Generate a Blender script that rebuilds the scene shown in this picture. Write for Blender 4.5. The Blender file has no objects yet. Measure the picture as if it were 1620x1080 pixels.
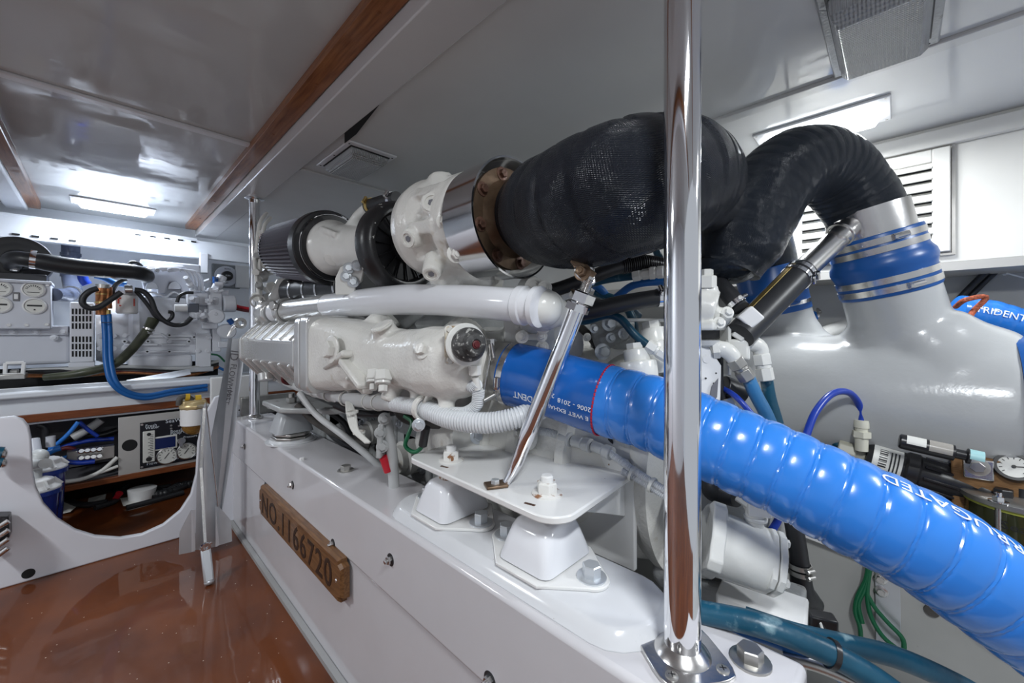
import bpy, bmesh, math, random
from mathutils import Vector, Matrix
from math import sin, cos, tan, pi, radians, atan2, sqrt, floor as ffloor

random.seed(7)
SC = bpy.context.scene
COL = SC.collection

# ------------------------------------------------------------------ camera
F_PX = 630.0                      # focal length in pixels of the 1620 px wide frame
YAW = atan2(650.0, F_PX)          # camera looks this far to starboard of the fore-aft axis
HOR = 525.0                       # horizon row
EYE = 1.03                        # camera height over the cabin sole
cam_d = bpy.data.cameras.new('camera')
cam = bpy.data.objects.new('camera', cam_d)
COL.objects.link(cam)
cam_d.sensor_width = 36.0
cam_d.lens = F_PX / 1620.0 * 36.0
cam_d.shift_y = (HOR - 540.0) / 1620.0
cam_d.clip_start = 0.02
cam.location = (0, 0, EYE)
cam.rotation_euler = (pi / 2, 0, -YAW)
SC.camera = cam

# ------------------------------------------------------------------ exposure and ambient fill light added through the room's open back
SC.view_settings.view_transform = 'Standard'
SC.view_settings.look = 'None'
SC.view_settings.exposure = 0.08
SC.view_settings.gamma = 1.0
SC.view_settings.use_curve_mapping = False
world = bpy.data.worlds.new('world')
SC.world = world
world.use_nodes = True
world.node_tree.nodes['Background'].inputs[0].default_value = (0.86, 0.92, 1.0, 1)
world.node_tree.nodes['Background'].inputs[1].default_value = 0.5


def lamp(name, loc, size, power, color=(0.93, 0.97, 1.0), rz=0.0, rx=0.0, spread=180):
    l = bpy.data.lights.new(name, 'AREA')
    l.shape = 'RECTANGLE'
    l.size, l.size_y = size
    l.energy = power
    l.color = color
    l.spread = radians(spread)
    o = bpy.data.objects.new(name, l)
    COL.objects.link(o)
    o.location = loc
    o.rotation_euler = (rx, 0, rz)
    return o


# tubes of the ceiling fixtures, seen and added (the fixtures themselves are built further down)
lamp('starboard_tube_light', (1.787, 0.203, 1.718), (0.12, 0.30), 10)
lamp('forward_tube_light', (0.06, 3.56, 1.785), (0.28, 0.12), 13, (0.82, 0.9, 1.0))
lamp('aisle_fill_light', (0.05, -0.35, 1.787), (0.36, 0.10), 20)  # unseen fill lamp added behind the camera
lamp('port_fill_light', (-1.2, 1.8, 1.787), (0.10, 0.46), 26)  # unseen lamp added out of frame to brighten the generator
lamp('aft_fill_light', (1.35, -1.0, 1.722), (0.10, 0.46), 15)  # unseen lamp added aft for more fill


# ------------------------------------------------------------------ from a pixel and a known plane to a place in the room
CS, SN = cos(YAW), sin(YAW)


def W(px, py, X=None, Y=None, Z=None, d=None):
    t = (px - 810.0) / F_PX
    dx, dy, dz = SN + t * CS, CS - t * SN, -(py - HOR) / F_PX
    if X is not None:
        d = X / dx
    elif Y is not None:
        d = Y / dy
    elif Z is not None:
        d = (Z - EYE) / dz
    return Vector((dx * d, dy * d, EYE + dz * d))


# ------------------------------------------------------------------ materials
def mat(name, col, rough=0.4, metal=0.0, bump=0.0, bscale=40.0, coat=0.0, spots=None, var=0.0, vscale=6.0,
        trans=0.0, ior=1.45, emit=None, estr=0.0, rvar=0.0, spec=None, dirt=None):
    m = bpy.data.materials.new(name)
    m.use_nodes = True
    nt = m.node_tree
    N, L = nt.nodes, nt.links
    b = N['Principled BSDF']
    col = (*col, 1)
    b.inputs['Base Color'].default_value = col
    b.inputs['Roughness'].default_value = rough
    b.inputs['Metallic'].default_value = metal
    b.inputs['Coat Weight'].default_value = coat
    b.inputs['Coat Roughness'].default_value = 0.05
    b.inputs['IOR'].default_value = ior
    b.inputs['Transmission Weight'].default_value = trans
    if spec is not None:
        b.inputs['Specular IOR Level'].default_value = spec
    if emit:
        b.inputs['Emission Color'].default_value = (*emit, 1)
        b.inputs['Emission Strength'].default_value = estr
    tc = N.new('ShaderNodeTexCoord')

    def noise(scale, detail=3.0):
        n = N.new('ShaderNodeTexNoise')
        n.inputs['Scale'].default_value = scale
        n.inputs['Detail'].default_value = detail
        L.new(tc.outputs['Object'], n.inputs['Vector'])
        return n

    def ramp(src, a, bb, c0, c1):
        r = N.new('ShaderNodeValToRGB')
        r.color_ramp.elements[0].position = a
        r.color_ramp.elements[1].position = bb
        r.color_ramp.elements[0].color = c0
        r.color_ramp.elements[1].color = c1
        L.new(src, r.inputs['Fac'])
        return r
    cur = None
    if var > 0:
        n = noise(vscale)
        c0 = tuple(max(0, c * (1 - var)) for c in col[:3]) + (1,)
        c1 = tuple(min(1, c * (1 + var)) for c in col[:3]) + (1,)
        cur = ramp(n.outputs['Fac'], 0.3, 0.7, c0, c1).outputs['Color']
    if spots:                                   # (colour, scale, low, high): chips, rust or dust of their own shape
        scol, ssc, lo, hi = spots
        n = noise(ssc, 6.0)
        r = ramp(n.outputs['Fac'], lo, hi, (0, 0, 0, 1), (1, 1, 1, 1))
        mx = N.new('ShaderNodeMixRGB')
        L.new(r.outputs['Color'], mx.inputs['Fac'])
        if cur:
            L.new(cur, mx.inputs['Color1'])
        else:
            mx.inputs['Color1'].default_value = col
        mx.inputs['Color2'].default_value = (*scol, 1)
        cur = mx.outputs['Color']
    if cur:
        L.new(cur, b.inputs['Base Color'])
    if rvar > 0:
        n = noise(7.0, 4.0)
        r = ramp(n.outputs['Fac'], 0.35, 0.7, (max(0, rough - rvar),) * 3 + (1,), (min(1, rough + rvar),) * 3 + (1,))
        L.new(r.outputs['Color'], b.inputs['Roughness'])
    if bump > 0:
        n = noise(bscale, 2.0)
        bp = N.new('ShaderNodeBump')
        bp.inputs['Strength'].default_value = bump
        bp.inputs['Distance'].default_value = 0.004
        L.new(n.outputs['Fac'], bp.inputs['Height'])
        L.new(bp.outputs['Normal'], b.inputs['Normal'])
    return m


def gloss_panel(name, col, rough=0.12, bump=0.25, wave=5.0, stretch=(1, 1, 1)):
    """Glossy brush-painted panel: broad undulation makes reflections swim."""
    m = mat(name, col, rough, var=0.03, vscale=3.0, rvar=0.05)
    nt = m.node_tree
    N, L = nt.nodes, nt.links
    b = N['Principled BSDF']
    tc = N.new('ShaderNodeTexCoord')
    mp = N.new('ShaderNodeMapping')
    mp.inputs['Scale'].default_value = stretch
    L.new(tc.outputs['Object'], mp.inputs['Vector'])
    n = N.new('ShaderNodeTexNoise')
    n.inputs['Scale'].default_value = wave
    n.inputs['Detail'].default_value = 2.5
    L.new(mp.outputs['Vector'], n.inputs['Vector'])
    bp = N.new('ShaderNodeBump')
    bp.inputs['Strength'].default_value = bump
    bp.inputs['Distance'].default_value = 0.03
    L.new(n.outputs['Fac'], bp.inputs['Height'])
    L.new(bp.outputs['Normal'], b.inputs['Normal'])
    return m


def wood(name, c0, c1, rough=0.3, scale=(1, 1, 1), coat=0.5, grain=30.0, dust=False, wave=0.0):
    m = bpy.data.materials.new(name)
    m.use_nodes = True
    N, L = m.node_tree.nodes, m.node_tree.links
    b = N['Principled BSDF']
    tc = N.new('ShaderNodeTexCoord')
    mp = N.new('ShaderNodeMapping')
    mp.inputs['Scale'].default_value = scale
    n = N.new('ShaderNodeTexNoise')
    n.inputs['Scale'].default_value = grain
    n.inputs['Detail'].default_value = 6
    r = N.new('ShaderNodeValToRGB')
    r.color_ramp.elements[0].position = 0.3
    r.color_ramp.elements[1].position = 0.72
    r.color_ramp.elements[0].color = (*c0, 1)
    r.color_ramp.elements[1].color = (*c1, 1)
    L.new(tc.outputs['Object'], mp.inputs['Vector'])
    L.new(mp.outputs['Vector'], n.inputs['Vector'])
    L.new(n.outputs['Fac'], r.inputs['Fac'])
    out = r.outputs['Color']
    if dust:
        v = N.new('ShaderNodeTexVoronoi')
        v.inputs['Scale'].default_value = 28
        L.new(tc.outputs['Object'], v.inputs['Vector'])
        r2 = N.new('ShaderNodeValToRGB')
        r2.color_ramp.elements[0].position = 0.035
        r2.color_ramp.elements[1].position = 0.06
        r2.color_ramp.elements[0].color = (1, 1, 1, 1)
        r2.color_ramp.elements[1].color = (0, 0, 0, 1)
        L.new(v.outputs['Distance'], r2.inputs['Fac'])
        mx = N.new('ShaderNodeMixRGB')
        mx.inputs['Color2'].default_value = (0.7, 0.6, 0.5, 1)
        L.new(out, mx.inputs['Color1'])
        L.new(r2.outputs['Color'], mx.inputs['Fac'])
        out = mx.outputs['Color']
    L.new(out, b.inputs['Base Color'])
    b.inputs['Roughness'].default_value = rough
    b.inputs['Coat Weight'].default_value = coat
    b.inputs['Coat Roughness'].default_value = 0.04
    b.inputs['Specular IOR Level'].default_value = 0.2
    if wave:
        n2 = N.new('ShaderNodeTexNoise')
        n2.inputs['Scale'].default_value = 9
        L.new(tc.outputs['Object'], n2.inputs['Vector'])
        bp = N.new('ShaderNodeBump')
        bp.inputs['Strength'].default_value = wave
        bp.inputs['Distance'].default_value = 0.01
        L.new(n2.outputs['Fac'], bp.inputs['Height'])
        L.new(bp.outputs['Normal'], b.inputs['Coat Normal'])
        L.new(bp.outputs['Normal'], b.inputs['Normal'])
    return m


def weave_mat(name, col, rough=0.3, scale=330.0, strength=0.5, spec=0.5):
    """Woven glass tape soaked in glossy paint; uses the tube's own UVs (metres along, metres around)."""
    m = bpy.data.materials.new(name)
    m.use_nodes = True
    N, L = m.node_tree.nodes, m.node_tree.links
    b = N['Principled BSDF']
    b.inputs['Base Color'].default_value = (*col, 1)
    b.inputs['Specular IOR Level'].default_value = spec
    tc = N.new('ShaderNodeTexCoord')
    sep = N.new('ShaderNodeSeparateXYZ')
    L.new(tc.outputs['UV'], sep.inputs[0])
    hs = []
    for i in (0, 1):
        mu = N.new('ShaderNodeMath'); mu.operation = 'MULTIPLY'; mu.inputs[1].default_value = scale * 2
        s = N.new('ShaderNodeMath'); s.operation = 'SINE'
        L.new(sep.outputs[i], mu.inputs[0]); L.new(mu.outputs[0], s.inputs[0])
        hs.append(s)
    mul = N.new('ShaderNodeMath'); mul.operation = 'MULTIPLY'
    L.new(hs[0].outputs[0], mul.inputs[0]); L.new(hs[1].outputs[0], mul.inputs[1])
    n = N.new('ShaderNodeTexNoise'); n.inputs['Scale'].default_value = 18; n.inputs['Detail'].default_value = 4
    L.new(tc.outputs['Object'], n.inputs['Vector'])
    bp = N.new('ShaderNodeBump'); bp.inputs['Strength'].default_value = strength; bp.inputs['Distance'].default_value = 0.0015
    L.new(mul.outputs[0], bp.inputs['Height'])
    bp2 = N.new('ShaderNodeBump'); bp2.inputs['Strength'].default_value = 0.65; bp2.inputs['Distance'].default_value = 0.012
    L.new(n.outputs['Fac'], bp2.inputs['Height']); L.new(bp.outputs['Normal'], bp2.inputs['Normal'])
    L.new(bp2.outputs['Normal'], b.inputs['Normal'])
    r = N.new('ShaderNodeValToRGB')
    r.color_ramp.elements[0].position = 0.35; r.color_ramp.elements[1].position = 0.65
    r.color_ramp.elements[0].color = (rough * 0.6,) * 3 + (1,); r.color_ramp.elements[1].color = (min(1, rough * 1.4),) * 3 + (1,)
    L.new(n.outputs['Fac'], r.inputs['Fac']); L.new(r.outputs['Color'], b.inputs['Roughness'])
    return m


def prism_mat(name, col):
    m = mat(name, col, 0.12, trans=0.45, ior=1.49)
    N, L = m.node_tree.nodes, m.node_tree.links
    tc = N.new('ShaderNodeTexCoord')
    w1 = N.new('ShaderNodeTexWave'); w1.bands_direction = 'X'; w1.inputs['Scale'].default_value = 45
    w2 = N.new('ShaderNodeTexWave'); w2.bands_direction = 'Y'; w2.inputs['Scale'].default_value = 45
    a = N.new('ShaderNodeMath'); a.operation = 'ADD'
    for w in (w1, w2):
        L.new(tc.outputs['Object'], w.inputs['Vector'])
    L.new(w1.outputs['Fac'], a.inputs[0]); L.new(w2.outputs['Fac'], a.inputs[1])
    bp = N.new('ShaderNodeBump'); bp.inputs['Strength'].default_value = 1.0; bp.inputs['Distance'].default_value = 0.004
    L.new(a.outputs[0], bp.inputs['Height']); L.new(bp.outputs['Normal'], N['Principled BSDF'].inputs['Normal'])
    return m


M = {}
M['ceil'] = gloss_panel('ceiling_dim_gloss', (0.50, 0.505, 0.50), 0.10, 0.16, 2.6, (1, 1.2, 1))  # darker copy: the aisle ceiling's dimmer light is put into the colour
M['ceil_lit'] = gloss_panel('engine_ceiling_lit_gloss', (0.64, 0.645, 0.64), 0.09, 0.14, 2.6, (1, 1.2, 1))  # paler copy: the brighter light over the engine is painted in
M['wall'] = mat('cream_wall', (0.72, 0.71, 0.67), 0.35, var=0.03)
M['wallw'] = mat('white_wall', (0.74, 0.77, 0.82), 0.3, var=0.03)
M['bed'] = gloss_panel('bed_gloss_white', (0.58, 0.57, 0.59), 0.10, 0.05, 3.0)
M['bedtop'] = mat('bed_top_white', (0.65, 0.66, 0.68), 0.14, var=0.03, vscale=9, spots=((0.35, 0.33, 0.3), 160, 0.74, 0.76))
M['panel'] = mat('bulkhead_white', (0.70, 0.71, 0.76), 0.2, var=0.02)
M['hull'] = mat('hull_paint', (0.40, 0.40, 0.385), 0.4, var=0.1, vscale=5, bump=0.2, bscale=14, spots=((0.25, 0.24, 0.22), 30, 0.68, 0.75))
M['floor'] = wood('varnished_sole', (0.075, 0.017, 0.003), (0.165, 0.042, 0.006), 0.5, (1.5, 1.0, 1), 0.5, 3.0, dust=True, wave=0.08)
M['trimwood'] = wood('ceiling_trim_wood', (0.16, 0.05, 0.015), (0.33, 0.13, 0.045), 0.35, (14, 1, 14), 0.3, 9)
M['cabwood'] = wood('cabinet_trim_wood', (0.13, 0.035, 0.012), (0.25, 0.08, 0.03), 0.3, (1, 14, 14), 0.3, 9)
M['board'] = wood('carved_board_wood', (0.10, 0.045, 0.018), (0.22, 0.11, 0.047), 0.38, (30, 3, 30), 0.25, 6)
M['boardcut'] = wood('carved_letter_wood', (0.13, 0.06, 0.02), (0.36, 0.19, 0.07), 0.5, (30, 3, 30), 0.1, 6)
M['ply'] = wood('oiled_plywood', (0.16, 0.08, 0.03), (0.30, 0.17, 0.08), 0.6, (3, 3, 40), 0.0, 14)
M['white'] = mat('engine_white', (0.72, 0.72, 0.69), 0.22, bump=0.12, bscale=90, var=0.04, vscale=10)
M['cast'] = mat('engine_white_cast', (0.72, 0.71, 0.67), 0.26, bump=0.32, bscale=130, var=0.06, vscale=9, spots=((0.52, 0.46, 0.36), 14, 0.66, 0.78))
M['castg'] = mat('engine_grey_shade_cast', (0.38, 0.39, 0.39), 0.3, bump=0.3, bscale=120, var=0.15, vscale=12, spots=((0.15, 0.13, 0.11), 25, 0.64, 0.74))  # grey darkened so its colour carries the shade of the engine recess
M['grease'] = mat('dark_greasy_iron', (0.07, 0.065, 0.06), 0.5, bump=0.3, bscale=80, var=0.4, vscale=20)
M['silverpaint'] = mat('silver_paint', (0.62, 0.62, 0.61), 0.22, metal=0.55, bump=0.12, bscale=90)
M['whitepipe'] = mat('pipe_white', (0.74, 0.75, 0.78), 0.15, bump=0.05, bscale=20)
M['chip'] = mat('chipped_white', (0.76, 0.76, 0.75), 0.2, bump=0.06, bscale=40, spots=((0.22, 0.13, 0.07), 60, 0.735, 0.75))
M['rustwhite'] = mat('rusting_white', (0.74, 0.73, 0.70), 0.3, bump=0.2, bscale=120, spots=((0.28, 0.13, 0.06), 45, 0.56, 0.62))
M['gen'] = mat('generator_white', (0.70, 0.72, 0.77), 0.25, bump=0.1, bscale=60, var=0.04)
M['gengrey'] = mat('generator_pale_grey', (0.60, 0.62, 0.68), 0.35, var=0.03)
M['tank'] = mat('silencer_grey', (0.42, 0.43, 0.435), 0.2, bump=0.10, bscale=70, var=0.04, vscale=5)
M['chrome'] = mat('polished_steel', (0.82, 0.82, 0.84), 0.06, metal=1.0, bump=0.03, bscale=15)
M['steel'] = mat('brushed_steel', (0.62, 0.61, 0.60), 0.24, metal=1.0, bump=0.06, bscale=60, var=0.1)
M['steeld'] = mat('dull_steel', (0.46, 0.45, 0.43), 0.35, metal=0.9, var=0.2, vscale=14)
M['alu'] = mat('mill_aluminium', (0.60, 0.62, 0.65), 0.38, metal=0.75, var=0.06, vscale=12, bump=0.08)
M['rust'] = mat('heat_stained_flange', (0.17, 0.115, 0.075), 0.4, metal=0.7, var=0.45, vscale=16, bump=0.3, bscale=50)
M['rustbolt'] = mat('rusted_bolt', (0.13, 0.07, 0.05), 0.5, metal=0.5, var=0.4, vscale=60, bump=0.5, bscale=120)
M['zinc'] = mat('galvanised_bolt', (0.62, 0.65, 0.68), 0.3, metal=0.6, bump=0.1, bscale=90)
M['wrap'] = weave_mat('black_glass_wrap', (0.010, 0.012, 0.017), 0.13, 950, 0.6, 0.2)
M['wrap2'] = weave_mat('black_wrap_smooth', (0.014, 0.018, 0.025), 0.18, 1300, 0.4, 0.2)
M['rubber'] = mat('black_rubber', (0.02, 0.021, 0.024), 0.38, bump=0.06, bscale=60)
M['plastic'] = mat('black_plastic', (0.018, 0.018, 0.02), 0.3)
M['filter'] = mat('filter_pleat_grey', (0.10, 0.095, 0.115), 0.5, bump=0.1, bscale=200)
M['knob'] = mat('worn_black_cap', (0.06, 0.06, 0.06), 0.6, bump=0.5, bscale=150, var=0.6, vscale=40, spots=((0.4, 0.4, 0.38), 90, 0.58, 0.66))
M['blue'] = mat('blue_silicone', (0.008, 0.105, 0.42), 0.24, bump=0.08, bscale=30, var=0.10, vscale=8, spots=((0.02, 0.05, 0.12), 22, 0.7, 0.76), coat=0.3)
M['dusty'] = mat('dusty_blue_hose', (0.03, 0.15, 0.33), 0.4, bump=0.2, bscale=60, var=0.3, vscale=12, spots=((0.16, 0.24, 0.30), 24, 0.6, 0.7))
M['bluel'] = mat('sky_blue_hose', (0.028, 0.205, 0.68), 0.24, bump=0.10, bscale=26, var=0.05, vscale=6, coat=0.4)
M['bluec'] = mat('blue_coupler', (0.008, 0.078, 0.29), 0.32, bump=0.05)
M['teal'] = mat('teal_hose', (0.007, 0.060, 0.105), 0.36, bump=0.25, bscale=60, var=0.35, vscale=10, spots=((0.22, 0.34, 0.38), 20, 0.62, 0.72))
M['navy'] = mat('navy_tube', (0.01, 0.04, 0.33), 0.3)
M['bluehose'] = mat('mid_blue_hose', (0.015, 0.13, 0.42), 0.35)
M['green'] = mat('green_wire', (0.006, 0.11, 0.045), 0.35)
M['red'] = mat('red_plastic', (0.5, 0.015, 0.03), 0.4)
M['maroon'] = mat('maroon_handle', (0.10, 0.012, 0.015), 0.4)
M['redw'] = mat('red_thread', (0.45, 0.01, 0.04), 0.6)
M['yellow'] = mat('yellow_plastic', (0.65, 0.42, 0.03), 0.4)
M['rope'] = mat('orange_rope', (0.30, 0.07, 0.03), 0.7, bump=0.6, bscale=160, var=0.6, vscale=120)
M['grey'] = mat('grey_loom', (0.52, 0.53, 0.53), 0.4)
M['loom'] = mat('white_conduit', (0.70, 0.72, 0.74), 0.35)
M['plastw'] = mat('white_plastic', (0.78, 0.78, 0.78), 0.35)
M['copper'] = mat('tarnished_copper', (0.42, 0.17, 0.07), 0.35, metal=0.85, var=0.45, vscale=30)
M['brass'] = mat('brass', (0.62, 0.45, 0.17), 0.3, metal=0.9)
M['gold'] = mat('gold_anodised', (0.62, 0.48, 0.25), 0.35, metal=0.5)
M['amber'] = mat('amber_bowl', (0.45, 0.24, 0.06), 0.1, trans=0.6)
M['dark'] = mat('dark_void', (0.012, 0.012, 0.013), 0.8)
M['label'] = mat('printed_label', (0.72, 0.72, 0.68), 0.45)
M['print'] = mat('black_print', (0.02, 0.02, 0.022), 0.5)
M['printg'] = mat('grey_print', (0.16, 0.16, 0.18), 0.5)
M['printw'] = mat('white_print', (0.75, 0.80, 0.86), 0.4)
M['silverplate'] = mat('silver_panel', (0.55, 0.54, 0.52), 0.35, metal=0.35, var=0.04)
M['panelblack'] = mat('instrument_black', (0.006, 0.007, 0.013), 0.35)
M['screen'] = mat('blue_screen', (0.01, 0.02, 0.10), 0.15)
M['dial'] = mat('dial_white', (0.70, 0.70, 0.66), 0.3)
M['strainer'] = mat('strainer_glass', (0.35, 0.37, 0.20), 0.08, trans=0.75, ior=1.3)
M['sludge'] = mat('strainer_basket', (0.05, 0.055, 0.03), 0.5)
M['cover'] = prism_mat('ribbed_clear_cover', (0.78, 0.80, 0.81))
M['tube'] = mat('lit_diffuser', (0.95, 0.96, 1.0), 0.4, emit=(0.93, 0.97, 1.0), estr=7.0)
M['tubeb'] = mat('lit_diffuser_blue', (0.95, 0.96, 1.0), 0.4, emit=(0.80, 0.89, 1.0), estr=7.0)
M['bluecan'] = mat('blue_filter_housing', (0.012, 0.04, 0.28), 0.2, coat=0.4)


# ------------------------------------------------------------------ mesh building
def frame(ax):
    ax = Vector(ax).normalized()
    up = Vector((0, 0, 1)) if abs(ax.z) < 0.9 else Vector((1, 0, 0))
    u = ax.cross(up).normalized()
    return ax, u, ax.cross(u).normalized()


def V(*a):
    return Vector(a)


class Path:
    """Smooth curve through points, resampled, with rotation-minimising frames."""

    def __init__(self, pts, step=0.008, smooth=True, closed=False, up=None):
        pts = [Vector(p) for p in pts]
        dense = []
        if smooth and len(pts) > 2:
            n = len(pts)
            ext = [pts[0] * 2 - pts[1]] + pts + [pts[-1] * 2 - pts[-2]]
            for i in range(n - 1):
                a, b, c, d = ext[i:i + 4]
                ta = max((b - a).length, 1e-6) ** 0.5
                tb = max((c - b).length, 1e-6) ** 0.5
                tcn = max((d - c).length, 1e-6) ** 0.5
                t0, t1 = 0, ta
                t2, t3 = ta + tb, ta + tb + tcn
                k = max(4, int((c - b).length / step * 1.2))
                for j in range(k):
                    t = t1 + (t2 - t1) * j / k
                    A1 = a * ((t1 - t) / (t1 - t0)) + b * ((t - t0) / (t1 - t0))
                    A2 = b * ((t2 - t) / (t2 - t1)) + c * ((t - t1) / (t2 - t1))
                    A3 = c * ((t3 - t) / (t3 - t2)) + d * ((t - t2) / (t3 - t2))
                    B1 = A1 * ((t2 - t) / (t2 - t0)) + A2 * ((t - t0) / (t2 - t0))
                    B2 = A2 * ((t3 - t) / (t3 - t1)) + A3 * ((t - t1) / (t3 - t1))
                    dense.append(B1 * ((t2 - t) / (t2 - t1)) + B2 * ((t - t1) / (t2 - t1)))
            dense.append(pts[-1])
        else:
            dense = pts
        cum = [0.0]
        for i in range(1, len(dense)):
            cum.append(cum[-1] + (dense[i] - dense[i - 1]).length)
        self.L = cum[-1]
        n = max(2, int(self.L / step) + 1)
        self.P, self.S = [], []
        j = 0
        for i in range(n):
            s = self.L * i / (n - 1)
            while j < len(cum) - 2 and cum[j + 1] < s:
                j += 1
            f = (s - cum[j]) / max(cum[j + 1] - cum[j], 1e-9)
            self.P.append(dense[j].lerp(dense[j + 1], min(1, f)))
            self.S.append(s)
        self.T, self.U, self.B = [], [], []
        for i in range(n):
            a = self.P[max(0, i - 1)]
            b = self.P[min(n - 1, i + 1)]
            self.T.append((b - a).normalized())
        up = Vector(up) if up else (Vector((0, 0, 1)) if abs(self.T[0].z) < 0.9 else Vector((1, 0, 0)))
        u = (up - self.T[0] * up.dot(self.T[0])).normalized()
        for i in range(n):
            u = (u - self.T[i] * u.dot(self.T[i])).normalized()
            self.U.append(u)
            self.B.append(self.T[i].cross(u).normalized())

    def at(self, s):
        n = len(self.P)
        x = max(0, min(1, s / self.L)) * (n - 1)
        i = min(int(x), n - 2)
        f = x - i
        return (self.P[i].lerp(self.P[i + 1], f), self.T[i].lerp(self.T[i + 1], f).normalized(),
                self.U[i].lerp(self.U[i + 1], f).normalized(), self.B[i].lerp(self.B[i + 1], f).normalized())


class MB:
    def __init__(self):
        self.bm = bmesh.new()
        self.uv = None

    def _mat(self, geom, m):
        bmesh.ops.transform(self.bm, matrix=m, verts=geom)

    def box(self, c, s, rz=0.0, R=None):
        g = bmesh.ops.create_cube(self.bm, size=1.0)['verts']
        m = Matrix.Translation(Vector(c)) @ (R.to_4x4() if R else Matrix.Rotation(rz, 4, 'Z')) @ Matrix.Diagonal((*s, 1))
        self._mat(g, m)
        return self

    def lbox(self, a, b, w, t, up=(0, 0, 1)):
        """bar from a to b, width w, thickness t along up"""
        a, b = Vector(a), Vector(b)
        z = (b - a).normalized()
        up = Vector(up)
        y = (up - z * up.dot(z)).normalized()
        x = y.cross(z)
        R = Matrix((x, y, z)).transposed()
        return self.box((a + b) / 2, (w, t, (b - a).length), R=R)

    def cyl(self, a, b, r, r2=None, n=20):
        a, b = Vector(a), Vector(b)
        return self.lathe(a, b - a, [(0, r), ((b - a).length, r if r2 is None else r2)], n)

    def lathe(self, o, ax, prof, n=28, cap=True, a0=0.0, squash=None):
        ax, u, v = frame(ax)
        o = Vector(o)
        rings = []
        for (t, r) in prof:
            ring = []
            for i in range(n):
                a = a0 + 2 * pi * i / n
                ring.append(self.bm.verts.new(o + ax * t + (u * cos(a) + v * sin(a)) * max(r, 1e-4)))
            rings.append(ring)
        for k in range(len(rings) - 1):
            for i in range(n):
                j = (i + 1) % n
                self.bm.faces.new((rings[k][i], rings[k][j], rings[k + 1][j], rings[k + 1][i]))
        if cap:
            self.bm.faces.new(list(reversed(rings[0])))
            self.bm.faces.new(rings[-1])
        return self

    def ringsolid(self, o, ax, r_in, r_out, h, n=36):
        """washer / hoop with a wall"""
        ax, u, v = frame(ax)
        o = Vector(o)
        R = []
        for (t, r) in ((0, r_in), (0, r_out), (h, r_out), (h, r_in)):
            R.append([self.bm.verts.new(o + ax * t + (u * cos(2 * pi * i / n) + v * sin(2 * pi * i / n)) * r) for i in range(n)])
        for k in range(4):
            for i in range(n):
                j = (i + 1) % n
                self.bm.faces.new((R[k][i], R[k][j], R[(k + 1) % 4][j], R[(k + 1) % 4][i]))
        return self

    def hexp(self, o, ax, r, h, a0=0.3):
        c = r * 0.10
        return self.lathe(o, ax, [(0, r), (h - c, r), (h, r - c)], 6, a0=a0)

    def bolt(self, o, ax, r, h=None, washer=True, stud=0.0):
        h = h or r * 0.9
        o = Vector(o)
        ax = Vector(ax).normalized()
        w = r * 0.22 if washer else 0
        if washer:
            self.lathe(o, ax, [(0, r * 1.6), (w * 0.8, r * 1.6), (w, r * 1.5)], 20)
        self.hexp(o + ax * w, ax, r, h)
        if stud:
            self.lathe(o + ax * (w + h), ax, [(0, r * 0.55), (stud * 0.85, r * 0.55), (stud, r * 0.4)], 14)
        return self

    def sph(self, c, r, n=16, R=None):
        s = (r, r, r) if not hasattr(r, '__len__') else r
        g = bmesh.ops.create_uvsphere(self.bm, u_segments=n, v_segments=max(6, n // 2 + 2), radius=1.0)['verts']
        self._mat(g, Matrix.Translation(Vector(c)) @ (R.to_4x4() if R else Matrix.Identity(4)) @ Matrix.Diagonal((*s, 1)))
        return self

    def prism(self, pts, ext):
        """closed outline of points, pushed along ext"""
        ext = Vector(ext)
        a = [self.bm.verts.new(Vector(p)) for p in pts]
        b = [self.bm.verts.new(Vector(p) + ext) for p in pts]
        self.bm.faces.new(a)
        self.bm.faces.new(list(reversed(b)))
        n = len(a)
        for i in range(n):
            j = (i + 1) % n
            self.bm.faces.new((a[i], b[i], b[j], a[j]))
        return self

    def loft(self, secs):
        """sections: list of equal-length closed point lists"""
        rings = [[self.bm.verts.new(Vector(p)) for p in s] for s in secs]
        n = len(rings[0])
        for k in range(len(rings) - 1):
            for i in range(n):
                j = (i + 1) % n
                self.bm.faces.new((rings[k][i], rings[k][j], rings[k + 1][j], rings[k + 1][i]))
        self.bm.faces.new(list(reversed(rings[0])))
        self.bm.faces.new(rings[-1])
        return self

    def tube(self, pts, r, n=14, step=0.008, rf=None, smooth=True, cap=True, path=None, s0=None, s1=None, up=None):
        """r: radius or list of radii per point (interpolated evenly); rf(s, phi) scales it"""
        p = path or Path(pts, step, smooth, up=up)
        if self.uv is None:
            self.uv = self.bm.loops.layers.uv.verify()
        rings, ss = [], []
        for i in range(len(p.P)):
            s = p.S[i]
            if s0 is not None and (s < s0 - 1e-9 or s > s1 + 1e-9):
                continue
            if hasattr(r, '__len__'):
                x = s / p.L * (len(r) - 1)
                k = min(int(x), len(r) - 2)
                f = x - k
                f = f * f * (3 - 2 * f)
                rr = r[k] * (1 - f) + r[k + 1] * f
            else:
                rr = r
            ring = []
            for j in range(n):
                a = 2 * pi * j / n
                q = rr * (rf(s, a) if rf else 1.0)
                ring.append(self.bm.verts.new(p.P[i] + (p.U[i] * cos(a) + p.B[i] * sin(a)) * q))
            rings.append(ring)
            ss.append((s, rr))
        for k in range(len(rings) - 1):
            for i in range(n):
                j = (i + 1) % n
                f = self.bm.faces.new((rings[k][i], rings[k][j], rings[k + 1][j], rings[k + 1][i]))
                us = [(ss[k][0], i), (ss[k][0], i + 1), (ss[k + 1][0], i + 1), (ss[k + 1][0], i)]
                for lp, (su, ph) in zip(f.loops, us):
                    lp[self.uv].uv = (su, ph / n * 2 * pi * ss[k][1])
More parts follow.
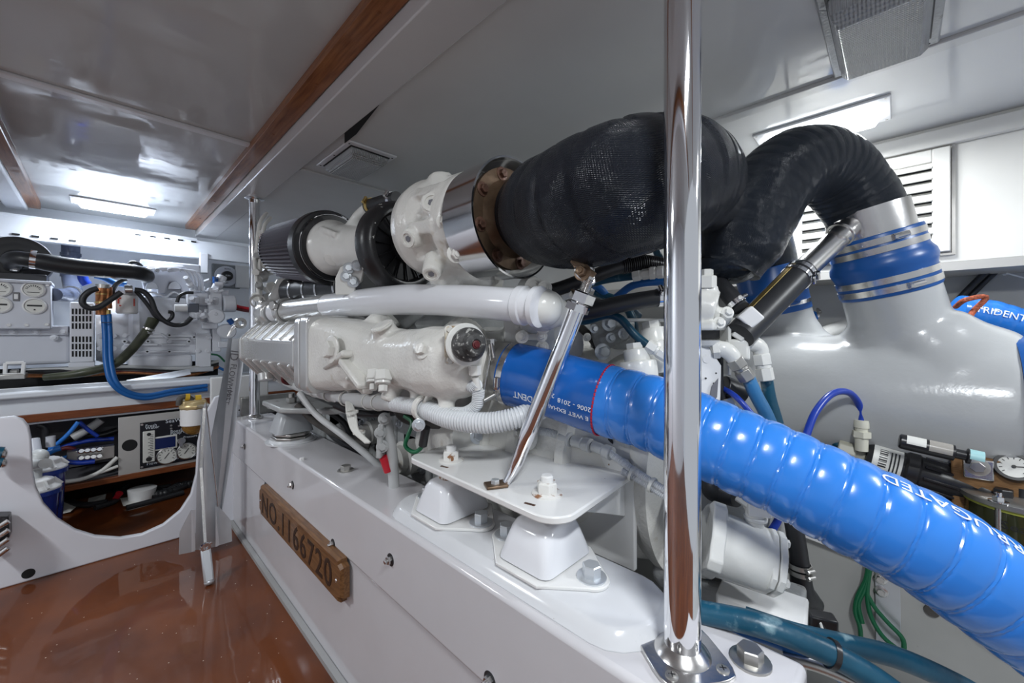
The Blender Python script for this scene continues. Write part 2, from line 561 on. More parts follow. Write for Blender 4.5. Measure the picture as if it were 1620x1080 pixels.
        if cap:
            self.bm.faces.new(list(reversed(rings[0])))
            self.bm.faces.new(rings[-1])
        return self

    def build(self, name, m, parent=None, bevel=0.0, angle=35, remesh=0.0, smooth=0, label=None, seg=2, sub=0):
        bm = self.bm
        bmesh.ops.recalc_face_normals(bm, faces=bm.faces)
        me = bpy.data.meshes.new(name)
        off = parent.get('_o') if parent is not None else None
        if off:
            bmesh.ops.translate(bm, verts=bm.verts, vec=-Vector(off))
        bm.to_mesh(me)
        bm.free()
        me.materials.append(M[m] if isinstance(m, str) else m)
        me.polygons.foreach_set('use_smooth', [True] * len(me.polygons))
        if not remesh:
            me.set_sharp_from_angle(angle=radians(angle))
        o = bpy.data.objects.new(name, me)
        COL.objects.link(o)
        if parent is not None:
            o.parent = parent
            if off:
                o['_o'] = off
        if remesh:
            md = o.modifiers.new('remesh', 'REMESH')
            md.mode = 'VOXEL'
            md.voxel_size = remesh
            md.use_smooth_shade = True
            md.adaptivity = 0
            if smooth:
                sm = o.modifiers.new('smooth', 'SMOOTH')
                sm.iterations = smooth
                sm.factor = 0.6
        if bevel:
            md = o.modifiers.new('bevel', 'BEVEL')
            md.width = bevel
            md.segments = seg
            md.limit_method = 'ANGLE'
            md.angle_limit = radians(40)
            md.harden_normals = False
        if label:
            o['label'] = label
        return o


def thing(name, label, cat, loc=(0, 0, 0), group=None):
    """an Empty at the base of a thing; its parts are built in room coordinates and hung on it"""
    o = bpy.data.objects.new(name, None)
    o.empty_display_size = 0.05
    COL.objects.link(o)
    o.location = loc
    o['_o'] = tuple(loc)
    o['label'] = label
    o['category'] = cat
    if group:
        o['group'] = group
    return o


def tag(o, label, cat, group=None, kind=None):
    o['label'] = label
    o['category'] = cat
    if group:
        o['group'] = group
    if kind:
        o['kind'] = kind
    return o


def struct(o):
    o['kind'] = 'structure'
    return o


def kids(o):
    return [c for c in bpy.data.objects if c.parent == o]


def dup(o, delta, label=None, rz=None):
    """copy a thing with its parts and their sub-parts"""
    def cp(s, par):
        c = s.copy()
        COL.objects.link(c)
        c.parent = par
        for k in kids(s):
            cp(k, c)
        return c
    src = list(kids(o))
    c = o.copy()
    COL.objects.link(c)
    for k in src:
        cp(k, c)
    c.location = Vector(o.location) + Vector(delta)
    if rz is not None:
        c.rotation_euler = (0, 0, rz)
    if label:
        c['label'] = label
    return c


def letters(txt, size, place, depth=0.0006, res=2, width=1.0, spacing=1.0, bold=0.0):
    """lettering as a mesh; place(x, y, z) turns flat text coordinates into room coordinates"""
    cu = bpy.data.curves.new('lettering', 'FONT')
    cu.body = txt
    cu.size = size
    cu.extrude = depth / 2
    cu.resolution_u = res
    cu.offset = bold
    cu.space_character = spacing
    ob = bpy.data.objects.new('lettering', cu)
    COL.objects.link(ob)
    bpy.context.view_layer.update()
    dg = bpy.context.evaluated_depsgraph_get()
    me = bpy.data.meshes.new_from_object(ob.evaluated_get(dg))
    bpy.data.objects.remove(ob)
    b = MB()
    b.bm.from_mesh(me)
    bpy.data.meshes.remove(me)
    bpy.data.curves.remove(cu)
    for v in b.bm.verts:
        v.co = place(v.co.x * width, v.co.y, v.co.z)
    return b


def flat(o, ux, uy):
    o, ux, uy = Vector(o), Vector(ux).normalized(), Vector(uy).normalized()
    uz = ux.cross(uy)
    return lambda x, y, z: o + ux * x + uy * y + uz * z


def ontube(path, s_start, ang, r, flip=1, along=1):
    """wrap lettering on a hose: x runs along it, y around it"""
    def f(x, y, z):
        s = s_start + along * x
        p, t, u, b = path.at(s)
        rr = r(s) if callable(r) else r
        a = ang + flip * y / rr
        return p + (u * cos(a) + b * sin(a)) * (rr + z + 0.0006)
    return f


def clampband(mb, p, ax, r, w=0.012, screw=True, side=(0, 0, 1)):
    """worm-drive hose clamp"""
    ax = Vector(ax).normalized()
    p = Vector(p)
    mb.ringsolid(p - ax * w / 2, ax, r, r + 0.0022, w, 32)
    if screw:
        sd = Vector(side)
        sd = (sd - ax * sd.dot(ax)).normalized()
        t = ax.cross(sd)
        c = p + sd * (r + 0.006)
        mb.cyl(c - t * w * 0.9, c + t * w * 0.7, w * 0.42, n=10)
        mb.hexp(c + t * w * 0.7, t, w * 0.5, w * 0.45)
    return mb


# ================================================================== THE ROOM
AX = 0.49          # outer face of the engine bed
BT = 0.568         # top of the engine bed
CZ = 1.765         # ceiling over the engine
CA = 1.83          # ceiling over the aisle
b = MB().box((-0.75, 1.45, -0.02), (2.5, 5.4, 0.04))
floor_o = struct(b.build('floor', 'floor'))

# ceiling over the engine and over the aisle
b = MB().box((1.45, 1.25, CZ + 0.02), (1.66, 5.3, 0.04))
ceiling = struct(b.build('ceiling', 'ceil_lit'))
b = MB().box((-0.81, 1.25, CA + 0.02), (2.6, 5.5, 0.04))
struct(b.build('ceiling_aisle', 'ceil'))
# box girder along the ceiling with its wood strip
b = MB().box((0.56, 1.22, 1.80), (0.12, 5.26, 0.09))
b.box((0.617, 1.22, 1.7635), (0.008, 5.2, 0.012))
struct(b.build('trim_1', gloss_panel('girder_gloss', (0.60, 0.60, 0.60), 0.16, 0.12, 4.0), bevel=0.006))
b = MB().box((0.467, 1.22, 1.815), (0.06, 5.2, 0.03))
for y in (0.9, 1.3, 1.75, 2.3, 2.9, 3.4):
    b.cyl((0.467, y, 1.8), (0.467, y, 1.7985), 0.006, n=10)
struct(b.build('trim_2', 'trimwood', bevel=0.003))
b = MB().box((-0.285, 1.22, 1.81), (0.05, 5.2, 0.04))
struct(b.build('trim_3', 'trimwood', bevel=0.003))
b = MB().box((-0.355, 1.22, 1.80), (0.09, 5.2, 0.06))
struct(b.build('trim_4', M['wallw'], bevel=0.01))
# battens on the ceilings
b = MB().box((0.09, 1.98, 1.8245), (0.70, 0.038, 0.012))
struct(b.build('trim_5', mat('silver_batten', (0.68, 0.69, 0.71), 0.18), bevel=0.004))
b = MB().box((1.49, 1.2, CZ - 0.005), (0.045, 5.0, 0.012))
struct(b.build('trim_6', mat('pale_batten', (0.6, 0.6, 0.59), 0.2), bevel=0.003))
# transverse seam and far ceiling panel (a little lower, paler)
b = MB().box((1.06, 1.93, CZ - 0.004), (0.87, 0.03, 0.010))
struct(b.build('trim_7', mat('seam_batten', (0.62, 0.62, 0.61), 0.25), bevel=0.003))
# dropped hatch lip: dark gap beside the girder
b = MB().prism([W(x, y, Z=CZ - 0.0095) for x, y in ((545, 227), (545, 212), (600, 166), (564, 212))], (0, 0, 0.009))
struct(b.build('ceiling_gap', 'dark'))

# starboard wall
WX = 2.09
b = MB().box((WX + 0.02, 1.0, 1.525), (0.04, 5.0, 0.50))
b.box((WX - 0.012, 1.0, CZ - 0.045), (0.024, 5.0, 0.06))
struct(b.build('wall_right', 'wall', bevel=0.004))
b = MB().box((WX + 0.13, 1.0, 1.262), (0.26, 5.0, 0.03))
struct(b.build('wall_right_ledge', mat('ledge_grey', (0.42, 0.41, 0.39), 0.4)))
# hull side under the ledge, leaning inboard to the bilge
sec = [(2.34, 1.26), (2.30, 0.75), (2.08, 0.38), (1.55, 0.06), (1.0, -0.12), (1.0, -0.18), (1.6, 0.0), (2.14, 0.34), (2.38, 0.72), (2.42, 1.26)]
b = MB().prism([(x, -1.3, z) for x, z in sec], (0, 5.4, 0))
struct(b.build('wall_hull', 'hull', angle=50))
# starboard engine bearer, inboard of the hull
b = MB().box((1.52, 0.9, 0.27), (0.10, 4.2, 0.56))
struct(b.build('trim_8', 'hull', bevel=0.01))
b = MB().box((1.02, 0.9, -0.02), (0.95, 4.2, 0.06))
struct(b.build('floor_bilge', 'castg'))

# far wall behind the generator, far beam
b = MB().box((0.8, 4.12, 1.0), (5.8, 0.04, 2.1))
struct(b.build('wall_far', 'wallw'))
b = MB().box((-0.6, 3.76, 1.645), (3.9, 0.06, 0.13)).box((-0.95, 3.86, 1.72), (2.9, 0.22, 0.02))
b.box((-0.8, 3.98, 1.79), (2.6, 0.03, 0.09))
far_beam = struct(b.build('trim_9', M['wallw'], bevel=0.004))
b = MB()
for i in range(30):
    if i in (9, 10, 11, 12, 22, 23, 24): continue
    b.box((-1.7 + i * 0.075, 3.728, 1.605 + 0.09 * (i > 22)), (0.03, 0.006, 0.010))
struct(b.build('trim_10', 'dark'))
# port wall
b = MB().box((-2.02, 1.2, 0.9), (0.04, 5.6, 1.9))
struct(b.build('wall_left', 'wallw'))

# front bulkhead with the big round-cornered cut-out, port of the engine bed
YB = 2.58
out = [(-60, 655), (22, 658), (36, 663), (45, 674), (49, 692), (51, 742), (56, 770), (68, 796), (90, 820), (118, 838), (150, 848),
       (190, 851), (225, 845), (258, 830), (285, 808), (302, 782), (310, 750), (313, 700), (322, 660), (340, 628), (362, 622), (376, 628), (376, 900)]
pts = [W(x, y, Y=YB) for x, y in out]
pts[-1].z = 0.0
pts[0].x = -1.99
zb = pts[0].copy(); zb.z = 0.0
pts.append(zb)
b = MB().prism(pts, (0, 0.028, 0))
bulk = b.build('wall_bulkhead', 'panel', bevel=0.006, seg=3)
struct(bulk)
p = W(45, 907, Y=YB)
b = MB().lathe(p + V(0, 0.001, 0), (0, -1, 0), [(0, 0.019), (0.002, 0.019), (0.0025, 0.017)], 30)
struct(b.build('trim_11', 'dark'))
p = W(36, 936, Z=0.0)
# cabinet behind the bulkhead: shelves, trims, back
YC = 3.3
def C(px, py, dy=0.0):
    return W(px, py, Y=YC + dy)
b = MB()
zt = C(160, 660).z
b.box((0.0, YC + 0.3, 0.62), (2.6, 0.62, 0.16))                 # apron and body of the generator shelf
zs0 = C(160, 752).z
struct(b.build('wall_cabinet', M['wallw'], bevel=0.003))
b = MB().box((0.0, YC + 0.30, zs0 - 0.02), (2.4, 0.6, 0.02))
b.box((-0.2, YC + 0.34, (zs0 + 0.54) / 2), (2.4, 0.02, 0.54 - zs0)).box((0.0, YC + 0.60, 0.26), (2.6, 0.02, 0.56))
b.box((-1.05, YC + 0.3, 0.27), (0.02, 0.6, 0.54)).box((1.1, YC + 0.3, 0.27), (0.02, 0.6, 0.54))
struct(b.build('wall_cabinet_inside', mat('cabinet_inside_shade', (0.09, 0.09, 0.10), 0.6)))  # dark colour stands in for the shade inside the cabinet


# ================================================================== ENGINE BED (port bearer), poles, name board
bed = thing('engine_bed', 'long glossy white engine bed rising from the brown sole', 'engine bed', (0.59, 1.3, 0))
b = MB().box(((AX + 0.007 + 0.685) / 2, 1.335, 0.19), (0.685 - AX - 0.007, 2.49, 0.38))
b.build('lower_panel', 'bed', bed)
b = MB().box(((AX + 0.685) / 2, 1.335, (0.378 + BT) / 2), (0.685 - AX, 2.49, BT - 0.378))
b.build('upper_panel', 'bed', bed, bevel=0.010, seg=3)
b = MB().box((AX - 0.004, 1.335, 0.008), (0.018, 2.49, 0.016))
b.build('foot_seam', mat('grey_sealant', (0.33, 0.33, 0.33), 0.5), bed)


def stadium(cx, y0, y1, hw, z, n=10, x0=None, x1=None):
    """flat outline with round ends, lying along Y"""
    p = []
    r = hw
    for i in range(n + 1):
        a = -pi / 2 + pi * (i / n) - pi / 2
        p.append(V(cx + r * sin(a + pi / 2 + pi / 2) * 1.0, y0 + r - r * cos(a + pi), z) if False else V(cx - r * cos(pi * i / n), y0 + r * 0.8 - r * 0.8 * sin(pi * i / n), z))
    for i in range(n + 1):
        p.append(V(cx + r * cos(pi * i / n), y1 - r * 0.8 + r * 0.8 * sin(pi * i / n), z))
    return p


b = MB()
b.loft([stadium(0.600, 0.250, 0.965, 0.098, BT - 0.002), stadium(0.600, 0.256, 0.959, 0.092, BT + 0.010), stadium(0.600, 0.268, 0.948, 0.080, BT + 0.024)])
b.build('mounting_pad', 'bedtop', bed, bevel=0.004, angle=50)
b = MB().lathe((0.566, 1.86, BT - 0.001), (0, 0, 1), [(0, 0.098), (0.005, 0.098), (0.006, 0.085), (0.016, 0.08)], 40)
b.build('mounting_pad', 'bedtop', bed)
for i, (px, py) in enumerate([(387, 706), (420, 768), (463, 767), (527, 860), (618, 885), (775, 1075)]):
    p = W(px, py, X=AX)
    b = MB().lathe(p + V(0.001, 0, 0), (-1, 0, 0), [(0, 0.0150), (0.002, 0.0150), (0.0022, 0.0135)], 24)
    w = b.build('washer', 'rubber', bed)
    MB().bolt(p - V(0.001, 0, 0), (-1, 0, 0), 0.0095, 0.009, washer=False, stud=0.007).build('bolt', 'steel', bed)
p = W(1187, 1045, Z=BT)
MB().bolt(p, (0, 0, 1), 0.0165, 0.016).build('bolt', 'steeld', bed, label='large worn steel hex bolt')
p = W(547, 744, Z=BT)
MB().bolt(p, (0, 0, 1), 0.0165, 0.014).build('bolt', 'steeld', bed)
p = W(478, 727, Z=BT)
MB().hexp(p, (0, 0, 1), 0.009, 0.008).build('bolt', 'plastw', bed)

# carved name board
nb = thing('name_board', 'carved wooden board numbered 1166720 screwed to the white engine bed', 'sign', (AX, 1.53, 0.32))
y0, y1, z0, z1 = 1.117, 1.946, 0.262, 0.385


def board_outline(x, ins=0.0):
    k = 0.018
    a, c, d, e = y0 + ins, y1 - ins, z0 + ins, z1 - ins
    return [V(x, a + k, d), V(x, c - k, d), V(x, c - k, d + k * 0.6), V(x, c, d + k), V(x, c, e - k), V(x, c - k, e - k * 0.6),
            V(x, c - k, e), V(x, a + k, e), V(x, a + k, e - k * 0.6), V(x, a, e - k), V(x, a, d + k), V(x, a + k, d + k * 0.6)]


b = MB().loft([board_outline(AX + 0.001), board_outline(AX - 0.016), board_outline(AX - 0.024, 0.006)])
b.build('board', 'board', nb, angle=20)
b = letters('NO.1166720', 0.112, flat((AX - 0.0242, 1.905, 0.284), (0, -1, 0), (0, 0, 1)), 0.0024, width=1.10, spacing=1.13, res=4, bold=0.0008)
b.build('carved_number', mat('carved_letter_dark', (0.028, 0.012, 0.006), 0.5), nb, label='carved lettering NO.1166720')
for y in (1.150, 1.925):
    MB().lathe((AX - 0.0235, y, 0.322), (-1, 0, 0), [(0, 0.006), (0.002, 0.0055), (0.0035, 0.003)], 14).build('screw', 'chrome', nb)

# polished poles from bed to ceiling
def pole(x, y, label, zt, base='square'):
    t = thing('support_pole', label, 'pole', (x, y, BT), 'polished support poles')
    MB().cyl((x, y, BT + 0.006), (x, y, zt), 0.0248, n=48).build('tube', 'chrome', t)
    b = MB()
    if base == 'square':
        pts = []
        for k in range(4):
            a = pi / 4 * 0 + k * pi / 2 + 0.12
            for da in (-0.42, -0.2, 0, 0.2, 0.42):
                r = 0.068 - 0.05 * abs(da) * 0.45
                pts.append(V(x + r * cos(a + da), y + r * sin(a + da), BT + 0.0002))
        b.prism(pts, (0, 0, 0.007))
    else:
        pts = [V(x + 0.034 * cos(a / 16 * 2 * pi), y + 0.075 * sin(a / 16 * 2 * pi), BT + 0.0002) for a in range(16)]
        b.prism(pts, (0, 0, 0.007))
    b.build('flange', 'steel', t, bevel=0.0015)
    MB().lathe((x, y, BT + 0.007), (0, 0, 1), [(0, 0.038), (0.003, 0.036), (0.009, 0.0285), (0.012, 0.025)], 40).build('weld_bead', 'steel', t)
    for k in range(4):
        a = k * pi / 2 + 0.12
        r = 0.052
        if base != 'square':
            break
        q = V(x + r * cos(a), y + r * sin(a), BT + 0.0072)
        s = MB().lathe(q, (0, 0, 1), [(0, 0.0085), (0.0015, 0.008), (0.0028, 0.005)], 20).build('screw', 'steeld', t)
        MB().box(q + V(0, 0, 0.0026), (0.009, 0.0016, 0.001), 0.6).box(q + V(0, 0, 0.0026), (0.009, 0.0016, 0.001), 0.6 + pi / 2).build('slot', 'print', s)
    MB().lathe((x, y, zt), (0, 0, -1), [(0, 0.046), (0.006, 0.046), (0.008, 0.044), (0.012, 0.027), (0.03, 0.0252)], 40).build('top_flange', 'chrome', t)
    return t


pole(0.577, 0.221, 'thick polished steel pole nearest the camera, rising from the engine bed', 1.755)
pole(0.578, 2.50, 'thin-looking polished pole standing at the far end of the engine bed', 1.755, 'oval')


# ------------------------------------------------------------------ engine mounts
def mount(cx, cy, label, grey=False, lobes=True, k=1.0):
    base = BT + (0.024 if lobes else 0.016)
    t = thing('engine_mount', label, 'engine mount', (cx, cy, base), 'rubber engine mounts on the bed')
    mt = 'whitepipe' if not grey else mat('grey_mount', (0.42, 0.44, 0.46), 0.3)
    b = MB()
    if lobes:
        pts = []
        for i in range(10):
            a = -pi * 0.12 - pi * 0.76 * i / 9
            pts.append(V(cx + 0.032 * cos(a), cy - 0.105 + 0.032 * sin(a), base))
        pts += [V(cx - 0.085, cy - 0.05, base), V(cx - 0.085, cy + 0.05, base)]
        for i in range(10):
            a = pi * 0.88 - pi * 0.76 * i / 9
            pts.append(V(cx + 0.032 * cos(a), cy + 0.105 + 0.032 * sin(a), base))
        pts += [V(cx + 0.085, cy + 0.05, base), V(cx + 0.085, cy - 0.05, base)]
        b.prism(pts, (0, 0, 0.007))
        b.build('base_plate', 'chip', t, bevel=0.002)
        for s in (-1, 1):
            MB().bolt((cx, cy + s * 0.105, base + 0.007), (0, 0, 1), 0.0165, 0.020).build('bolt', 'zinc', t)
        z0 = base + 0.010
    else:
        for j, (zz, rr) in enumerate(((0, 0.088), (0.014, 0.084))):
            pts = [V(cx + rr * 0.85 * cos(a * pi / 4 + 0.39), cy + rr * sin(a * pi / 4 + 0.39), base + zz) for a in range(8)]
            b.prism(pts, (0, 0, 0.010))
        b.build('base_plate', 'steeld', t, bevel=0.002)
        MB().bolt((cx - 0.06, cy - 0.035, base + 0.024), (0, 0, 1), 0.010, 0.008).build('bolt', 'chrome', t)
        z0 = base + 0.026

    def rr(hx, hy, z, r=0.02, n=5, dx=0.0, dip=0.0):
        p = []
        for qx, qy, a0 in ((1, 1, 0), (-1, 1, 1), (-1, -1, 2), (1, -1, 3)):
            for i in range(n):
                a = (a0 + i / (n - 1)) * pi / 2
                p.append(V(cx + dx + qx * (hx - r) + r * cos(a), cy + qy * (hy - r) + r * sin(a), z))
        return p
    h = 0.072 * k
    b = MB().loft([rr(0.072, 0.062, z0 + 0.0, 0.018), rr(0.071, 0.061, z0 + 0.006, 0.018), rr(0.064, 0.055, z0 + h * 0.45, 0.022), rr(0.056, 0.048, z0 + h * 0.8, 0.024),
                   rr(0.050, 0.042, z0 + h * 0.94, 0.024), rr(0.042, 0.034, z0 + h, 0.022)])
    b.build('cover', mt, t, angle=60)
    return t, z0 + h


PZ = 0.700
m1, mz = mount(0.600, 0.492, 'white domed engine mount nearest the pole, under the plate\'s front corner')
m2, mz = mount(0.598, 0.782, 'white domed engine mount under the plate\'s left corner')
m3, mz3 = mount(0.566, 1.86, 'grey engine mount alone at the far end of the bed', True, False, 1.15)

# support bracket of the engine on the two mounts
br = thing('mount_bracket', 'thick chipped white steel bracket plate resting on two mounts', 'bracket', (0.66, 0.68, PZ))
pts = []


def arc(cx, cy, r, a0, a1, z, n=7):
    return [V(cx + r * cos(a0 + (a1 - a0) * i / n), cy + r * sin(a0 + (a1 - a0) * i / n), z) for i in range(n + 1)]


o = arc(0.575, 0.455, 0.050, -pi, -pi / 2, PZ) + [V(0.83, 0.425, PZ), V(0.83, 0.93, PZ)] + arc(0.575, 0.865, 0.035, pi / 2, pi, PZ)
MB().prism(o, (0, 0, 0.014)).build('plate', 'chip', br, bevel=0.003)
q0, q1, q2 = W(760, 683, X=0.826), W(962, 728, X=0.826), W(962, 905, X=0.826)
o = [V(0.82, 0.955, PZ - 0.02), V(0.82, 0.955, PZ + 0.052), V(0.82, 0.94, PZ + 0.062), V(0.82, 0.44, PZ + 0.042), V(0.82, 0.418, PZ + 0.02), V(0.82, 0.418, 0.50), V(0.82, 0.60, 0.50), V(0.82, 0.85, PZ - 0.06)]
MB().prism(o, (0.014, 0, 0)).build('back_plate', 'chip', br, bevel=0.003)
MB().prism([V(0.60, 0.44, PZ), V(0.82, 0.44, PZ), V(0.82, 0.44, PZ - 0.085), V(0.72, 0.44, PZ - 0.045)], (0, 0.012, 0)).build('gusset', 'chip', br, bevel=0.002)
for (cx, cy) in ((0.606, 0.492), (0.600, 0.79)):
    n_ = MB().lathe((cx, cy, PZ + 0.014), (0, 0, 1), [(0, 0.030), (0.003, 0.030), (0.0045, 0.027)], 32).build('washer', 'rustwhite', br)
    MB().hexp((cx, cy, PZ + 0.0185), (0, 0, 1), 0.0205, 0.020).build('nut', 'rustwhite', br)
    MB().lathe((cx, cy, PZ + 0.0385), (0, 0, 1), [(0, 0.0125), (0.010, 0.0125), (0.013, 0.010)], 20).build('stud', 'chip', br)
    MB().lathe((cx, cy, mz + 0.001), (0, 0, 1), [(0, 0.030), (0.004, 0.031), (0.008, 0.022), (PZ - mz - 0.001, 0.021)], 28).build('spacer', mat('rusty_spacer', (0.70, 0.67, 0.62), 0.5, bump=0.6, bscale=90, spots=((0.24, 0.12, 0.06), 50, 0.44, 0.56)), br)
# slotted holes beside the nuts
for (px, py) in ((703, 738), (838, 797)):
    q = W(px, py, Z=PZ + 0.0145)
    MB().box(q, (0.006, 0.022, 0.0008), 0.2).build('slot', 'rustbolt', br)

# far bracket on the grey mount
fb = thing('mount_bracket', 'white cast bracket foot on the far grey mount', 'bracket', (0.57, 1.83, mz3 + 0.012))
MB().cyl((0.566, 1.86, mz3), (0.566, 1.86, mz3 + 0.015), 0.022).build('spacer', 'steeld', fb)
MB().prism([V(0.49, 1.76, mz3 + 0.015), V(0.49, 2.0, mz3 + 0.015), V(0.80, 1.96, mz3 + 0.03), V(0.80, 1.55, mz3 + 0.0), V(0.62, 1.62, mz3 + 0.01)], (0, 0, 0.022)).build('plate', 'castg', fb, bevel=0.006)
MB().hexp((0.566, 1.86, mz3 + 0.037), (0, 0, 1), 0.020, 0.022).cyl((0.566, 1.86, mz3 + 0.05), (0.566, 1.86, mz3 + 0.075), 0.011).build('nut', 'steeld', fb)

# ------------------------------------------------------------------ strut from the bracket plate up to the elbow
st = thing('exhaust_strut', 'polished tubular strut bolted to the bracket plate, propping the black elbow', 'strut', tuple(W(785, 768, Z=PZ + 0.014)))
f0 = W(772, 768, Z=PZ + 0.0175)
f1 = W(800, 764, Z=PZ + 0.0185)
d_bot = (f1 - V(0, 0, EYE)).dot(V(SN, CS, 0))
top_s = W(912, 492, d=0.765)
fork = W(924, 432, d=0.76)
MB().lbox(f0 - (f1 - f0) * 0.15, f1 + (f1 - f0) * 0.05, 0.034, 0.006).build('foot', 'rust', st, bevel=0.002)
MB().bolt(f0 * 0.6 + f1 * 0.4 + V(0, 0, 0.003), (0, 0, 1), 0.0095, 0.008, washer=False).build('bolt', 'zinc', st)
m0 = W(813, 742, d=d_bot)
pth = [f1 + (m0 - f1) * 0.05, m0, m0.lerp(top_s, 0.2), top_s]
MB().tube(pth, [0.008, 0.0135, 0.0168, 0.0168, 0.0168, 0.0168, 0.0168], 24, 0.01).build('tube', 'chrome', st)
dv = (top_s - m0).normalized()
MB().hexp(top_s, dv, 0.024, 0.016, 0.9).build('nut', 'chrome', st)
MB().hexp(top_s + dv * 0.019, dv, 0.025, 0.020, 0.4).build('nut', 'chrome', st)
b = MB()
for i in range(9):
    b.lathe(top_s + dv * (0.038 + i * 0.003), dv, [(0, 0.0095), (0.0012, 0.0115), (0.003, 0.0095)], 16)
b.cyl(top_s, top_s + dv * 0.07, 0.0095).build('thread', 'steel', st)
vv = (top_s - V(0, 0, EYE)).normalized()
rt = dv.cross(vv).normalized()
a = top_s + dv * 0.055
e = fork
MB().loft([[a + rt * sx * 0.010 + vv * sy * 0.010 for sx, sy in ((-1, -1), (1, -1), (1, 1), (-1, 1))],
           [a.lerp(e, 0.4) + rt * sx * 0.020 + vv * sy * 0.008 for sx, sy in ((-1, -1), (1, -1), (1, 1), (-1, 1))],
           [e + rt * sx * 0.022 + vv * sy * 0.007 for sx, sy in ((-1, -1), (1, -1), (1, 1), (-1, 1))],
           [e + dv * 0.018 + rt * sx * 0.014 + vv * sy * 0.007 for sx, sy in ((-1, -1), (1, -1), (1, 1), (-1, 1))]]).build('clevis', 'steel', st, bevel=0.004)
MB().bolt(e - vv * 0.008 + rt * 0.003, -vv + rt * 0.5, 0.0105, 0.012, stud=0.004).build('bolt', 'rust', st)
MB().lbox(e + V(-0.004, 0, 0.0) + vv * 0.012, W(908, 405, d=0.77) + vv * 0.012, 0.034, 0.008).lbox(e + rt * -0.02, W(905, 410, d=0.76), 0.018, 0.014).build('lug', 'rust', st, bevel=0.002)


# ================================================================== EXHAUST: elbow, gooseneck, silencer, wet hose
def wrapf(pitch, slant, amp, ph=0.0):
    def f(s, a):
        x = (s + slant * sin(a + ph)) / pitch
        fr = x - ffloor(x)
        step = min(1.0, fr * 14) if fr < 0.5 else min(1.0, (1 - fr) * 3.0)
        return 1 + amp * (step - 0.5) + 0.006 * sin(3 * a + s * 25) + 0.005 * sin(s * 63 + 2 * a)
    return f


TA = (W(802, 349, d=0.98))            # centre of the turbine outlet
el = thing('exhaust_elbow', 'fat black-wrapped exhaust elbow bolted to the near turbocharger', 'exhaust pipe', tuple(TA))
ax = V(0.02, -1, 0.01).normalized()
MB().lathe(TA + ax * 0.0, ax, [(0, 0.122), (0.014, 0.122), (0.0142, 0.121)], 48).build('flange', 'rust', el)
for k in range(8):
    a = k * pi / 4 + 0.3
    _, u, v = frame(ax)
    q = TA + ax * 0.0142 + (u * cos(a) + v * sin(a)) * 0.107
    MB().bolt(q, ax, 0.0105, 0.009).build('bolt', 'rustbolt', el)
MB().lathe(TA + ax * 0.0142, ax, [(0, 0.094), (0.012, 0.086), (0.03, 0.082), (0.050, 0.084), (0.056, 0.094), (0.078, 0.095)], 48).build('neck', 'rust', el)
e0 = TA + ax * 0.070
e1 = W(905, 329, d=0.80)
e2 = W(985, 304, d=0.735)
e3 = W(1055, 286, d=0.775)
e4 = W(1098, 286, d=0.90)
pe = Path([e0, e1, e2, e3, e4], 0.004)
R_EL = [0.090, 0.114, 0.121, 0.121, 0.117, 0.110, 0.104]
MB().tube(None, R_EL, 64, rf=wrapf(0.050, 0.028, 0.034), path=pe).build('wrapping', 'wrap', el)
e5 = W(1124, 330, d=1.12)
e6 = W(1138, 420, d=1.28)
MB().tube([e4 - (e4 - e3).normalized() * 0.02, e4.lerp(e5, 0.5), e5, e6], [0.092, 0.088, 0.083, 0.082], 40).build('outlet_pipe', 'steel', el)
q = pe.P[-1]
b = MB()
for i in range(3):
    b.ringsolid(pe.P[-1 - i * 3] , pe.T[-1], 0.097, 0.101 + 0.001 * i, 0.006, 40)
b.build('clamp', 'chrome', el)

# gooseneck
gn = thing('exhaust_gooseneck', 'black-wrapped inverted U exhaust riser joining the grey silencer by blue coupler', 'exhaust pipe', tuple(W(1160, 450, d=1.08)))
g = [W(1150, 425, d=1.09), W(1172, 380, d=1.08), W(1215, 300, d=1.08), W(1262, 262, d=1.10), W(1312, 268, d=1.13), W(1352, 310, d=1.15), W(1372, 345, d=1.15)]
pg = Path(g, 0.005)
MB().tube(None, [0.084, 0.105, 0.106, 0.102, 0.100, 0.098, 0.096, 0.094, 0.092], 56, rf=wrapf(0.028, 0.014, 0.018, 1.0), path=pg).build('wrapping', 'wrap2', gn)
dn = (pg.P[0] - pg.P[6]).normalized()
MB().sph(pg.P[0] + V(0, 0, 0.006), (0.085, 0.085, 0.05), 28).build('end_cap', 'wrap2', gn)
cdir = (W(1418, 500, d=1.15) - W(1372, 345, d=1.15)).normalized()
c0 = W(1368, 332, d=1.15)
MB().cyl(c0, c0 + cdir * 0.17, 0.097, n=48).build('steel_pipe', 'steel', gn)
s0 = W(1318, 380, d=1.07)
s1 = W(1262, 436, d=1.03)
MB().cyl(W(1352, 352, d=1.13), s1, 0.0295, n=32).build('inlet_pipe', 'steel', gn)
MB().ringsolid(W(1330, 370, d=1.085), (s1 - s0), 0.029, 0.034, 0.006).build('weld_bead', 'steel', gn)

# blue silicone coupler with four clamps
cp = thing('silicone_coupler', 'large blue silicone coupler with four steel clamps above the grey silencer', 'coupler', tuple(W(1390, 430, d=1.15)))
k0 = W(1380, 372, d=1.15)


def cpr(s):
    return 0


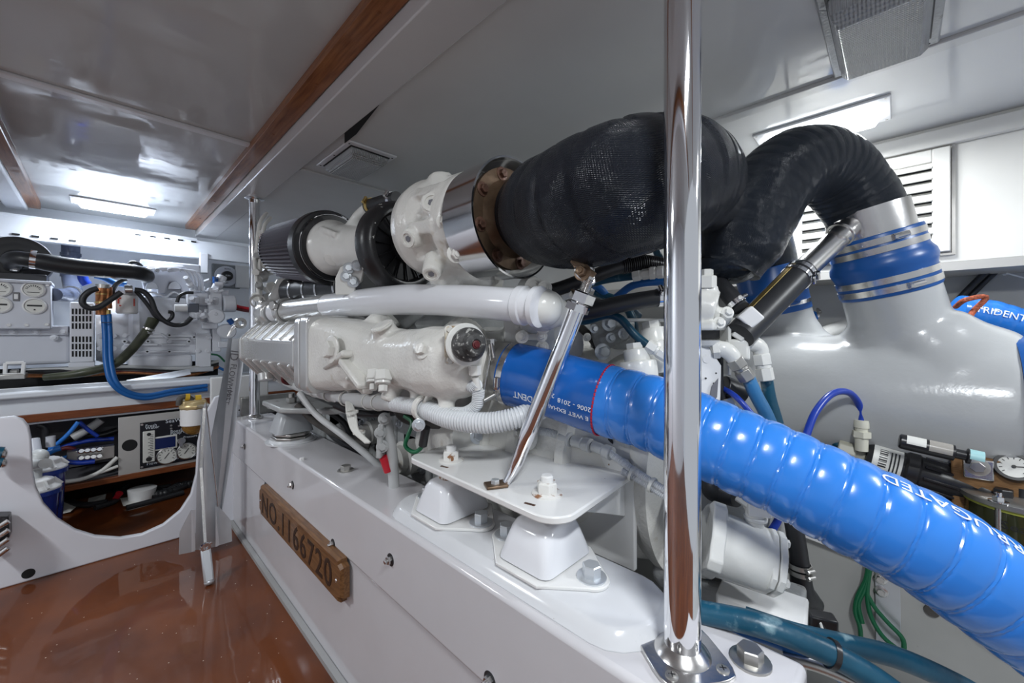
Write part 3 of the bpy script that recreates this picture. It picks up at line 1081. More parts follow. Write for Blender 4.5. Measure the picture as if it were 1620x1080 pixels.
prof = [(0, 0.106), (0.004, 0.108), (0.056, 0.108), (0.064, 0.111), (0.074, 0.117), (0.088, 0.119), (0.100, 0.116), (0.112, 0.112), (0.165, 0.112), (0.170, 0.110)]
MB().lathe(k0, cdir, prof, 56).build('sleeve', 'bluec', cp)
for t_, rr_ in ((0.018, 0.108), (0.042, 0.108), (0.126, 0.112), (0.152, 0.112)):
    clampband(MB(), k0 + cdir * t_, cdir, rr_, 0.017, side=(V(-0.9, -0.5, 0.0) if t_ in (0.018, 0.152) else V(0.6, -0.9, 0.1))).build('hose_clamp', 'steel', cp)

# grey silencer with two necks
TX, TZ, TR = 1.62, 0.825, 0.188
sl = thing('exhaust_silencer', 'big grey painted silencer tank with two necks along the starboard side', 'silencer', (TX, 0.15, TZ - TR))
n1 = k0 + cdir * 0.150
nb_top = W(1222, 462, d=1.46)
nb_dir = (W(1245, 560, d=1.46) - nb_top).normalized()
b = MB()
b.lathe((TX, -0.215, TZ), (0, 1, 0), [(0, TR + 0.006), (0.9, TR + 0.006), (0.93, TR * 0.9), (0.95, TR * 0.6)], 72)
b.lathe(n1, cdir, [(0, 0.109), (0.26, 0.113)], 48)
b.lathe(n1 + cdir * 0.13 + V(0, -0.02, 0), cdir + V(0, -0.25, 0), [(0, 0.112), (0.05, 0.135), (0.10, 0.175), (0.13, 0.18)], 48)
b.lathe(n1 + cdir * 0.13 + V(0, 0.02, 0), cdir + V(0, 0.2, 0), [(0, 0.105), (0.05, 0.12), (0.10, 0.15)], 48)
b.lathe(nb_top + nb_dir * 0.06, nb_dir, [(0, 0.105), (0.2, 0.108)], 48)
b.lathe(nb_top + nb_dir * 0.12, nb_dir, [(0, 0.108), (0.05, 0.125), (0.10, 0.17)], 48)
b.build('tank', 'tank', sl, remesh=0.0075, smooth=22)
# second coupler and pipe behind the gooseneck
cp2 = thing('silicone_coupler', 'blue silicone coupler half hidden behind the black gooseneck', 'coupler', tuple(nb_top))
MB().lathe(nb_top - nb_dir * 0.09, nb_dir, [(0, 0.104), (0.004, 0.106), (0.07, 0.106), (0.085, 0.113), (0.1, 0.106), (0.165, 0.106), (0.167, 0.104)], 48).build('sleeve', 'bluec', cp2)
clampband(MB(), nb_top + nb_dir * 0.05, nb_dir, 0.106, 0.013, False).build('hose_clamp', 'chrome', cp2)
gp = thing('exhaust_pipe', 'dark wrapped exhaust pipe of the far bank behind the gooseneck', 'exhaust pipe', tuple(nb_top - nb_dir * 0.08))
MB().tube([nb_top - nb_dir * 0.05, nb_top - nb_dir * 0.20, W(1170, 330, d=1.6), W(1110, 330, d=1.65)], 0.095, 36).build('wrapping', 'wrap2', gp)

# silencer outlet hose on the right edge
oh = thing('outlet_hose', 'dark blue hose band on the silencer end at the right edge', 'hose', (TX, -0.25, TZ))
MB().lathe((TX, -0.205, TZ), (0, -1, 0), [(0, TR + 0.007), (0.09, TR + 0.007), (0.12, TR + 0.004), (0.3, TR + 0.004)], 56, cap=False).ringsolid((TX, -0.205, TZ), (0, -1, 0), TR, TR + 0.008, 0.01, 56).build('sleeve', 'bluec', oh)

# the black suction hose running down from the gooseneck's inlet pipe
bh = thing('cooling_hose', 'stiff black hose with printed stripe sloping down from the gooseneck inlet', 'hose', tuple(W(1190, 520, d=0.98)))
h0, h1 = W(1270, 428, d=1.035), W(1178, 522, d=0.97)
ph_ = Path([h0, h1], 0.01, smooth=False)
MB().tube([h0, h1 + (h1 - h0) * 0.08], 0.0345, 32).build('hose', 'rubber', bh)
hd = (h1 - h0).normalized()
vw = (h0 - V(0, 0, EYE)).normalized()
sd = hd.cross(vw).normalized()
if sd.z < 0: sd = -sd
nrm = (-vw + sd * 0.9).normalized(); nrm = (nrm - hd * nrm.dot(hd)).normalized()
tn = hd.cross(nrm)
MB().box((h0 + h1) / 2 + nrm * 0.0335, (0.012, 0.003, (h1 - h0).length * 0.84), R=Matrix((tn, nrm, hd)).transposed()).build('printed_stripe', 'brass', bh)
for t_ in (0.012, 0.030):
    clampband(MB(), h0 + hd * t_, hd, 0.0345, 0.011, side=-vw - sd).build('hose_clamp', 'chrome', bh)

# ------------------------------------------------------------------ the big blue wet exhaust hose
wet = [W(806, 590, d=0.985), W(850, 600, d=0.95), W(935, 626, d=0.87), W(1030, 653, d=0.80), W(1110, 688, d=0.75), W(1230, 742, d=0.69),
       W(1340, 797, d=0.64), W(1450, 853, d=0.605), W(1560, 925, d=0.58), W(1680, 1010, d=0.565)]
pw = Path(wet, 0.002, up=(0, 0, 1))
hs = thing('wet_exhaust_hose', 'fat blue ribbed wet exhaust hose crossing in front of the engine to the lower right', 'hose', tuple(wet[0]))


def s_of(px):
    best, bs = 1e9, 0
    for p, s in zip(pw.P, pw.S):
        d = p.x * SN + p.y * CS
        u = p.x * CS - p.y * SN
        x = 810 + F_PX * u / d
        if abs(x - px) < best:
            best, bs = abs(x - px), s
    return bs


S_SLEEVE = s_of(958)
RW = 0.0735


def ribs(s, a):
    x = (s + 0.012 * sin(a + 0.6)) / 0.041
    fr = x - ffloor(x)
    e = min(fr, 1 - fr)
    return 1.0 + 0.045 * (1 - (1 - min(1, e * 2)) ** 2.4) - 0.012 + 0.02 * max(0, 1 - e * 28) - 0.016 * max(0, 1 - abs(e - 0.07) * 22)


def rsleeve(s, a):
    x = (s - 0.03) / 0.05
    return 1.045 + (0.016 * sin(min(1, max(0, s / 0.03)) * pi) if s < 0.03 else 0) + 0.004 * sin(a * 2 + s * 30)


MB().tube(None, RW, 72, rf=ribs, path=pw, s0=S_SLEEVE - 0.01, s1=pw.L).build('ribbed_hose', 'bluel', hs)
MB().tube(None, RW, 64, rf=rsleeve, path=pw, s0=0.0, s1=S_SLEEVE).build('cuff', 'blue', hs, label='smooth darker blue hose cuff with red edge')
p, t_, u_, b_ = pw.at(S_SLEEVE)
b = MB()
for i in range(60):
    a0, a1 = 2 * pi * i / 60, 2 * pi * (i + 0.8) / 60
    b.cyl(p + (u_ * cos(a0) + b_ * sin(a0)) * RW * 1.035, p + (u_ * cos(a1) + b_ * sin(a1)) * RW * 1.035 + t_ * 0.001, 0.0019, n=8)
b.build('red_edge', 'redw', hs)
p0, t0_, u0_, b0_ = pw.at(0.0)
MB().lathe(p0 - t0_ * 0.075, t0_, [(0, 0.074), (0.012, 0.077), (0.016, 0.070), (0.09, 0.069)], 48).build('inner_pipe', 'whitepipe', hs)


# printing on the hose: upside down, as the hose lies
def ang_at(s, py_frac):
    return 0


def view_angle(s, side):
    """angle on the hose that faces the camera, turned by side radians (positive = upwards)"""
    p, t, u, b = pw.at(s)
    v = (V(0, 0, EYE) - p)
    v = (v - t * v.dot(t)).normalized()
    base = atan2(v.dot(b), v.dot(u))
    up = V(0, 0, 1)
    up = (up - t * up.dot(t)).normalized()
    ua = atan2(up.dot(b), up.dot(u))
    d = (ua - base + pi) % (2 * pi) - pi
    return base + (side if d > 0 else -side), (1 if d > 0 else -1)


def hose_text(txt, px, side, size, s_dir=-1, res=3, rk=1.047, width=1.0):
    s = s_of(px)
    a, sg = view_angle(s, side)
    # upside down: text runs from right to left, its top points down
    f = ontube(pw, s, a, RW * rk, flip=-sg, along=s_dir)
    return letters(txt, size, f, 0.0005, res, width)


hose_text('TRIDENT', 893, -0.55, 0.024).build('printing', 'printw', hs)
hose_text('2006 - 2018', 957.5, -0.30, 0.0135, width=1.1).build('printing', 'printw', hs)
hose_text('E WET EXHAUST', 956, -0.58, 0.0135, width=1.1).build('printing', 'printw', hs)
hose_text('200V 1', 905, -0.25, 0.0135).build('printing', 'printw', hs)
hose_text('P CORRUGATED', 1606, 1.18, 0.024, rk=1.030, res=4, width=1.25).build('printing', 'printw', hs)
clampband(MB(), p0 + t0_ * 0.012, t0_, RW * 1.06, 0.014, side=-vw).build('hose_clamp', 'steel', hs)
# T-bolt clamps at the injection elbow
for q_ in (-0.010, -0.030):
    b = MB().ringsolid(p0 + t0_ * (q_ - 0.012), t0_, 0.0695, 0.0745, 0.024, 48)
    b.build('hose_clamp', 'steeld', hs)
c = W(776, 560, d=0.93)
MB().cyl(c + V(0, 0, 0.03), c - V(0.01, 0.02, 0.01), 0.006).cyl(c, W(762, 636, d=0.91), 0.0025, n=10).hexp(c + V(0, 0, 0.02), (0, 0, 1), 0.010, 0.016).build('clamp_bolt', 'steel', hs)
c = W(790, 620, d=0.93)
MB().cyl(c, W(765, 634, d=0.91), 0.006).hexp(c, W(765, 634, d=0.91) - c, 0.009, 0.012).build('clamp_bolt', 'steeld', hs)


# ================================================================== MAIN ENGINE
eng = thing('main_engine', 'large white painted V diesel engine filling the middle of the room', 'engine', (1.1, 1.4, 0.3))


def oct_ring(cx, cz, y, hx, hz, c, rot=0.0, cxo=0.0):
    p = []
    for sx, sz in ((hx - c, hz), (hx, hz - c), (hx, -hz + c), (hx - c, -hz), (-hx + c, -hz), (-hx, -hz + c), (-hx, hz - c), (-hx + c, hz)):
        x = sx * cos(rot) - sz * sin(rot)
        z = sx * sin(rot) + sz * cos(rot)
        p.append(V(cx + x, y, cz + z))
    return p


# crankcase, sump, cylinder banks
b = MB()
b.loft([oct_ring(1.10, 0.62, y, 0.25, 0.26, 0.08) for y in (0.86, 2.45)])
b.loft([oct_ring(1.10, 0.36, y, 0.16, 0.10, 0.04) for y in (0.9, 2.4)])
for i in range(6):
    y = 1.0 + i * 0.25
    b.box((0.86, y, 0.62), (0.04, 0.04, 0.36))
    b.box((0.88, y + 0.12, 0.56), (0.06, 0.14, 0.14))
b.build('crankcase', 'castg', eng, bevel=0.01)
b = MB()
b.loft([oct_ring(0.86, 0.93, y, 0.15, 0.17, 0.05, 0.6) for y in (0.92, 2.4)])
b.loft([oct_ring(1.34, 0.93, y, 0.15, 0.17, 0.05, -0.6) for y in (0.92, 2.4)])
for i in range(6):
    y = 1.03 + i * 0.24
    b.box((0.76, y, 1.06), (0.12, 0.16, 0.08), R=Matrix.Rotation(-0.6, 3, 'Y'))
b.build('cylinder_banks', 'castg', eng, bevel=0.012)
# bolts, studs and small castings scattered over the visible flank
rng = random.Random(3)
for i in range(34):
    y = 0.95 + rng.random() * 1.35
    z = 0.42 + rng.random() * 0.40
    b = MB().bolt((0.85 if z > .5 else 0.93, y, z), (-1, 0, 0.15), 0.008 + rng.random() * 0.007, None, stud=0.006)
    b.build('bolt', rng.choice(['castg', 'zinc', 'cast']), eng)
for (y, z, r, l) in ((1.02, 0.60, 0.055, 0.10), (1.35, 0.55, 0.065, 0.09), (1.62, 0.60, 0.05, 0.10), (1.9, 0.55, 0.06, 0.08), (1.2, 0.74, 0.035, 0.12)):
    MB().lathe((0.86, y, z), (-1, 0, 0), [(0, r), (l * 0.7, r), (l * 0.75, r * 0.8), (l, r * 0.75)], 28).bolt((0.86 - l, y, z), (-1, 0, 0), 0.012).build('side_cover', 'cast', eng)

# ---- cooled exhaust manifold / intercooler along the port bank
MZ = 0.955


def mx(y):
    return 0.600 - (y - 0.72) / 1.6 * 0.05


def rring(y, hx, hz, c, rot=0.0, z=MZ, n=5, xo=0.0):
    """rounded box section"""
    p = []
    for q, (sx, sz) in enumerate(((1, 1), (-1, 1), (-1, -1), (1, -1))):
        for i in range(n):
            a = (q + i / (n - 1)) * pi / 2
            x = sx * (hx - c) + c * cos(a)
            zz = sz * (hz - c) + c * sin(a)
            p.append(V(mx(y) + xo + x * cos(rot) - zz * sin(rot), y, z + x * sin(rot) + zz * cos(rot)))
    return p


b = MB()
secs = [(0.700, 0.045, 0.050, 0.045), (0.715, 0.062, 0.068, 0.06), (0.76, 0.080, 0.082, 0.065), (0.84, 0.086, 0.090, 0.07), (0.90, 0.080, 0.084, 0.07), (0.98, 0.078, 0.082, 0.07),
        (1.10, 0.084, 0.092, 0.07), (1.22, 0.094, 0.108, 0.065), (1.34, 0.100, 0.120, 0.055), (1.42, 0.102, 0.125, 0.05)]
b.loft([rring(y, hx, hz, c) for y, hx, hz, c in secs])
# large raised round pad, small boss, ribs, feet
for (px, py, d, r, l) in ((608, 522, 1.10, 0.036, 0.02), (575, 528, 1.20, 0.018, 0.012), (672, 552, 0.94, 0.022, 0.02)):
    c = W(px, py, d=d)
    ctr = V(mx(c.y), c.y, MZ)
    dr = (c - ctr).normalized()
    b.cyl(ctr, c + dr * l, r, r * 0.92, 28)
for y in (0.80, 0.92):
    b.cyl((mx(y), y, MZ), (mx(y) - 0.02, y - 0.02, MZ - 0.125), 0.024, 0.02)
b.cyl((mx(1.0), 1.0, MZ), (mx(1.0) - 0.045, 1.0, MZ - 0.115), 0.030, 0.024)
b.sph((mx(0.76) + 0.01, 0.765, MZ + 0.005), (0.088, 0.07, 0.092), 28)
b.lbox((mx(1.3) - 0.06, 1.18, MZ - 0.09), (mx(1.3) - 0.09, 1.40, MZ - 0.02), 0.03, 0.02)
b.lbox((mx(1.2) - 0.05, 1.1, MZ - 0.09), (mx(1.2) + 0.04, 1.25, MZ - 0.10), 0.03, 0.03)
# duct climbing behind
b.cyl((mx(1.28), 1.28, MZ + 0.02), (mx(1.28) + 0.08, 1.2, MZ + 0.13), 0.05, 0.045)
b.cyl((mx(0.84) + 0.02, 0.84, MZ), (mx(0.84) + 0.12, 0.86, MZ + 0.06), 0.07)
manifold = b.build('exhaust_manifold', 'cast', eng, remesh=0.0055, smooth=5)
c = W(608, 519, d=1.075)
dr = (c - V(mx(c.y), c.y, MZ)).normalized()
MB().lathe(c + dr * 0.004, dr, [(0, 0.028), (0.004, 0.028), (0.004, 0.022), (0.001, 0.0215)], 32).build('core_plug', 'cast', manifold)
for (px, py, d, r) in ((670, 553, 0.925, 0.0145), (574, 527, 1.175, 0.009)):
    c = W(px, py, d=d)
    dr = (c - V(mx(c.y) + 0.02, c.y + 0.02, MZ)).normalized()
    MB().bolt(c, dr, r, 0.012, washer=True).build('plug', 'cast', manifold)
# flange between the two halves with one big hex bolt and a wedge shaped ear
b = MB()
b.loft([rring(1.40, 0.108, 0.132, 0.03), rring(1.455, 0.110, 0.134, 0.03)])
b.loft([rring(1.475, 0.106, 0.130, 0.03), rring(1.52, 0.106, 0.130, 0.03)])
b.build('joint_flange', 'silverpaint', eng, bevel=0.004)
c = W(523, 553, X=mx(1.4) - 0.106)
MB().bolt(c + V(0.004, 0, 0), (-1, -0.1, 0.1), 0.026, 0.016).build('bolt', 'cast', eng)
b = MB()
for (pa, pb) in (((545, 570), (578, 612)), ((552, 558), (520, 580))):
    b.lbox(W(*pa, X=mx(1.3) - 0.09), W(*pb, X=mx(1.3) - 0.085), 0.04, 0.02)
b.build('cast_ribs', 'cast', eng, bevel=0.006)
# silver ribbed cooler housing beyond the flange
b = MB()


def cring(y, s=1.0):
    x, z = mx(y), MZ
    return [V(x - 0.098 * s, y, z + 0.040 * s), V(x - 0.03 * s, y, z + 0.110 * s), V(x + 0.09 * s, y, z + 0.110 * s), V(x + 0.10 * s, y, z - 0.06 * s),
            V(x + 0.05 * s, y, z - 0.150 * s), V(x - 0.01 * s, y, z - 0.142 * s), V(x - 0.098 * s, y, z - 0.045 * s)]


b.loft([cring(1.52), cring(2.20), cring(2.27, 0.84)])
b.build('cooler_housing', 'silverpaint', eng, bevel=0.008, seg=3)
for y in (1.16, 1.27):
    MB().lbox((mx(y) - 0.085, y, MZ - 0.055), (mx(y) - 0.01, y, MZ - 0.125), 0.016, 0.02, up=(-1, 0, -1)).build('lower_rib', 'cast', eng, bevel=0.006)
for i in range(6):
    b = MB()
    y = 1.59 + i * 0.105
    x = mx(y)
    b.lbox((x - 0.096, y, MZ + 0.045), (x - 0.032, y, MZ + 0.113), 0.014, 0.010, up=(-1, 0, 1))
    b.lbox((x - 0.036, y, MZ + 0.112), (x + 0.06, y, MZ + 0.112), 0.014, 0.012)
    b.lbox((x - 0.100, y, MZ - 0.045), (x - 0.014, y + 0.0, MZ - 0.144), 0.012, 0.014, up=(-1, 0, -1))
    b.build('cooler_rib', 'silverpaint', eng, bevel=0.003)
b = MB().loft([cring(2.20, 1.07), cring(2.225, 1.07)]).loft([cring(1.53, 1.07), cring(1.55, 1.07)])
b.build('edge_flange', 'silverpaint', eng, bevel=0.004)
for k in range(5):
    y = 1.62 + k * 0.13
    MB().bolt((mx(y) + 0.03, y + 0.04, MZ + 0.110), (0, 0, 1), 0.010).build('bolt', 'silverpaint', eng)
c = W(398, 556, X=0.455)
MB().lathe((mx(2.0) - 0.06, 1.98, MZ - 0.125), (0, -0.3, -1), [(-0.02, 0.03), (0.01, 0.03), (0.012, 0.02)], 20).build('boss', 'silverpaint', eng)

# oil filler with black cap on the near end
c = W(722, 545, d=0.90)
cd = (W(760, 545, d=0.795) - c).normalized()
f = MB().box(c + cd * 0.0, (0.07, 0.012, 0.085), rz=0.15)
fl = f.build('filler_flange', mat('stained_gasket_white', (0.62, 0.58, 0.48), 0.4, spots=((0.35, 0.24, 0.12), 40, 0.5, 0.65)), eng, bevel=0.006)
_, u_, v_ = frame(cd)
for sx, sz in ((-1, -1), (1, -1), (1, 1), (-1, 1)):
    MB().bolt(c + V(sx * 0.027, -0.007, sz * 0.033), cd, 0.0065, 0.006).build('bolt', 'cast', fl)
b = MB()
for i in range(6):
    b.lathe(c + cd * (0.008 + i * 0.0058), cd, [(0, 0.026), (0.0008, 0.029), (0.0035, 0.029), (0.005, 0.026)], 32)
b.cyl(c, c + cd * 0.06, 0.025)
b.build('filler_neck', 'white', eng)
MB().lathe(c + cd * 0.044, cd, [(0, 0.036), (0.003, 0.045), (0.010, 0.0465), (0.013, 0.044), (0.014, 0.039)], 48).build('filler_rim', 'white', eng)
MB().lathe(c + cd * 0.056, cd, [(0, 0.036), (0.010, 0.037), (0.020, 0.036), (0.026, 0.031), (0.030, 0.025), (0.036, 0.0245), (0.046, 0.022), (0.049, 0.017), (0.049, 0.011), (0.046, 0.010)], 40).build('filler_cap', 'knob', eng, label='worn black filler cap')
MB().lathe(c + cd * 0.101, cd, [(0, 0.009), (0.003, 0.0085), (0.0045, 0.004)], 20).hexp(c + cd * 0.104, cd, 0.006, 0.003).build('cap_emblem', 'maroon', eng)

# fat white charge air pipe above the manifold
b = MB()
pc = [W(437, 494, d=1.86), W(480, 489, d=1.72), W(560, 480, d=1.42), W(640, 474, d=1.18), W(730, 476, d=0.99), W(800, 481, d=0.885), W(838, 484, d=0.85)]
ppc = Path(pc, 0.01)
b.tube(None, [0.047, 0.047, 0.047, 0.047, 0.045, 0.040, 0.037], 40, path=ppc)
b.build('charge_air_pipe', 'whitepipe', eng)
b = MB().tube(None, 0.0485, 40, path=ppc, s0=0.10, s1=0.50)
b.build('pipe_sleeve', 'silverpaint', eng)
b = MB()
p_, t_, _, _ = ppc.at(0.09)
b.ringsolid(p_ - t_ * 0.01, t_, 0.05, 0.060, 0.03, 40)
b.hexp(p_ + V(-0.05, -0.02, 0.02), (-1, -0.5, 0.2), 0.02, 0.018)
b.build('pipe_collar', 'silverpaint', eng, bevel=0.002)
b = MB()
c = W(432, 495, d=1.88)
b.lathe(c + V(0, 0.09, 0), (0, -1, 0), [(0, 0.062), (0.03, 0.064), (0.06, 0.060), (0.09, 0.052)], 32)
b.sph(c + V(0.02, 0.09, 0.0), 0.062, 24)
b.cyl(c + V(0.03, 0.1, 0.0), c + V(0.10, 0.12, 0.16), 0.055)
b.build('pipe_elbow', 'silverpaint', eng, remesh=0.006, smooth=4)
for k in range(4):
    a = k * pi / 2 + 0.6
    MB().bolt(c + V(0.06 * cos(a), 0.045, 0.06 * sin(a)), (0, -1, 0), 0.010).build('bolt', 'silverpaint', eng)
b = MB()
p_, t_, _, _ = ppc.at(ppc.L)
b.lathe(p_ - t_ * 0.03, t_, [(0, 0.039), (0.004, 0.043), (0.02, 0.043), (0.023, 0.039), (0.04, 0.037), (0.045, 0.044), (0.056, 0.044), (0.058, 0.038)], 40)
b.build('pipe_coupling', 'whitepipe', eng)
# thermostat housing at the pipe's near end
b = MB()
h = W(866, 490, d=0.915)
b.sph(h, (0.042, 0.042, 0.046), 24)
b.sph(W(857, 487, d=0.868), (0.046, 0.046, 0.044), 24)
b.cyl(h, W(843, 485, d=0.868), 0.041)
b.cyl(h, h + V(0.06, 0.10, -0.02), 0.045)
b.cyl(h + V(0.0, 0.02, 0.02), W(838, 455, d=1.05), 0.035)
b.cyl(h, W(890, 497, d=0.93), 0.032)
b.lbox(W(836, 500, d=1.04), W(836, 562, d=1.06), 0.13, 0.10, up=(-0.7, -0.7, 0))
b.lbox(W(800, 520, d=1.12), W(800, 600, d=1.14), 0.14, 0.10, up=(-0.7, -0.7, 0))
b.cyl(W(815, 505, d=1.05), W(860, 540, d=1.04), 0.035)
b.build('thermostat_housing', 'white', eng, remesh=0.005, smooth=3)
for (px, py, d, r) in ((868, 480, 0.845, 0.011), (845, 453, 0.90, 0.012), (862, 455, 0.90, 0.009), (826, 533, 0.86, 0.009), (859, 517, 0.86, 0.010), (829, 531, 0.90, 0.009), (857, 532, 0.87, 0.008), (858, 549, 0.88, 0.009), (820, 517, 0.92, 0.009)):
    c = W(px, py, d=d)
    MB().bolt(W(px, py, d=(d + 0.085) if py > 505 else (0.868 if px > 860 else 0.90)), (V(0, 0, EYE) - c).normalized() + V(-0.2, 0, 0.2), r * 1.1, None, stud=0.004).build('bolt', 'cast', eng)
MB().box(W(843, 533, d=0.985), (0.06, 0.02, 0.018), rz=-0.7).build('bridge_plate', 'cast', eng, bevel=0.003)

# bellhousing, flywheel housing, gearbox
b = MB()
b.lathe((1.08, 0.86, 0.68), (0, -1, 0), [(0, 0.345), (0.03, 0.345), (0.035, 0.325), (0.10, 0.325), (0.11, 0.335), (0.14, 0.335), (0.15, 0.31), (0.25, 0.30), (0.26, 0.318), (0.285, 0.318), (0.29, 0.29), (0.36, 0.265), (0.42, 0.25), (0.45, 0.265), (0.47, 0.265), (0.48, 0.22)], 64)
b.build('bellhousing', 'cast', eng)
for k in range(24):
    a = k * pi / 12
    MB().bolt((1.08 + 0.332 * cos(a), 0.825 - 0.105, 0.68 + 0.332 * sin(a)), (0, -1, 0), 0.008).build('bolt', 'cast', eng)
b = MB()
b.loft([oct_ring(1.10, 0.62, y, hx, hz, 0.05) for y, hx, hz in ((0.42, 0.20, 0.22), (0.30, 0.16, 0.18), (0.20, 0.12, 0.14))])
b.loft([oct_ring(1.10, 0.28, y, hx, hz, 0.04) for y, hx, hz in ((0.40, 0.14, 0.2), (0.16, 0.12, 0.12))])
b.build('gearbox', 'castg', eng, bevel=0.015)

# ---- turbocharger
TY = V(0, -1, 0)
TB0 = 0
tb = thing('turbocharger', 'white near turbocharger with polished ring between air filter and black elbow', 'turbocharger', tuple(TA + V(0, 0.25, -0.15)))
# polished heat shield ring
MB().lathe(TA + V(0, 0.075, 0) , (0.02, -1, 0.01), [(0, 0.142), (0.105, 0.1445)], 72, cap=False).lathe(TA + V(0, 0.075, 0), (0.02, -1, 0.01), [(0, 0.1395), (0.105, 0.142)], 72, cap=False).ringsolid(TA + V(0.002, -0.030, 0), (0.02, -1, 0.01), 0.1405, 0.1455, 0.002, 72).build('heat_shield_ring', mat('ring_steel', (0.62, 0.62, 0.63), 0.12, metal=1.0, bump=0.03, bscale=10), tb)
tc = W(703, 362, d=1.16)
b = MB()
axl = (TA - tc).normalized()
b.lathe(tc - axl * 0.13, axl, [(0, 0.07), (0.02, 0.10), (0.06, 0.134), (0.10, 0.143), (0.14, 0.136), (0.165, 0.118), (0.20, 0.108), (0.23, 0.110), (0.255, 0.134), (0.30, 0.134)], 56)
for k in range(8):
    a = k * pi / 4 + 0.2
    _, uk, vk = frame(axl)
    dk = uk * cos(a) + vk * sin(a)
    b.lbox(tc + axl * -0.02 + dk * 0.120, tc + axl * 0.13 + dk * 0.122, 0.034, 0.03, up=dk)
cam_n = (V(0, 0, EYE) - tc).normalized()
for (px, py, d, r, l) in ((683, 320, 0.985, 0.030, 0.05), (645, 378, 1.03, 0.026, 0.05), (682, 434, 1.0, 0.024, 0.05)):
    c = W(px, py, d=d)
    dr = (c - tc).normalized()
    b.cyl(c - dr * 0.07, c, r * 1.2, r, 24)
b.cyl(W(700, 315, d=1.12), W(697, 285, d=1.12), 0.045, 0.036, 28)
b.cyl(W(697, 285, d=1.12), W(696, 277, d=1.12), 0.038, 0.032, 28)
# arms reaching to the ring
b.lbox(W(693, 372, d=1.0), W(752, 372, d=0.905), 0.035, 0.03)
b.lbox(W(700, 322, d=1.02), W(748, 312, d=0.95), 0.035, 0.03)
b.cyl(W(715, 420, d=1.1), W(720, 470, d=1.12), 0.07, 0.06)
b.cyl(W(730, 425, d=1.08), W(790, 440, d=1.05), 0.045, 0.05)
hous = b.build('turbine_housing', 'cast', tb, remesh=0.005, smooth=5)
for (px, py, d, r) in ((683, 320, 0.983, 0.024), (645, 378, 1.028, 0.021), (682, 434, 0.998, 0.020)):
    c = W(px, py, d=d)
    dr = (c - tc).normalized()
    b = MB().lathe(c - dr * 0.006, dr, [(0, r), (0.008, r), (0.008, r * 0.72), (0.003, r * 0.70)], 28)
    pl = b.build('plug', 'cast', hous)
    MB().hexp(c - dr * 0.001, dr, r * 0.42, 0.0012).build('hex_socket', 'printg', pl)
for (px, py, d) in ((704, 350, 0.96), (721, 401, 0.955), (730, 345, 0.955)):
    c = W(px, py, d=d)
    MB().bolt(c, (cam_n + V(0, -0.8, 0)), 0.014, 0.012, stud=0.004).build('bolt', 'cast', hous)
# black compressor housing with radial vanes
cc = W(633, 392, d=1.32)
ca = V(0.12, -1, 0.0).normalized()
b = MB()
_, cu, cv = frame(ca)
ringpts = [cc + (cu * cos(2 * pi * i / 40) + cv * sin(2 * pi * i / 40)) * 0.118 for i in range(41)]
b.lathe(cc, ca, [(-0.07, 0.085), (-0.055, 0.12), (-0.03, 0.146), (0.0, 0.150), (0.02, 0.147), (0.032, 0.136), (0.036, 0.126), (0.034, 0.116), (0.022, 0.108), (0.012, 0.104)], 64)
b.build('compressor_housing', mat('compressor_black', (0.015, 0.015, 0.017), 0.34, bump=0.15, bscale=60, spots=((0.45, 0.45, 0.43), 60, 0.70, 0.72)), tb)
b = MB()
for k in range(15):
    a = 2 * pi * k / 15
    dr = cu * cos(a) + cv * sin(a)
    b.lbox(cc + ca * 0.022 + dr * 0.045, cc + ca * 0.026 + dr * 0.110, 0.0035, 0.007, up=ca)
b.lathe(cc + ca * 0.010, ca, [(0, 0.112), (0.008, 0.112)], 40)
b.ringsolid(cc + ca * 0.014, ca, 0.04, 0.05, 0.016)
b.build('vane_ring', mat('vane_black', (0.012, 0.012, 0.014), 0.4, spec=0.25), tb, label='black radial vanes')
for (px, py, d) in ((597, 345, 1.27), (600, 425, 1.27), (656, 330, 1.22)):
    c = W(px, py, d=d)
    MB().box(c, (0.02, 0.035, 0.014), rz=0.2).bolt(c + V(0, -0.015, 0), (-0.4, -1, 0), 0.010, 0.012).build('clamp', 'plastic', tb)
MB().lathe(cc - ca * 0.0, ca, [(0.036, 0.040), (0.11, 0.052), (0.13, 0.07), (0.16, 0.08)], 32).build('bearing_housing', 'castg', tb)
# white inlet duct
fa = W(522, 393, d=1.60)
fb_ = W(453, 398, d=1.86)
b = MB()
fx = (cc - fa).normalized()
b.lathe(fa - fx * 0.03, fx, [(0, 0.118), (0.02, 0.124), (0.03, 0.120), (0.06, 0.112), (0.09, 0.100), (0.13, 0.090), (0.20, 0.082), (0.26, 0.080), ((cc - fa).length, 0.08)], 48)
b.cyl(fa + fx * 0.12 + V(0, 0, 0.05), fa + fx * 0.17 + V(0.02, 0, 0.125), 0.024, 0.020)
b.cyl(fa + fx * 0.17 + V(0.02, 0, 0.125), fa + fx * 0.24 + V(0.02, 0, 0.155), 0.020)
c = W(525, 410, d=1.47)
dr = (c - (fa + fx * 0.1)).normalized()
b.cyl(c - dr * 0.06, c, 0.042, 0.030)
b.lbox(W(510, 362, d=1.50), W(535, 372, d=1.42), 0.03, 0.02)
b.build('inlet_duct', 'white', tb, remesh=0.005, smooth=4)
MB().lathe(c, dr, [(0, 0.024), (0.006, 0.024), (0.008, 0.018)], 24).build('plug', 'white', tb)
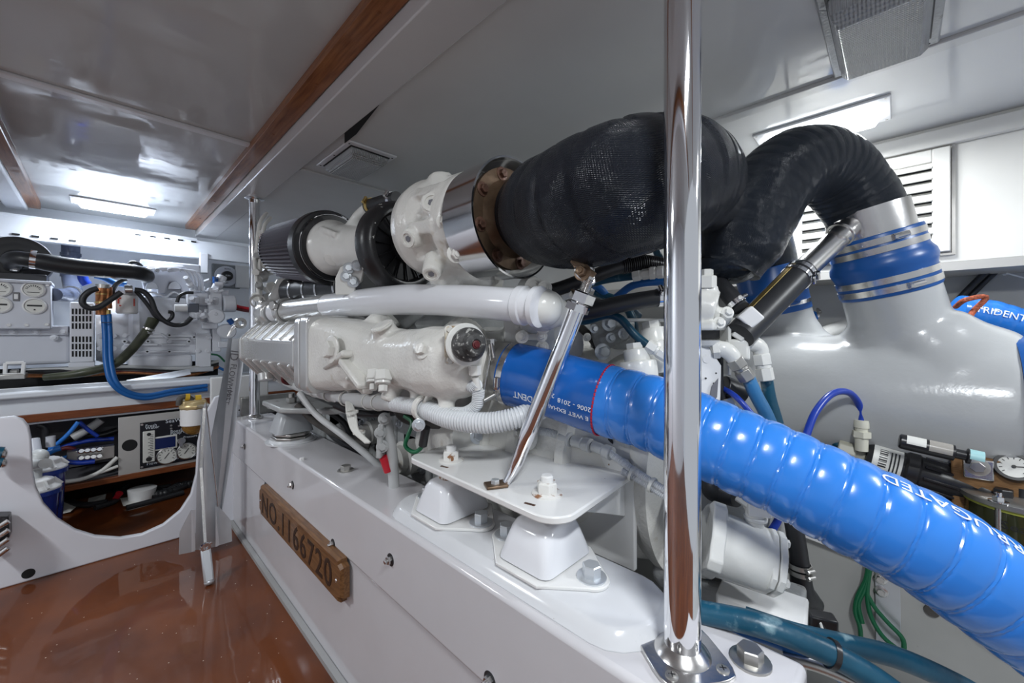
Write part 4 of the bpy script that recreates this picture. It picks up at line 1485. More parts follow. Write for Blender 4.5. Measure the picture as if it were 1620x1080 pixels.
# bracket plate with four bolts under the duct
b = MB()
q = [W(x, y, d=1.36) for x, y in ((530, 466), (530, 440), (538, 422), (560, 414), (576, 424), (572, 445), (562, 452), (560, 466))]
b.prism(q, (0.01, 0.012, 0))
brk = b.build('duct_bracket', 'white', tb, bevel=0.003)
for (px, py) in ((552, 424), (565, 420), (548, 437), (559, 446)):
    c = W(px, py, d=1.355)
    MB().bolt(c, (-0.5, -1, 0), 0.012).build('bolt', 'zinc', brk)
# hose piece on top of the duct
hz = thing('breather_hose', 'short black hose with clamps on top of the white inlet duct', 'hose', tuple(W(590, 333, d=1.42)))
a_, b__ = fa + fx * 0.24 + V(0.02, 0, 0.156), fa + fx * 0.40 + V(0.03, 0, 0.175)
MB().cyl(a_, b__, 0.026).build('hose', 'rubber', hz)
for t_ in (0.1, 0.85):
    clampband(MB(), a_.lerp(b__, t_), b__ - a_, 0.026, 0.013, side=(-1, -0.3, 0.6)).build('hose_clamp', 'brass' if t_ < 0.5 else 'chrome', hz)

# pleated cone air filter
af = thing('air_filter', 'dark grey pleated cone air filter at the far end of the turbocharger', 'air filter', tuple(fb_))
fd = (fa - fb_).normalized()
Lf = (fa - fb_).length
_, fu, fv = frame(fd)
b = MB()
NP = 54
rings = []
for t_, r_ in ((0.02, 0.118), (0.03, 0.126), (0.5, 0.135), (0.9, 0.141), (0.93, 0.138)):
    ring = []
    for i in range(NP * 2):
        a = pi * i / NP
        k = 1.0 if i % 2 else 0.90
        ring.append(b.bm.verts.new(fb_ + fd * (t_ * Lf) + (fu * cos(a) + fv * sin(a)) * r_ * k))
    rings.append(ring)
for k in range(len(rings) - 1):
    for i in range(NP * 2):
        j = (i + 1) % (NP * 2)
        b.bm.faces.new((rings[k][i], rings[k][j], rings[k + 1][j], rings[k + 1][i]))
b.bm.faces.new(list(reversed(rings[0])))
b.build('pleats', 'filter', af, angle=20)
MB().lathe(fb_ + fd * (0.91 * Lf), fd, [(0, 0.144), (0.004, 0.1475), (0.045, 0.1475), (0.05, 0.143), (0.052, 0.130), (0.06, 0.128), (0.075, 0.126)], 64).build('rubber_rim', 'plastic', af)
MB().lathe(fb_, fd, [(0.0, 0.118), (0.014, 0.121)], 48).build('end_plate', 'rubber', af)
clampband(MB(), fb_ + fd * (0.91 * Lf + 0.06), fd, 0.129, 0.012, side=(0.3, 0, 1)).build('hose_clamp', 'chrome', af)
c = W(423, 377, d=1.86)
MB().lathe(c, (-1, 0.1, 0.05), [(0, 0.008), (0.02, 0.008), (0.02, 0.016), (0.03, 0.016)], 14).build('wing_bolt', 'chrome', af)

# black charge hoses with clamps between filter and charge pipe
ch = thing('charge_hose', 'black hose with steel bands lying under the air filter', 'hose', tuple(W(470, 465, d=1.7)))
pa, pb_ = W(466, 462, d=1.95), W(598, 452, d=1.55)
MB().tube([pa, pb_], 0.075, 32).build('hose', 'rubber', ch)
dd = (pb_ - pa).normalized()
for t_ in (0.06, 0.14, 0.21, 0.30):
    clampband(MB(), pa + dd * t_ * 1.6, dd, 0.075, 0.014, side=(-1, -0.5, 0.8)).build('hose_clamp', 'steel', ch)

# front end pipework at the far left end of the engine
b = MB()
for (x0, y0_, x1, y1_) in ((412, 345, 408, 430), (418, 352, 412, 470), (404, 395, 416, 500)):
    b.tube([W(x0 + 10, y0_ - 8, d=2.0), W(x0, y0_ + 6, d=1.95), W((x0 + x1) / 2 - 3, (y0_ + y1_) / 2, d=1.95), W(x1, y1_, d=1.98)], 0.009, 10)
b.build('fuel_pipes', 'white', eng)
for i in range(12):
    rngx = [(414, 372), (408, 388), (420, 398), (409, 410), (418, 418), (424, 428), (407, 432), (416, 440), (424, 455), (411, 455), (405, 470), (420, 476)][i]
    c = W(rngx[0], rngx[1], d=1.97 + 0.02 * (i % 3))
    MB().hexp(c, (-0.4 + (i % 3) * 0.3, -1, 0.4 * (i % 2)), 0.018 + 0.006 * (i % 3), 0.04).build('pipe_fitting', 'castg' if i % 2 else 'white', eng)
b = MB()
b.loft([oct_ring(0.74, 1.15, y, 0.10, 0.17, 0.03) for y in (2.18, 2.42)])
b.build('front_cover', 'white', eng, bevel=0.01)
b = MB().ringsolid(W(408, 477, d=1.93), (-0.4, -1, 0.2), 0.026, 0.033, 0.012, 24)
b.build('lifting_eye', 'steeld', eng)

# grey cable loom along the underside of the manifold, then ribbed conduit
lm = thing('cable_conduit', 'grey cable loom under the manifold turning into white ribbed conduit', 'conduit', tuple(W(660, 640, d=1.0)))
lp = [W(430, 592, d=1.95), W(478, 612, d=1.62), W(530, 626, d=1.38), W(580, 634, d=1.2), W(625, 638, d=1.09)]
MB().tube(lp, 0.022, 18).build('loom', 'grey', lm)
lp2 = [W(622, 638, d=1.10), W(668, 646, d=1.0), W(720, 664, d=0.93), W(780, 668, d=0.895), W(835, 655, d=0.90), W(870, 640, d=0.98)]


def corr(pitch, amp):
    return lambda s, a: 1 + amp * (1 if (s / pitch) % 1 < 0.6 else -1.4)


MB().tube(lp2, [0.0205, 0.0205, 0.0225, 0.0225, 0.0225, 0.0225], 24, step=0.0012, rf=corr(0.0072, 0.065)).build('ribbed_conduit', 'loom', lm)
for (px, py, d) in ((500, 618, 1.50), (522, 624, 1.41), (548, 630, 1.3), (585, 635, 1.19), (600, 636, 1.15)):
    c = W(px, py, d=d)
    MB().ringsolid(c, W(px + 10, py + 2, d=d - 0.05) - c, 0.0225, 0.0255, 0.006, 20).build('cable_tie', 'label', lm)
for (px, py, d) in ((666, 644, 0.995),):
    c = W(px, py, d=d)
    axx = W(px + 10, py + 3, d=d - 0.015) - c
    b = MB().ringsolid(c, axx, 0.024, 0.031, 0.014, 28)
    b.lbox(c + V(0, 0, -0.03), W(664, 676, d=0.97), 0.018, 0.01)
    b.build('p_clip', 'cast', lm, bevel=0.001)
    MB().bolt(W(662, 672, d=0.965), (-0.5, -1, 0), 0.010).build('bolt', 'zinc', lm)
b = MB().lbox(W(700, 590, d=0.96), W(672, 640, d=0.99), 0.022, 0.008)
b.build('loom_bracket', 'cast', eng, bevel=0.002)
# grey drain tube dropping to the right and clips
dt = thing('drain_tube', 'thin grey tube sloping from the manifold down behind the bed', 'tube', tuple(W(590, 728, d=1.35)))
MB().tube([W(474, 622, d=1.55), W(500, 655, d=1.5), W(545, 690, d=1.42), W(595, 732, d=1.38), W(640, 775, d=1.36)], 0.012, 12).build('tube', 'grey', dt)
# dark red ring handle and yellow tip
c = W(459, 598, d=1.66)
MB().lathe(c, (-0.3, -1, 0.5), [(0, 0.02)], 20) if False else None
rg = thing('pull_ring', 'dark red oval pull ring of the dipstick under the manifold', 'handle', tuple(c))
pts = [c + V(0.028 * cos(a), 0, 0.022 * sin(a)) for a in [i * 2 * pi / 20 for i in range(21)]]
MB().tube(pts, 0.0075, 10, 0.004, cap=False).build('ring', 'maroon', rg)
MB().cyl(c + V(0.0, 0, 0), c + V(0.08, 0.02, -0.02), 0.004).build('stem', 'steel', rg)

# grey wiring and battery terminals in the gap
wv = thing('wire_bundle', 'bundle of white wires tied together hanging below the loom', 'wires', tuple(W(560, 660, d=1.25)))
for i in range(5):
    dx = (i - 2) * 3
    MB().tube([W(552 + dx * 0.6, 636, d=1.24), W(556 + dx, 655, d=1.2), W(562 + dx * 0.7, 680, d=1.18), W(582 + dx * 0.5, 700, d=1.16)], 0.0042, 8).build('wire', 'label', wv)
for (x, y) in ((557, 650), (568, 682)):
    MB().ringsolid(W(x, y, d=1.19), (0.1, 0, -1), 0.014, 0.018, 0.006, 16).build('tie', 'label', wv)
tm = thing('battery_terminal', 'grey bolted terminal lug with red-booted cable below the loom', 'terminal', tuple(W(602, 700, d=1.15)))
b = MB().lbox(W(606, 668, d=1.16), W(602, 722, d=1.16), 0.045, 0.016)
b.build('lug', 'castg', tm, bevel=0.004)
for (x, y) in ((602, 684), (605, 706), (608, 662)):
    MB().bolt(W(x, y, d=1.145), (-0.5, -1, 0.1), 0.011).build('bolt', 'castg', tm)
MB().tube([W(606, 722, d=1.16), W(614, 745, d=1.17)], 0.012, 14).build('red_boot', 'red', tm)
MB().tube([W(608, 655, d=1.18), W(618, 700, d=1.17), W(622, 745, d=1.18), W(624, 790, d=1.2)], 0.0155, 14).build('cable', 'grey', tm)
gw = thing('earth_wire', 'green insulated wire looped under the ribbed conduit', 'wire', tuple(W(652, 716, d=1.05)))
MB().tube([W(640, 658, d=1.08), W(652, 668, d=1.06), W(645, 690, d=1.05), W(641, 705, d=1.05), W(655, 715, d=1.04), W(668, 706, d=1.03), W(672, 690, d=1.02)], 0.0055, 10).build('wire', 'green', gw)
MB().cyl(W(669, 704, d=1.025), W(674, 676, d=1.01), 0.011).build('black_boot', 'rubber', gw)
# drain plugs under the manifold, small ribbed hose beside them
for (px, py, d, r) in ((589, 604, 1.06, 0.018), (604, 606, 1.02, 0.020)):
    c = W(px, py, d=d)
    MB().hexp(c + V(0.01, 0.01, 0.03), (-0.2, -0.3, -1), r * 1.15, 0.026).lathe(c + V(0.005, 0.004, 0.004), (-0.2, -0.3, -1), [(0, r), (0.006, r), (0.008, r * 0.8)], 20).hexp(c + V(0.003, 0, -0.006), (-0.2, -0.3, -1), r * 0.6, 0.016).build('drain_plug', 'white', eng)
sm = thing('ribbed_hose', 'short white ribbed hose curling below the black filler cap', 'hose', tuple(W(740, 640, d=0.95)))
MB().tube([W(735, 585, d=0.92), W(736, 600, d=0.92), W(748, 612, d=0.91), W(756, 606, d=0.90)], 0.0125, 16, 0.001, rf=corr(0.004, 0.09)).build('hose', 'loom', sm)
MB().tube([W(757, 616, d=0.91), W(754, 640, d=0.92), W(738, 652, d=0.93), W(712, 653, d=0.95)], 0.0135, 16, 0.001, rf=corr(0.0045, 0.09)).build('hose', 'loom', sm)
MB().hexp(W(751, 578, d=0.89), (0.05, 0, -1), 0.014, 0.022).tube([W(752, 596, d=0.895), W(756, 616, d=0.90)], 0.008, 12).build('elbow_fitting', 'white', sm)


# ================================================================== HOSES AND FITTINGS around the near end of the engine
def hose(name, label, cat, pts, r, m, group=None, n=16, rf=None, step=0.008, part='hose'):
    t = thing(name, label, cat, tuple(pts[0]), group)
    MB().tube(pts, r, n, step, rf=rf).build(part, m, t)
    return t


def fit_hex(root, a, b_, r, m='white', part='nut', segs=(0.0, 0.45, 0.55, 1.0)):
    """a run of union nuts from a to b"""
    a, b_ = Vector(a), Vector(b_)
    d = (b_ - a)
    L = d.length
    d.normalize()
    q = MB()
    q.hexp(a, d, r, L * 0.42)
    q.lathe(a + d * L * 0.42, d, [(0, r * 0.8), (L * 0.12, r * 0.8)], 18)
    q.hexp(a + d * L * 0.54, d, r * 0.93, L * 0.46, 0.6)
    return q.build(part, m, root, bevel=0.0008)


h = hose('coolant_hose', 'black coolant hose with ribbed sleeve just under the wrapped elbow', 'hose',
         [W(848, 462, d=1.02), W(875, 459, d=1.0), W(930, 440, d=0.98), W(985, 421, d=0.98), W(1045, 420, d=1.0), W(1085, 440, d=1.05)], 0.0175, 'rubber')
MB().tube([W(984, 420, d=0.98), W(1015, 416, d=0.985), W(1045, 420, d=1.0)], 0.0195, 18, 0.001, rf=corr(0.0048, 0.08)).build('ribbed_sleeve', 'plastic', h)
h = hose('coolant_hose', 'thick black coolant hose running from the strut towards the thick pole', 'hose',
         [W(898, 495, d=0.95), W(930, 492, d=0.93), W(985, 480, d=0.92), W(1045, 470, d=0.93), W(1075, 466, d=0.95)], 0.0200, 'rubber')
clampband(MB(), W(1043, 471, d=0.93), W(1055, 470, d=0.93) - W(1043, 471, d=0.93), 0.0200, 0.012, side=(-0.6, -0.6, 0.8)).build('hose_clamp', 'chrome', h)
clampband(MB(), W(904, 495, d=0.945), W(920, 493, d=0.94) - W(904, 495, d=0.945), 0.0200, 0.012, side=(-0.6, -0.6, 0.3)).build('hose_clamp', 'chrome', h)
h = hose('fuel_hose', 'teal hose with white union nuts meeting the pole below the elbow', 'hose',
         [W(925, 452, d=1.08), W(955, 443, d=1.06), W(1005, 436, d=1.0), W(1030, 434, d=0.98)], 0.0105, 'teal')
fit_hex(h, W(1001, 437, d=0.985), W(1030, 432, d=0.965), 0.0145)
fit_hex(h, W(1028, 432, d=0.965), W(1050, 430, d=0.95), 0.0165)
h = hose('fuel_hose', 'darker blue hose curving behind the thick black coolant hose', 'hose',
         [W(975, 470, d=1.08), W(1000, 452, d=1.04), W(1030, 446, d=1.0), W(1060, 446, d=0.98)], 0.010, 'bluehose')
h = hose('fuel_hose', 'teal hose with worn lettering bending down to a white fitting', 'hose',
         [W(905, 508, d=1.05), W(930, 507, d=0.99), W(962, 498, d=0.96), W(980, 503, d=0.95), W(1005, 530, d=0.93), W(1027, 548, d=0.91)], 0.0098, 'teal')
fit_hex(h, W(1023, 545, d=0.91), W(1056, 565, d=0.895), 0.0155)
hose('fuel_hose', 'dark teal pipe coming down beside the pole from the far bank', 'hose', [W(1025, 360, d=1.3), W(1040, 400, d=1.2), W(1055, 440, d=1.15)], 0.0115, 'teal')
for i, (x0, y0_, x1, y1_, m_) in enumerate(((940, 462, 1010, 500, 'teal'), (925, 440, 970, 490, 'bluehose'), (985, 475, 1005, 545, 'teal'), (940, 545, 975, 575, 'grease'), (890, 470, 935, 455, 'whitepipe'), (905, 505, 960, 580, 'grease'))):
    hose('engine_hose', ['teal hose running back into the dark gap', 'short blue hose deep behind the strut clevis', 'dark teal hose dropping behind the teal fuel hose',
                         'greasy dark pipe in the gap above the blue hose cuff', 'thin white pipe behind the strut clevis', 'greasy drop pipe beside the white timing disc'][i], 'hose',
         [W(x0, y0_, d=1.16), W((x0 + x1) / 2 + 6, (y0_ + y1_) / 2 - 4, d=1.15), W(x1, y1_, d=1.2)], 0.012, m_)

# white round cover, grey oil pump casting, filters on the near end of the engine
c = W(872, 545, d=1.16)
dn_ = (V(0, 0, EYE) - c).normalized() + V(0, -0.5, 0)
MB().lathe(c, dn_, [(0, 0.09), (0.004, 0.092), (0.02, 0.092), (0.022, 0.09)], 56).build('round_cover', 'whitepipe', eng)
MB().bolt(W(929, 533, d=1.08), dn_, 0.007).build('bolt', 'cast', eng)
b = MB()
b.box(W(968, 530, d=1.16), (0.10, 0.08, 0.08), rz=-0.5)
b.cyl(W(960, 548, d=1.12), W(950, 520, d=1.13), 0.03)
b.cyl(W(966, 505, d=1.12), W(964, 540, d=1.12), 0.022)
b.lbox(W(945, 545, d=1.10), W(990, 525, d=1.12), 0.05, 0.04)
b.build('oil_pump', 'castg', eng, remesh=0.005, smooth=4)
for (px, py, d, r) in ((963, 512, 1.085, 0.013), (953, 556, 1.06, 0.014), (986, 528, 1.09, 0.010), (966, 534, 1.08, 0.009), (940, 520, 1.09, 0.008)):
    MB().bolt(W(px, py, d=d), dn_, r, r * 1.2).build('bolt', 'zinc', eng)


def canister(label, px0, py0, px1, py1, d0, d1, r, cat='filter', m='white'):
    a, e = W(px0, py0, d=d0), W(px1, py1, d=d1)
    t = thing('filter_canister', label, cat, tuple(e))
    dr = (e - a)
    L = dr.length
    dr.normalize()
    MB().lathe(a, dr, [(0, r * 0.62), (L * 0.05, r * 0.68), (L * 0.30, r * 0.70), (L * 0.32, r * 0.95), (L * 0.36, r), (L * 0.9, r), (L, r * 0.88)], 36).build('body', m, t)
    q = MB()
    q.hexp(a - dr * L * 0.16, dr, r * 0.5, L * 0.17, 0.3)
    q.build('cap_nut', m, t)
    return t


canister('white filter canister with hex cap above the ribbed blue hose', 1006, 552, 1014, 612, 0.93, 0.92, 0.042)
canister('white filter canister half hidden behind the thick pole, beside the hex-capped one', 1032, 520, 1046, 590, 1.0, 0.98, 0.046)
t = thing('oil_filter', 'long white oil filter cylinder lying beneath the blue hose cuff', 'filter', tuple(W(940, 690, d=1.05)))
a, e = W(880, 655, d=1.16), W(1015, 690, d=0.93)
dr = (e - a).normalized()
MB().lathe(a, dr, [(0, 0.040), (0.01, 0.052), ((e - a).length * 0.8, 0.052), ((e - a).length * 0.82, 0.049), ((e - a).length * 0.95, 0.047), ((e - a).length, 0.03)], 40).build('body', 'white', t)
MB().ringsolid(a + dr * (e - a).length * 0.81, dr, 0.052, 0.0545, 0.012, 40).build('seal_band', 'rubber', t)
# small ribbed conduit with grey connectors on top of the bracket's back plate
t = thing('sensor_conduit', 'thin white ribbed conduit with grey connectors running along the bracket\'s back plate', 'conduit', tuple(W(900, 700, d=1.0)))
MB().tube([W(845, 682, d=1.05), W(868, 684, d=1.02), W(895, 692, d=0.99)], 0.0115, 16, 0.001, rf=corr(0.004, 0.09)).build('conduit', 'loom', t)
for (x0, y0_, x1, y1_, r_) in ((888, 691, 903, 696, 0.018), (906, 697, 922, 701, 0.014), (924, 702, 935, 705, 0.017), (938, 705, 955, 712, 0.013), (956, 712, 968, 718, 0.016)):
    MB().cyl(W(x0, y0_, d=0.985 - (x0 - 888) * 0.001), W(x1, y1_, d=0.98 - (x1 - 888) * 0.001), r_, n=14).build('connector', 'grey', t, bevel=0.002)
MB().tube([W(965, 716, d=0.90), W(990, 735, d=0.87), W(1015, 752, d=0.84), W(1060, 780, d=0.80), W(1095, 800, d=0.80)], 0.0075, 14, 0.001, rf=corr(0.0034, 0.1)).build('conduit', 'loom', t)
MB().tube([W(985, 745, d=0.87), W(1005, 755, d=0.85), W(1050, 783, d=0.81), W(1095, 812, d=0.80)], 0.0075, 14, 0.001, rf=corr(0.0034, 0.1)).build('conduit', 'loom', t)
for (x, y, d) in ((999, 748, 0.855), (1030, 766, 0.825)):
    MB().ringsolid(W(x, y, d=d), W(x + 10, y + 6, d=d - 0.01) - W(x, y, d=d), 0.014, 0.0165, 0.006, 16).build('cable_tie', 'label', t)
# white lump behind strut (sensor boot)
MB().sph(W(838, 690, d=1.02), (0.022, 0.022, 0.035), 18).build('sensor_boot', 'white', eng)

# ---- right of the thick pole: raw water valve, frame, relay box and unions
vl = thing('water_valve', 'white cast valve body with hex cap just right of the thick pole', 'valve', tuple(W(1115, 510, d=1.0)))
b = MB()
b.cyl(W(1085, 483, d=1.0), W(1132, 492, d=0.97), 0.048, n=28)
b.cyl(W(1118, 490, d=0.98), W(1118, 452, d=0.98), 0.026, n=20)
b.cyl(W(1120, 500, d=0.97), W(1150, 500, d=0.98), 0.022)
b.box(W(1116, 516, d=0.98), (0.10, 0.07, 0.02))
b.build('body', 'white', vl, remesh=0.0045, smooth=3)
MB().hexp(W(1118, 456, d=0.97), (0, 0, 1), 0.022, 0.030).hexp(W(1118, 438, d=0.97), (0, 0, 1), 0.015, 0.018, 0.5).build('cap_nut', 'white', vl)
for (px, py, d) in ((1151, 494, 0.94), (1100, 512, 0.95), (1138, 510, 0.94)):
    MB().bolt(W(px, py, d=d), (-0.5, -0.5, 0.2), 0.009).build('bolt', 'white', vl)

fr = thing('valve_bracket', 'white square-cornered bracket frame below the valve beside the pole', 'bracket', tuple(W(1140, 570, d=1.0)))
b = MB()
b.lbox(W(990, 506, d=1.03), W(1146, 508, d=1.0), 0.05, 0.008)
b.lbox(W(1146, 505, d=1.0), W(1146, 592, d=1.0), 0.05, 0.008, up=(0.7, -0.7, 0))
b.lbox(W(1150, 500, d=1.0), W(1172, 560, d=1.02), 0.008, 0.05, up=(0.7, -0.7, 0)) if False else None
b.box(W(1158, 540, d=1.01), (0.05, 0.01, 0.12), rz=-0.75)
b.build('frame', 'white', fr, bevel=0.002)
rb = thing('relay_box', 'white box with a dark label plate beside the thick pole', 'box', tuple(W(1110, 700, d=0.95)))
q = [W(1070, 548, d=0.96), W(1122, 548, d=0.96), W(1142, 578, d=0.95), W(1139, 700, d=0.95), W(1070, 690, d=0.95)]
MB().prism(q, (0.03, 0.05, 0)).build('box', 'plastw', rb, bevel=0.003)
q = [W(1126, 610, d=0.947), W(1136, 598, d=0.946), W(1134, 628, d=0.946), W(1120, 640, d=0.947)]
MB().prism(q, (-0.001, -0.001, 0)).build('label_plate', 'printg', rb)
MB().lathe(W(1117, 568, d=0.958), (-0.7, -0.7, 0), [(0, 0.010), (0.003, 0.009)], 18).build('screw', 'plastw', rb)
for (x, y) in ((1132, 590), (1128, 606), (1116, 598)):
    MB().lathe(W(x, y, d=0.953), (-0.7, -0.7, 0), [(0, 0.002), (0.003, 0.002)], 8).build('rivet', 'print', rb)
MB().box(W(1112, 522, d=0.99), (0.06, 0.05, 0.045), rz=-0.6).build('black_relay', 'plastic', rb, bevel=0.004)
MB().lathe(W(1118, 538, d=0.97), (0, 0, -1), [(0, 0.030), (0.012, 0.026), (0.016, 0.018)], 24).build('dome', 'grey', rb)
hose('control_cable', 'black cable hanging down right beside the white relay box', 'cable', [W(1139, 560, d=0.985), W(1140, 610, d=0.975), W(1146, 650, d=0.97), W(1143, 700, d=0.965)], 0.0075, 'rubber')

h = hose('coolant_hose', 'dark green-black hose clamped into a white square union right of the pole', 'hose', [W(1115, 420, d=1.12), W(1135, 445, d=1.07), W(1155, 468, d=1.01), W(1172, 488, d=0.98)], 0.021, 'rubber')
clampband(MB(), W(1164, 480, d=0.985), W(1180, 496, d=0.97) - W(1164, 480, d=0.985), 0.0215, 0.012, side=(-0.4, -0.5, 1)).build('hose_clamp', 'chrome', h)
b = MB().lbox(W(1175, 493, d=0.965), W(1196, 512, d=0.955), 0.052, 0.040)
b.build('square_union', 'plastw', h, bevel=0.004)
fit_hex(h, W(1188, 510, d=0.97), W(1166, 536, d=0.985), 0.026)
MB().box(W(1165, 552, d=0.995), (0.06, 0.05, 0.05), rz=0.3).cyl(W(1178, 545, d=0.98), W(1178, 570, d=0.98), 0.012).build('manifold_block', 'white', h, bevel=0.006)

h = hose('hydraulic_hose', 'light blue hose leaving a white elbow right of the pole, going down-right', 'hose', [W(1183, 596, d=0.945), W(1196, 625, d=0.94), W(1212, 655, d=0.93), W(1226, 690, d=0.92)], 0.0150, 'dusty')
b = MB()
b.tube([W(1128, 553, d=0.96), W(1145, 552, d=0.95), W(1158, 562, d=0.945), W(1164, 574, d=0.945)], [0.018, 0.0195, 0.0185, 0.016], 16)
b.hexp(W(1128, 553, d=0.96), W(1145, 552, d=0.95) - W(1128, 553, d=0.96), 0.022, 0.015)
b.build('elbow_fitting', 'white', h)
fit_hex(h, W(1161, 568, d=0.945), W(1184, 600, d=0.94), 0.021, 'steeld')
h = hose('hydraulic_hose', 'dark teal hose hanging from the outer white elbow fitting', 'hose', [W(1212, 596, d=1.0), W(1218, 630, d=1.0), W(1228, 665, d=0.99), W(1236, 700, d=0.98)], 0.0145, 'teal')
b = MB()
b.tube([W(1176, 545, d=0.99), W(1190, 543, d=0.985), W(1202, 550, d=0.985), W(1205, 566, d=0.985)], [0.017, 0.019, 0.018, 0.016], 16)
b.build('elbow_fitting', 'white', h)
fit_hex(h, W(1204, 560, d=0.985), W(1212, 602, d=0.98), 0.021)
hose('hydraulic_hose', 'pale worn blue hose below the black cap beside the relay box', 'hose', [W(1160, 652, d=0.96), W(1175, 672, d=0.955), W(1195, 700, d=0.95)], 0.014, 'dusty')
t = thing('rubber_cap_fitting', 'black round cap under the white fittings right of the pole', 'cap', tuple(W(1155, 618, d=1.0)))
MB().cyl(W(1143, 612, d=1.0), W(1176, 622, d=1.0), 0.030, 0.026).build('cap', 'rubber', t, bevel=0.003)
MB().hexp(W(1150, 630, d=0.98), W(1160, 650, d=0.97) - W(1150, 630, d=0.98), 0.027, 0.045).build('grey_nut', 'steeld', t, bevel=0.003)
hose('navy_tube', 'thin navy blue tube slanting behind the light blue hydraulic hose', 'tube', [W(1140, 612, d=0.99), W(1165, 628, d=0.93), W(1200, 668, d=0.90), W(1225, 700, d=0.90)], 0.0065, 'navy')
for i, (o_, lab) in enumerate(((0, 'upper of two dusty teal hoses running aft under the silencer'), (14, 'lower of two dusty teal hoses running aft under the silencer'))):
    hose('return_hose', lab, 'hose', [W(1160, 618 + o_, d=1.35), W(1220, 655 + o_ * 0.8, d=1.28), W(1290, 688 + o_ * 0.8, d=1.2), W(1342, 706 + o_ * 0.7, d=1.12)], 0.0135, 'teal')

# ---- lower right: white pump, fittings, black drop hose
pm = thing('power_take_off_pump', 'stubby white painted pump pointing aft beneath the blue hose', 'pump', tuple(W(1180, 940, d=0.72)))
pA, pB = W(1112, 850, d=0.80), W(1216, 888, d=0.765)
pdv = (pB - pA).normalized()
Lp = (pB - pA).length
MB().lathe(pA, pdv, [(0, 0.060), (0.03, 0.061), (Lp * 0.96, 0.058), (Lp, 0.052)], 40).build('body', 'white', pm)
pts = []
_, u_, v_ = frame(pdv)
for k in range(24):
    a = k * 2 * pi / 24
    r_ = 0.080 if (k % 6) in (0, 1) else 0.068
    pts.append(pA + (u_ * cos(a) + v_ * sin(a)) * r_)
MB().prism(pts, pdv * 0.025).build('flange', 'white', pm, bevel=0.003)
pts2 = []
for k in range(20):
    a = k * 2 * pi / 20
    r_ = 0.064 if (k % 5) in (0, 1) else 0.058
    pts2.append(pB - pdv * 0.012 + (u_ * cos(a) + v_ * sin(a)) * r_)
MB().prism(pts2, pdv * 0.010).prism([p + pdv * 0.012 for p in pts2], pdv * 0.012).build('end_plate', 'white', pm, bevel=0.002)
for k in range(4):
    a = k * pi / 2 + 0.15
    MB().bolt(pB + pdv * 0.012 + (u_ * cos(a) + v_ * sin(a)) * 0.048, pdv, 0.008).build('bolt', 'white', pm)
b = MB()
b.cyl(W(1190, 872, d=0.78), W(1192, 832, d=0.78), 0.026, n=6)
b.cyl(W(1192, 835, d=0.78), W(1196, 800, d=0.78), 0.017)
b.lathe(W(1195, 822, d=0.78), (0, 0, 1), [(0, 0.021), (0.008, 0.021)], 20)
b.box(W(1198, 798, d=0.78), (0.04, 0.04, 0.034), rz=0.5)
b.cyl(W(1198, 797, d=0.78), W(1170, 778, d=0.80), 0.019, n=10)
b.build('pipe_union', 'white', pm, bevel=0.002)
RB = 0
t = thing('rubber_boot', 'round black rubber boot on the white union beneath the blue hose', 'boot', tuple(W(1145, 790, d=0.8)))
MB().sph(W(1134, 770, d=0.86), (0.033, 0.033, 0.033), 24).cyl(W(1137, 771, d=0.86), W(1168, 784, d=0.82), 0.032, 0.024).build('boot', 'rubber', t)
b = MB().box(W(1170, 945, d=0.90), (0.14, 0.24, 0.08), rz=0.1)
b.build('mounting_block', 'castg', pm, bevel=0.008)
b = MB()
b.box(W(1205, 955, d=0.80), (0.10, 0.15, 0.035), rz=0.1)
b.build('foot_plate', 'chip', pm, bevel=0.006)
h = hose('drain_hose', 'black rubber hose dropping vertically behind the pump into a black elbow', 'hose', [W(1252, 800, d=0.93), W(1256, 830, d=0.92), W(1264, 880, d=0.92), W(1266, 905, d=0.92), W(1270, 935, d=0.92), W(1288, 955, d=0.95)], [0.0185, 0.019, 0.019, 0.022, 0.025, 0.02], 'rubber')
for (x, y, r_) in ((1264, 893, 0.0225), (1265, 903, 0.0225)):
    clampband(MB(), W(x, y, d=0.92), (0.02, 0, -1), r_, 0.010, side=(-0.5, -0.8, 0)).build('hose_clamp', 'steeld', h)
hose('navy_tube', 'navy blue tube crossing behind the white union below the big blue hose', 'tube', [W(1240, 790, d=0.86), W(1232, 820, d=0.85), W(1215, 845, d=0.84), W(1190, 860, d=0.85)], 0.0075, 'navy')
MB().sph(W(1222, 803, d=0.86), (0.012, 0.012, 0.016), 14).build('thumb_nut', 'plastic', pm)
t = thing('black_connector', 'black plastic connector block with white tie near the teal hoses', 'connector', tuple(W(1300, 1000, d=0.75)))
MB().box(W(1300, 992, d=0.76), (0.03, 0.045, 0.05), rz=0.4).cyl(W(1285, 985, d=0.76), W(1318, 1004, d=0.76), 0.017).build('body', 'plastic', t, bevel=0.004)
MB().lbox(W(1298, 985, d=0.735), W(1304, 1003, d=0.73), 0.005, 0.002).build('tie', 'label', t)

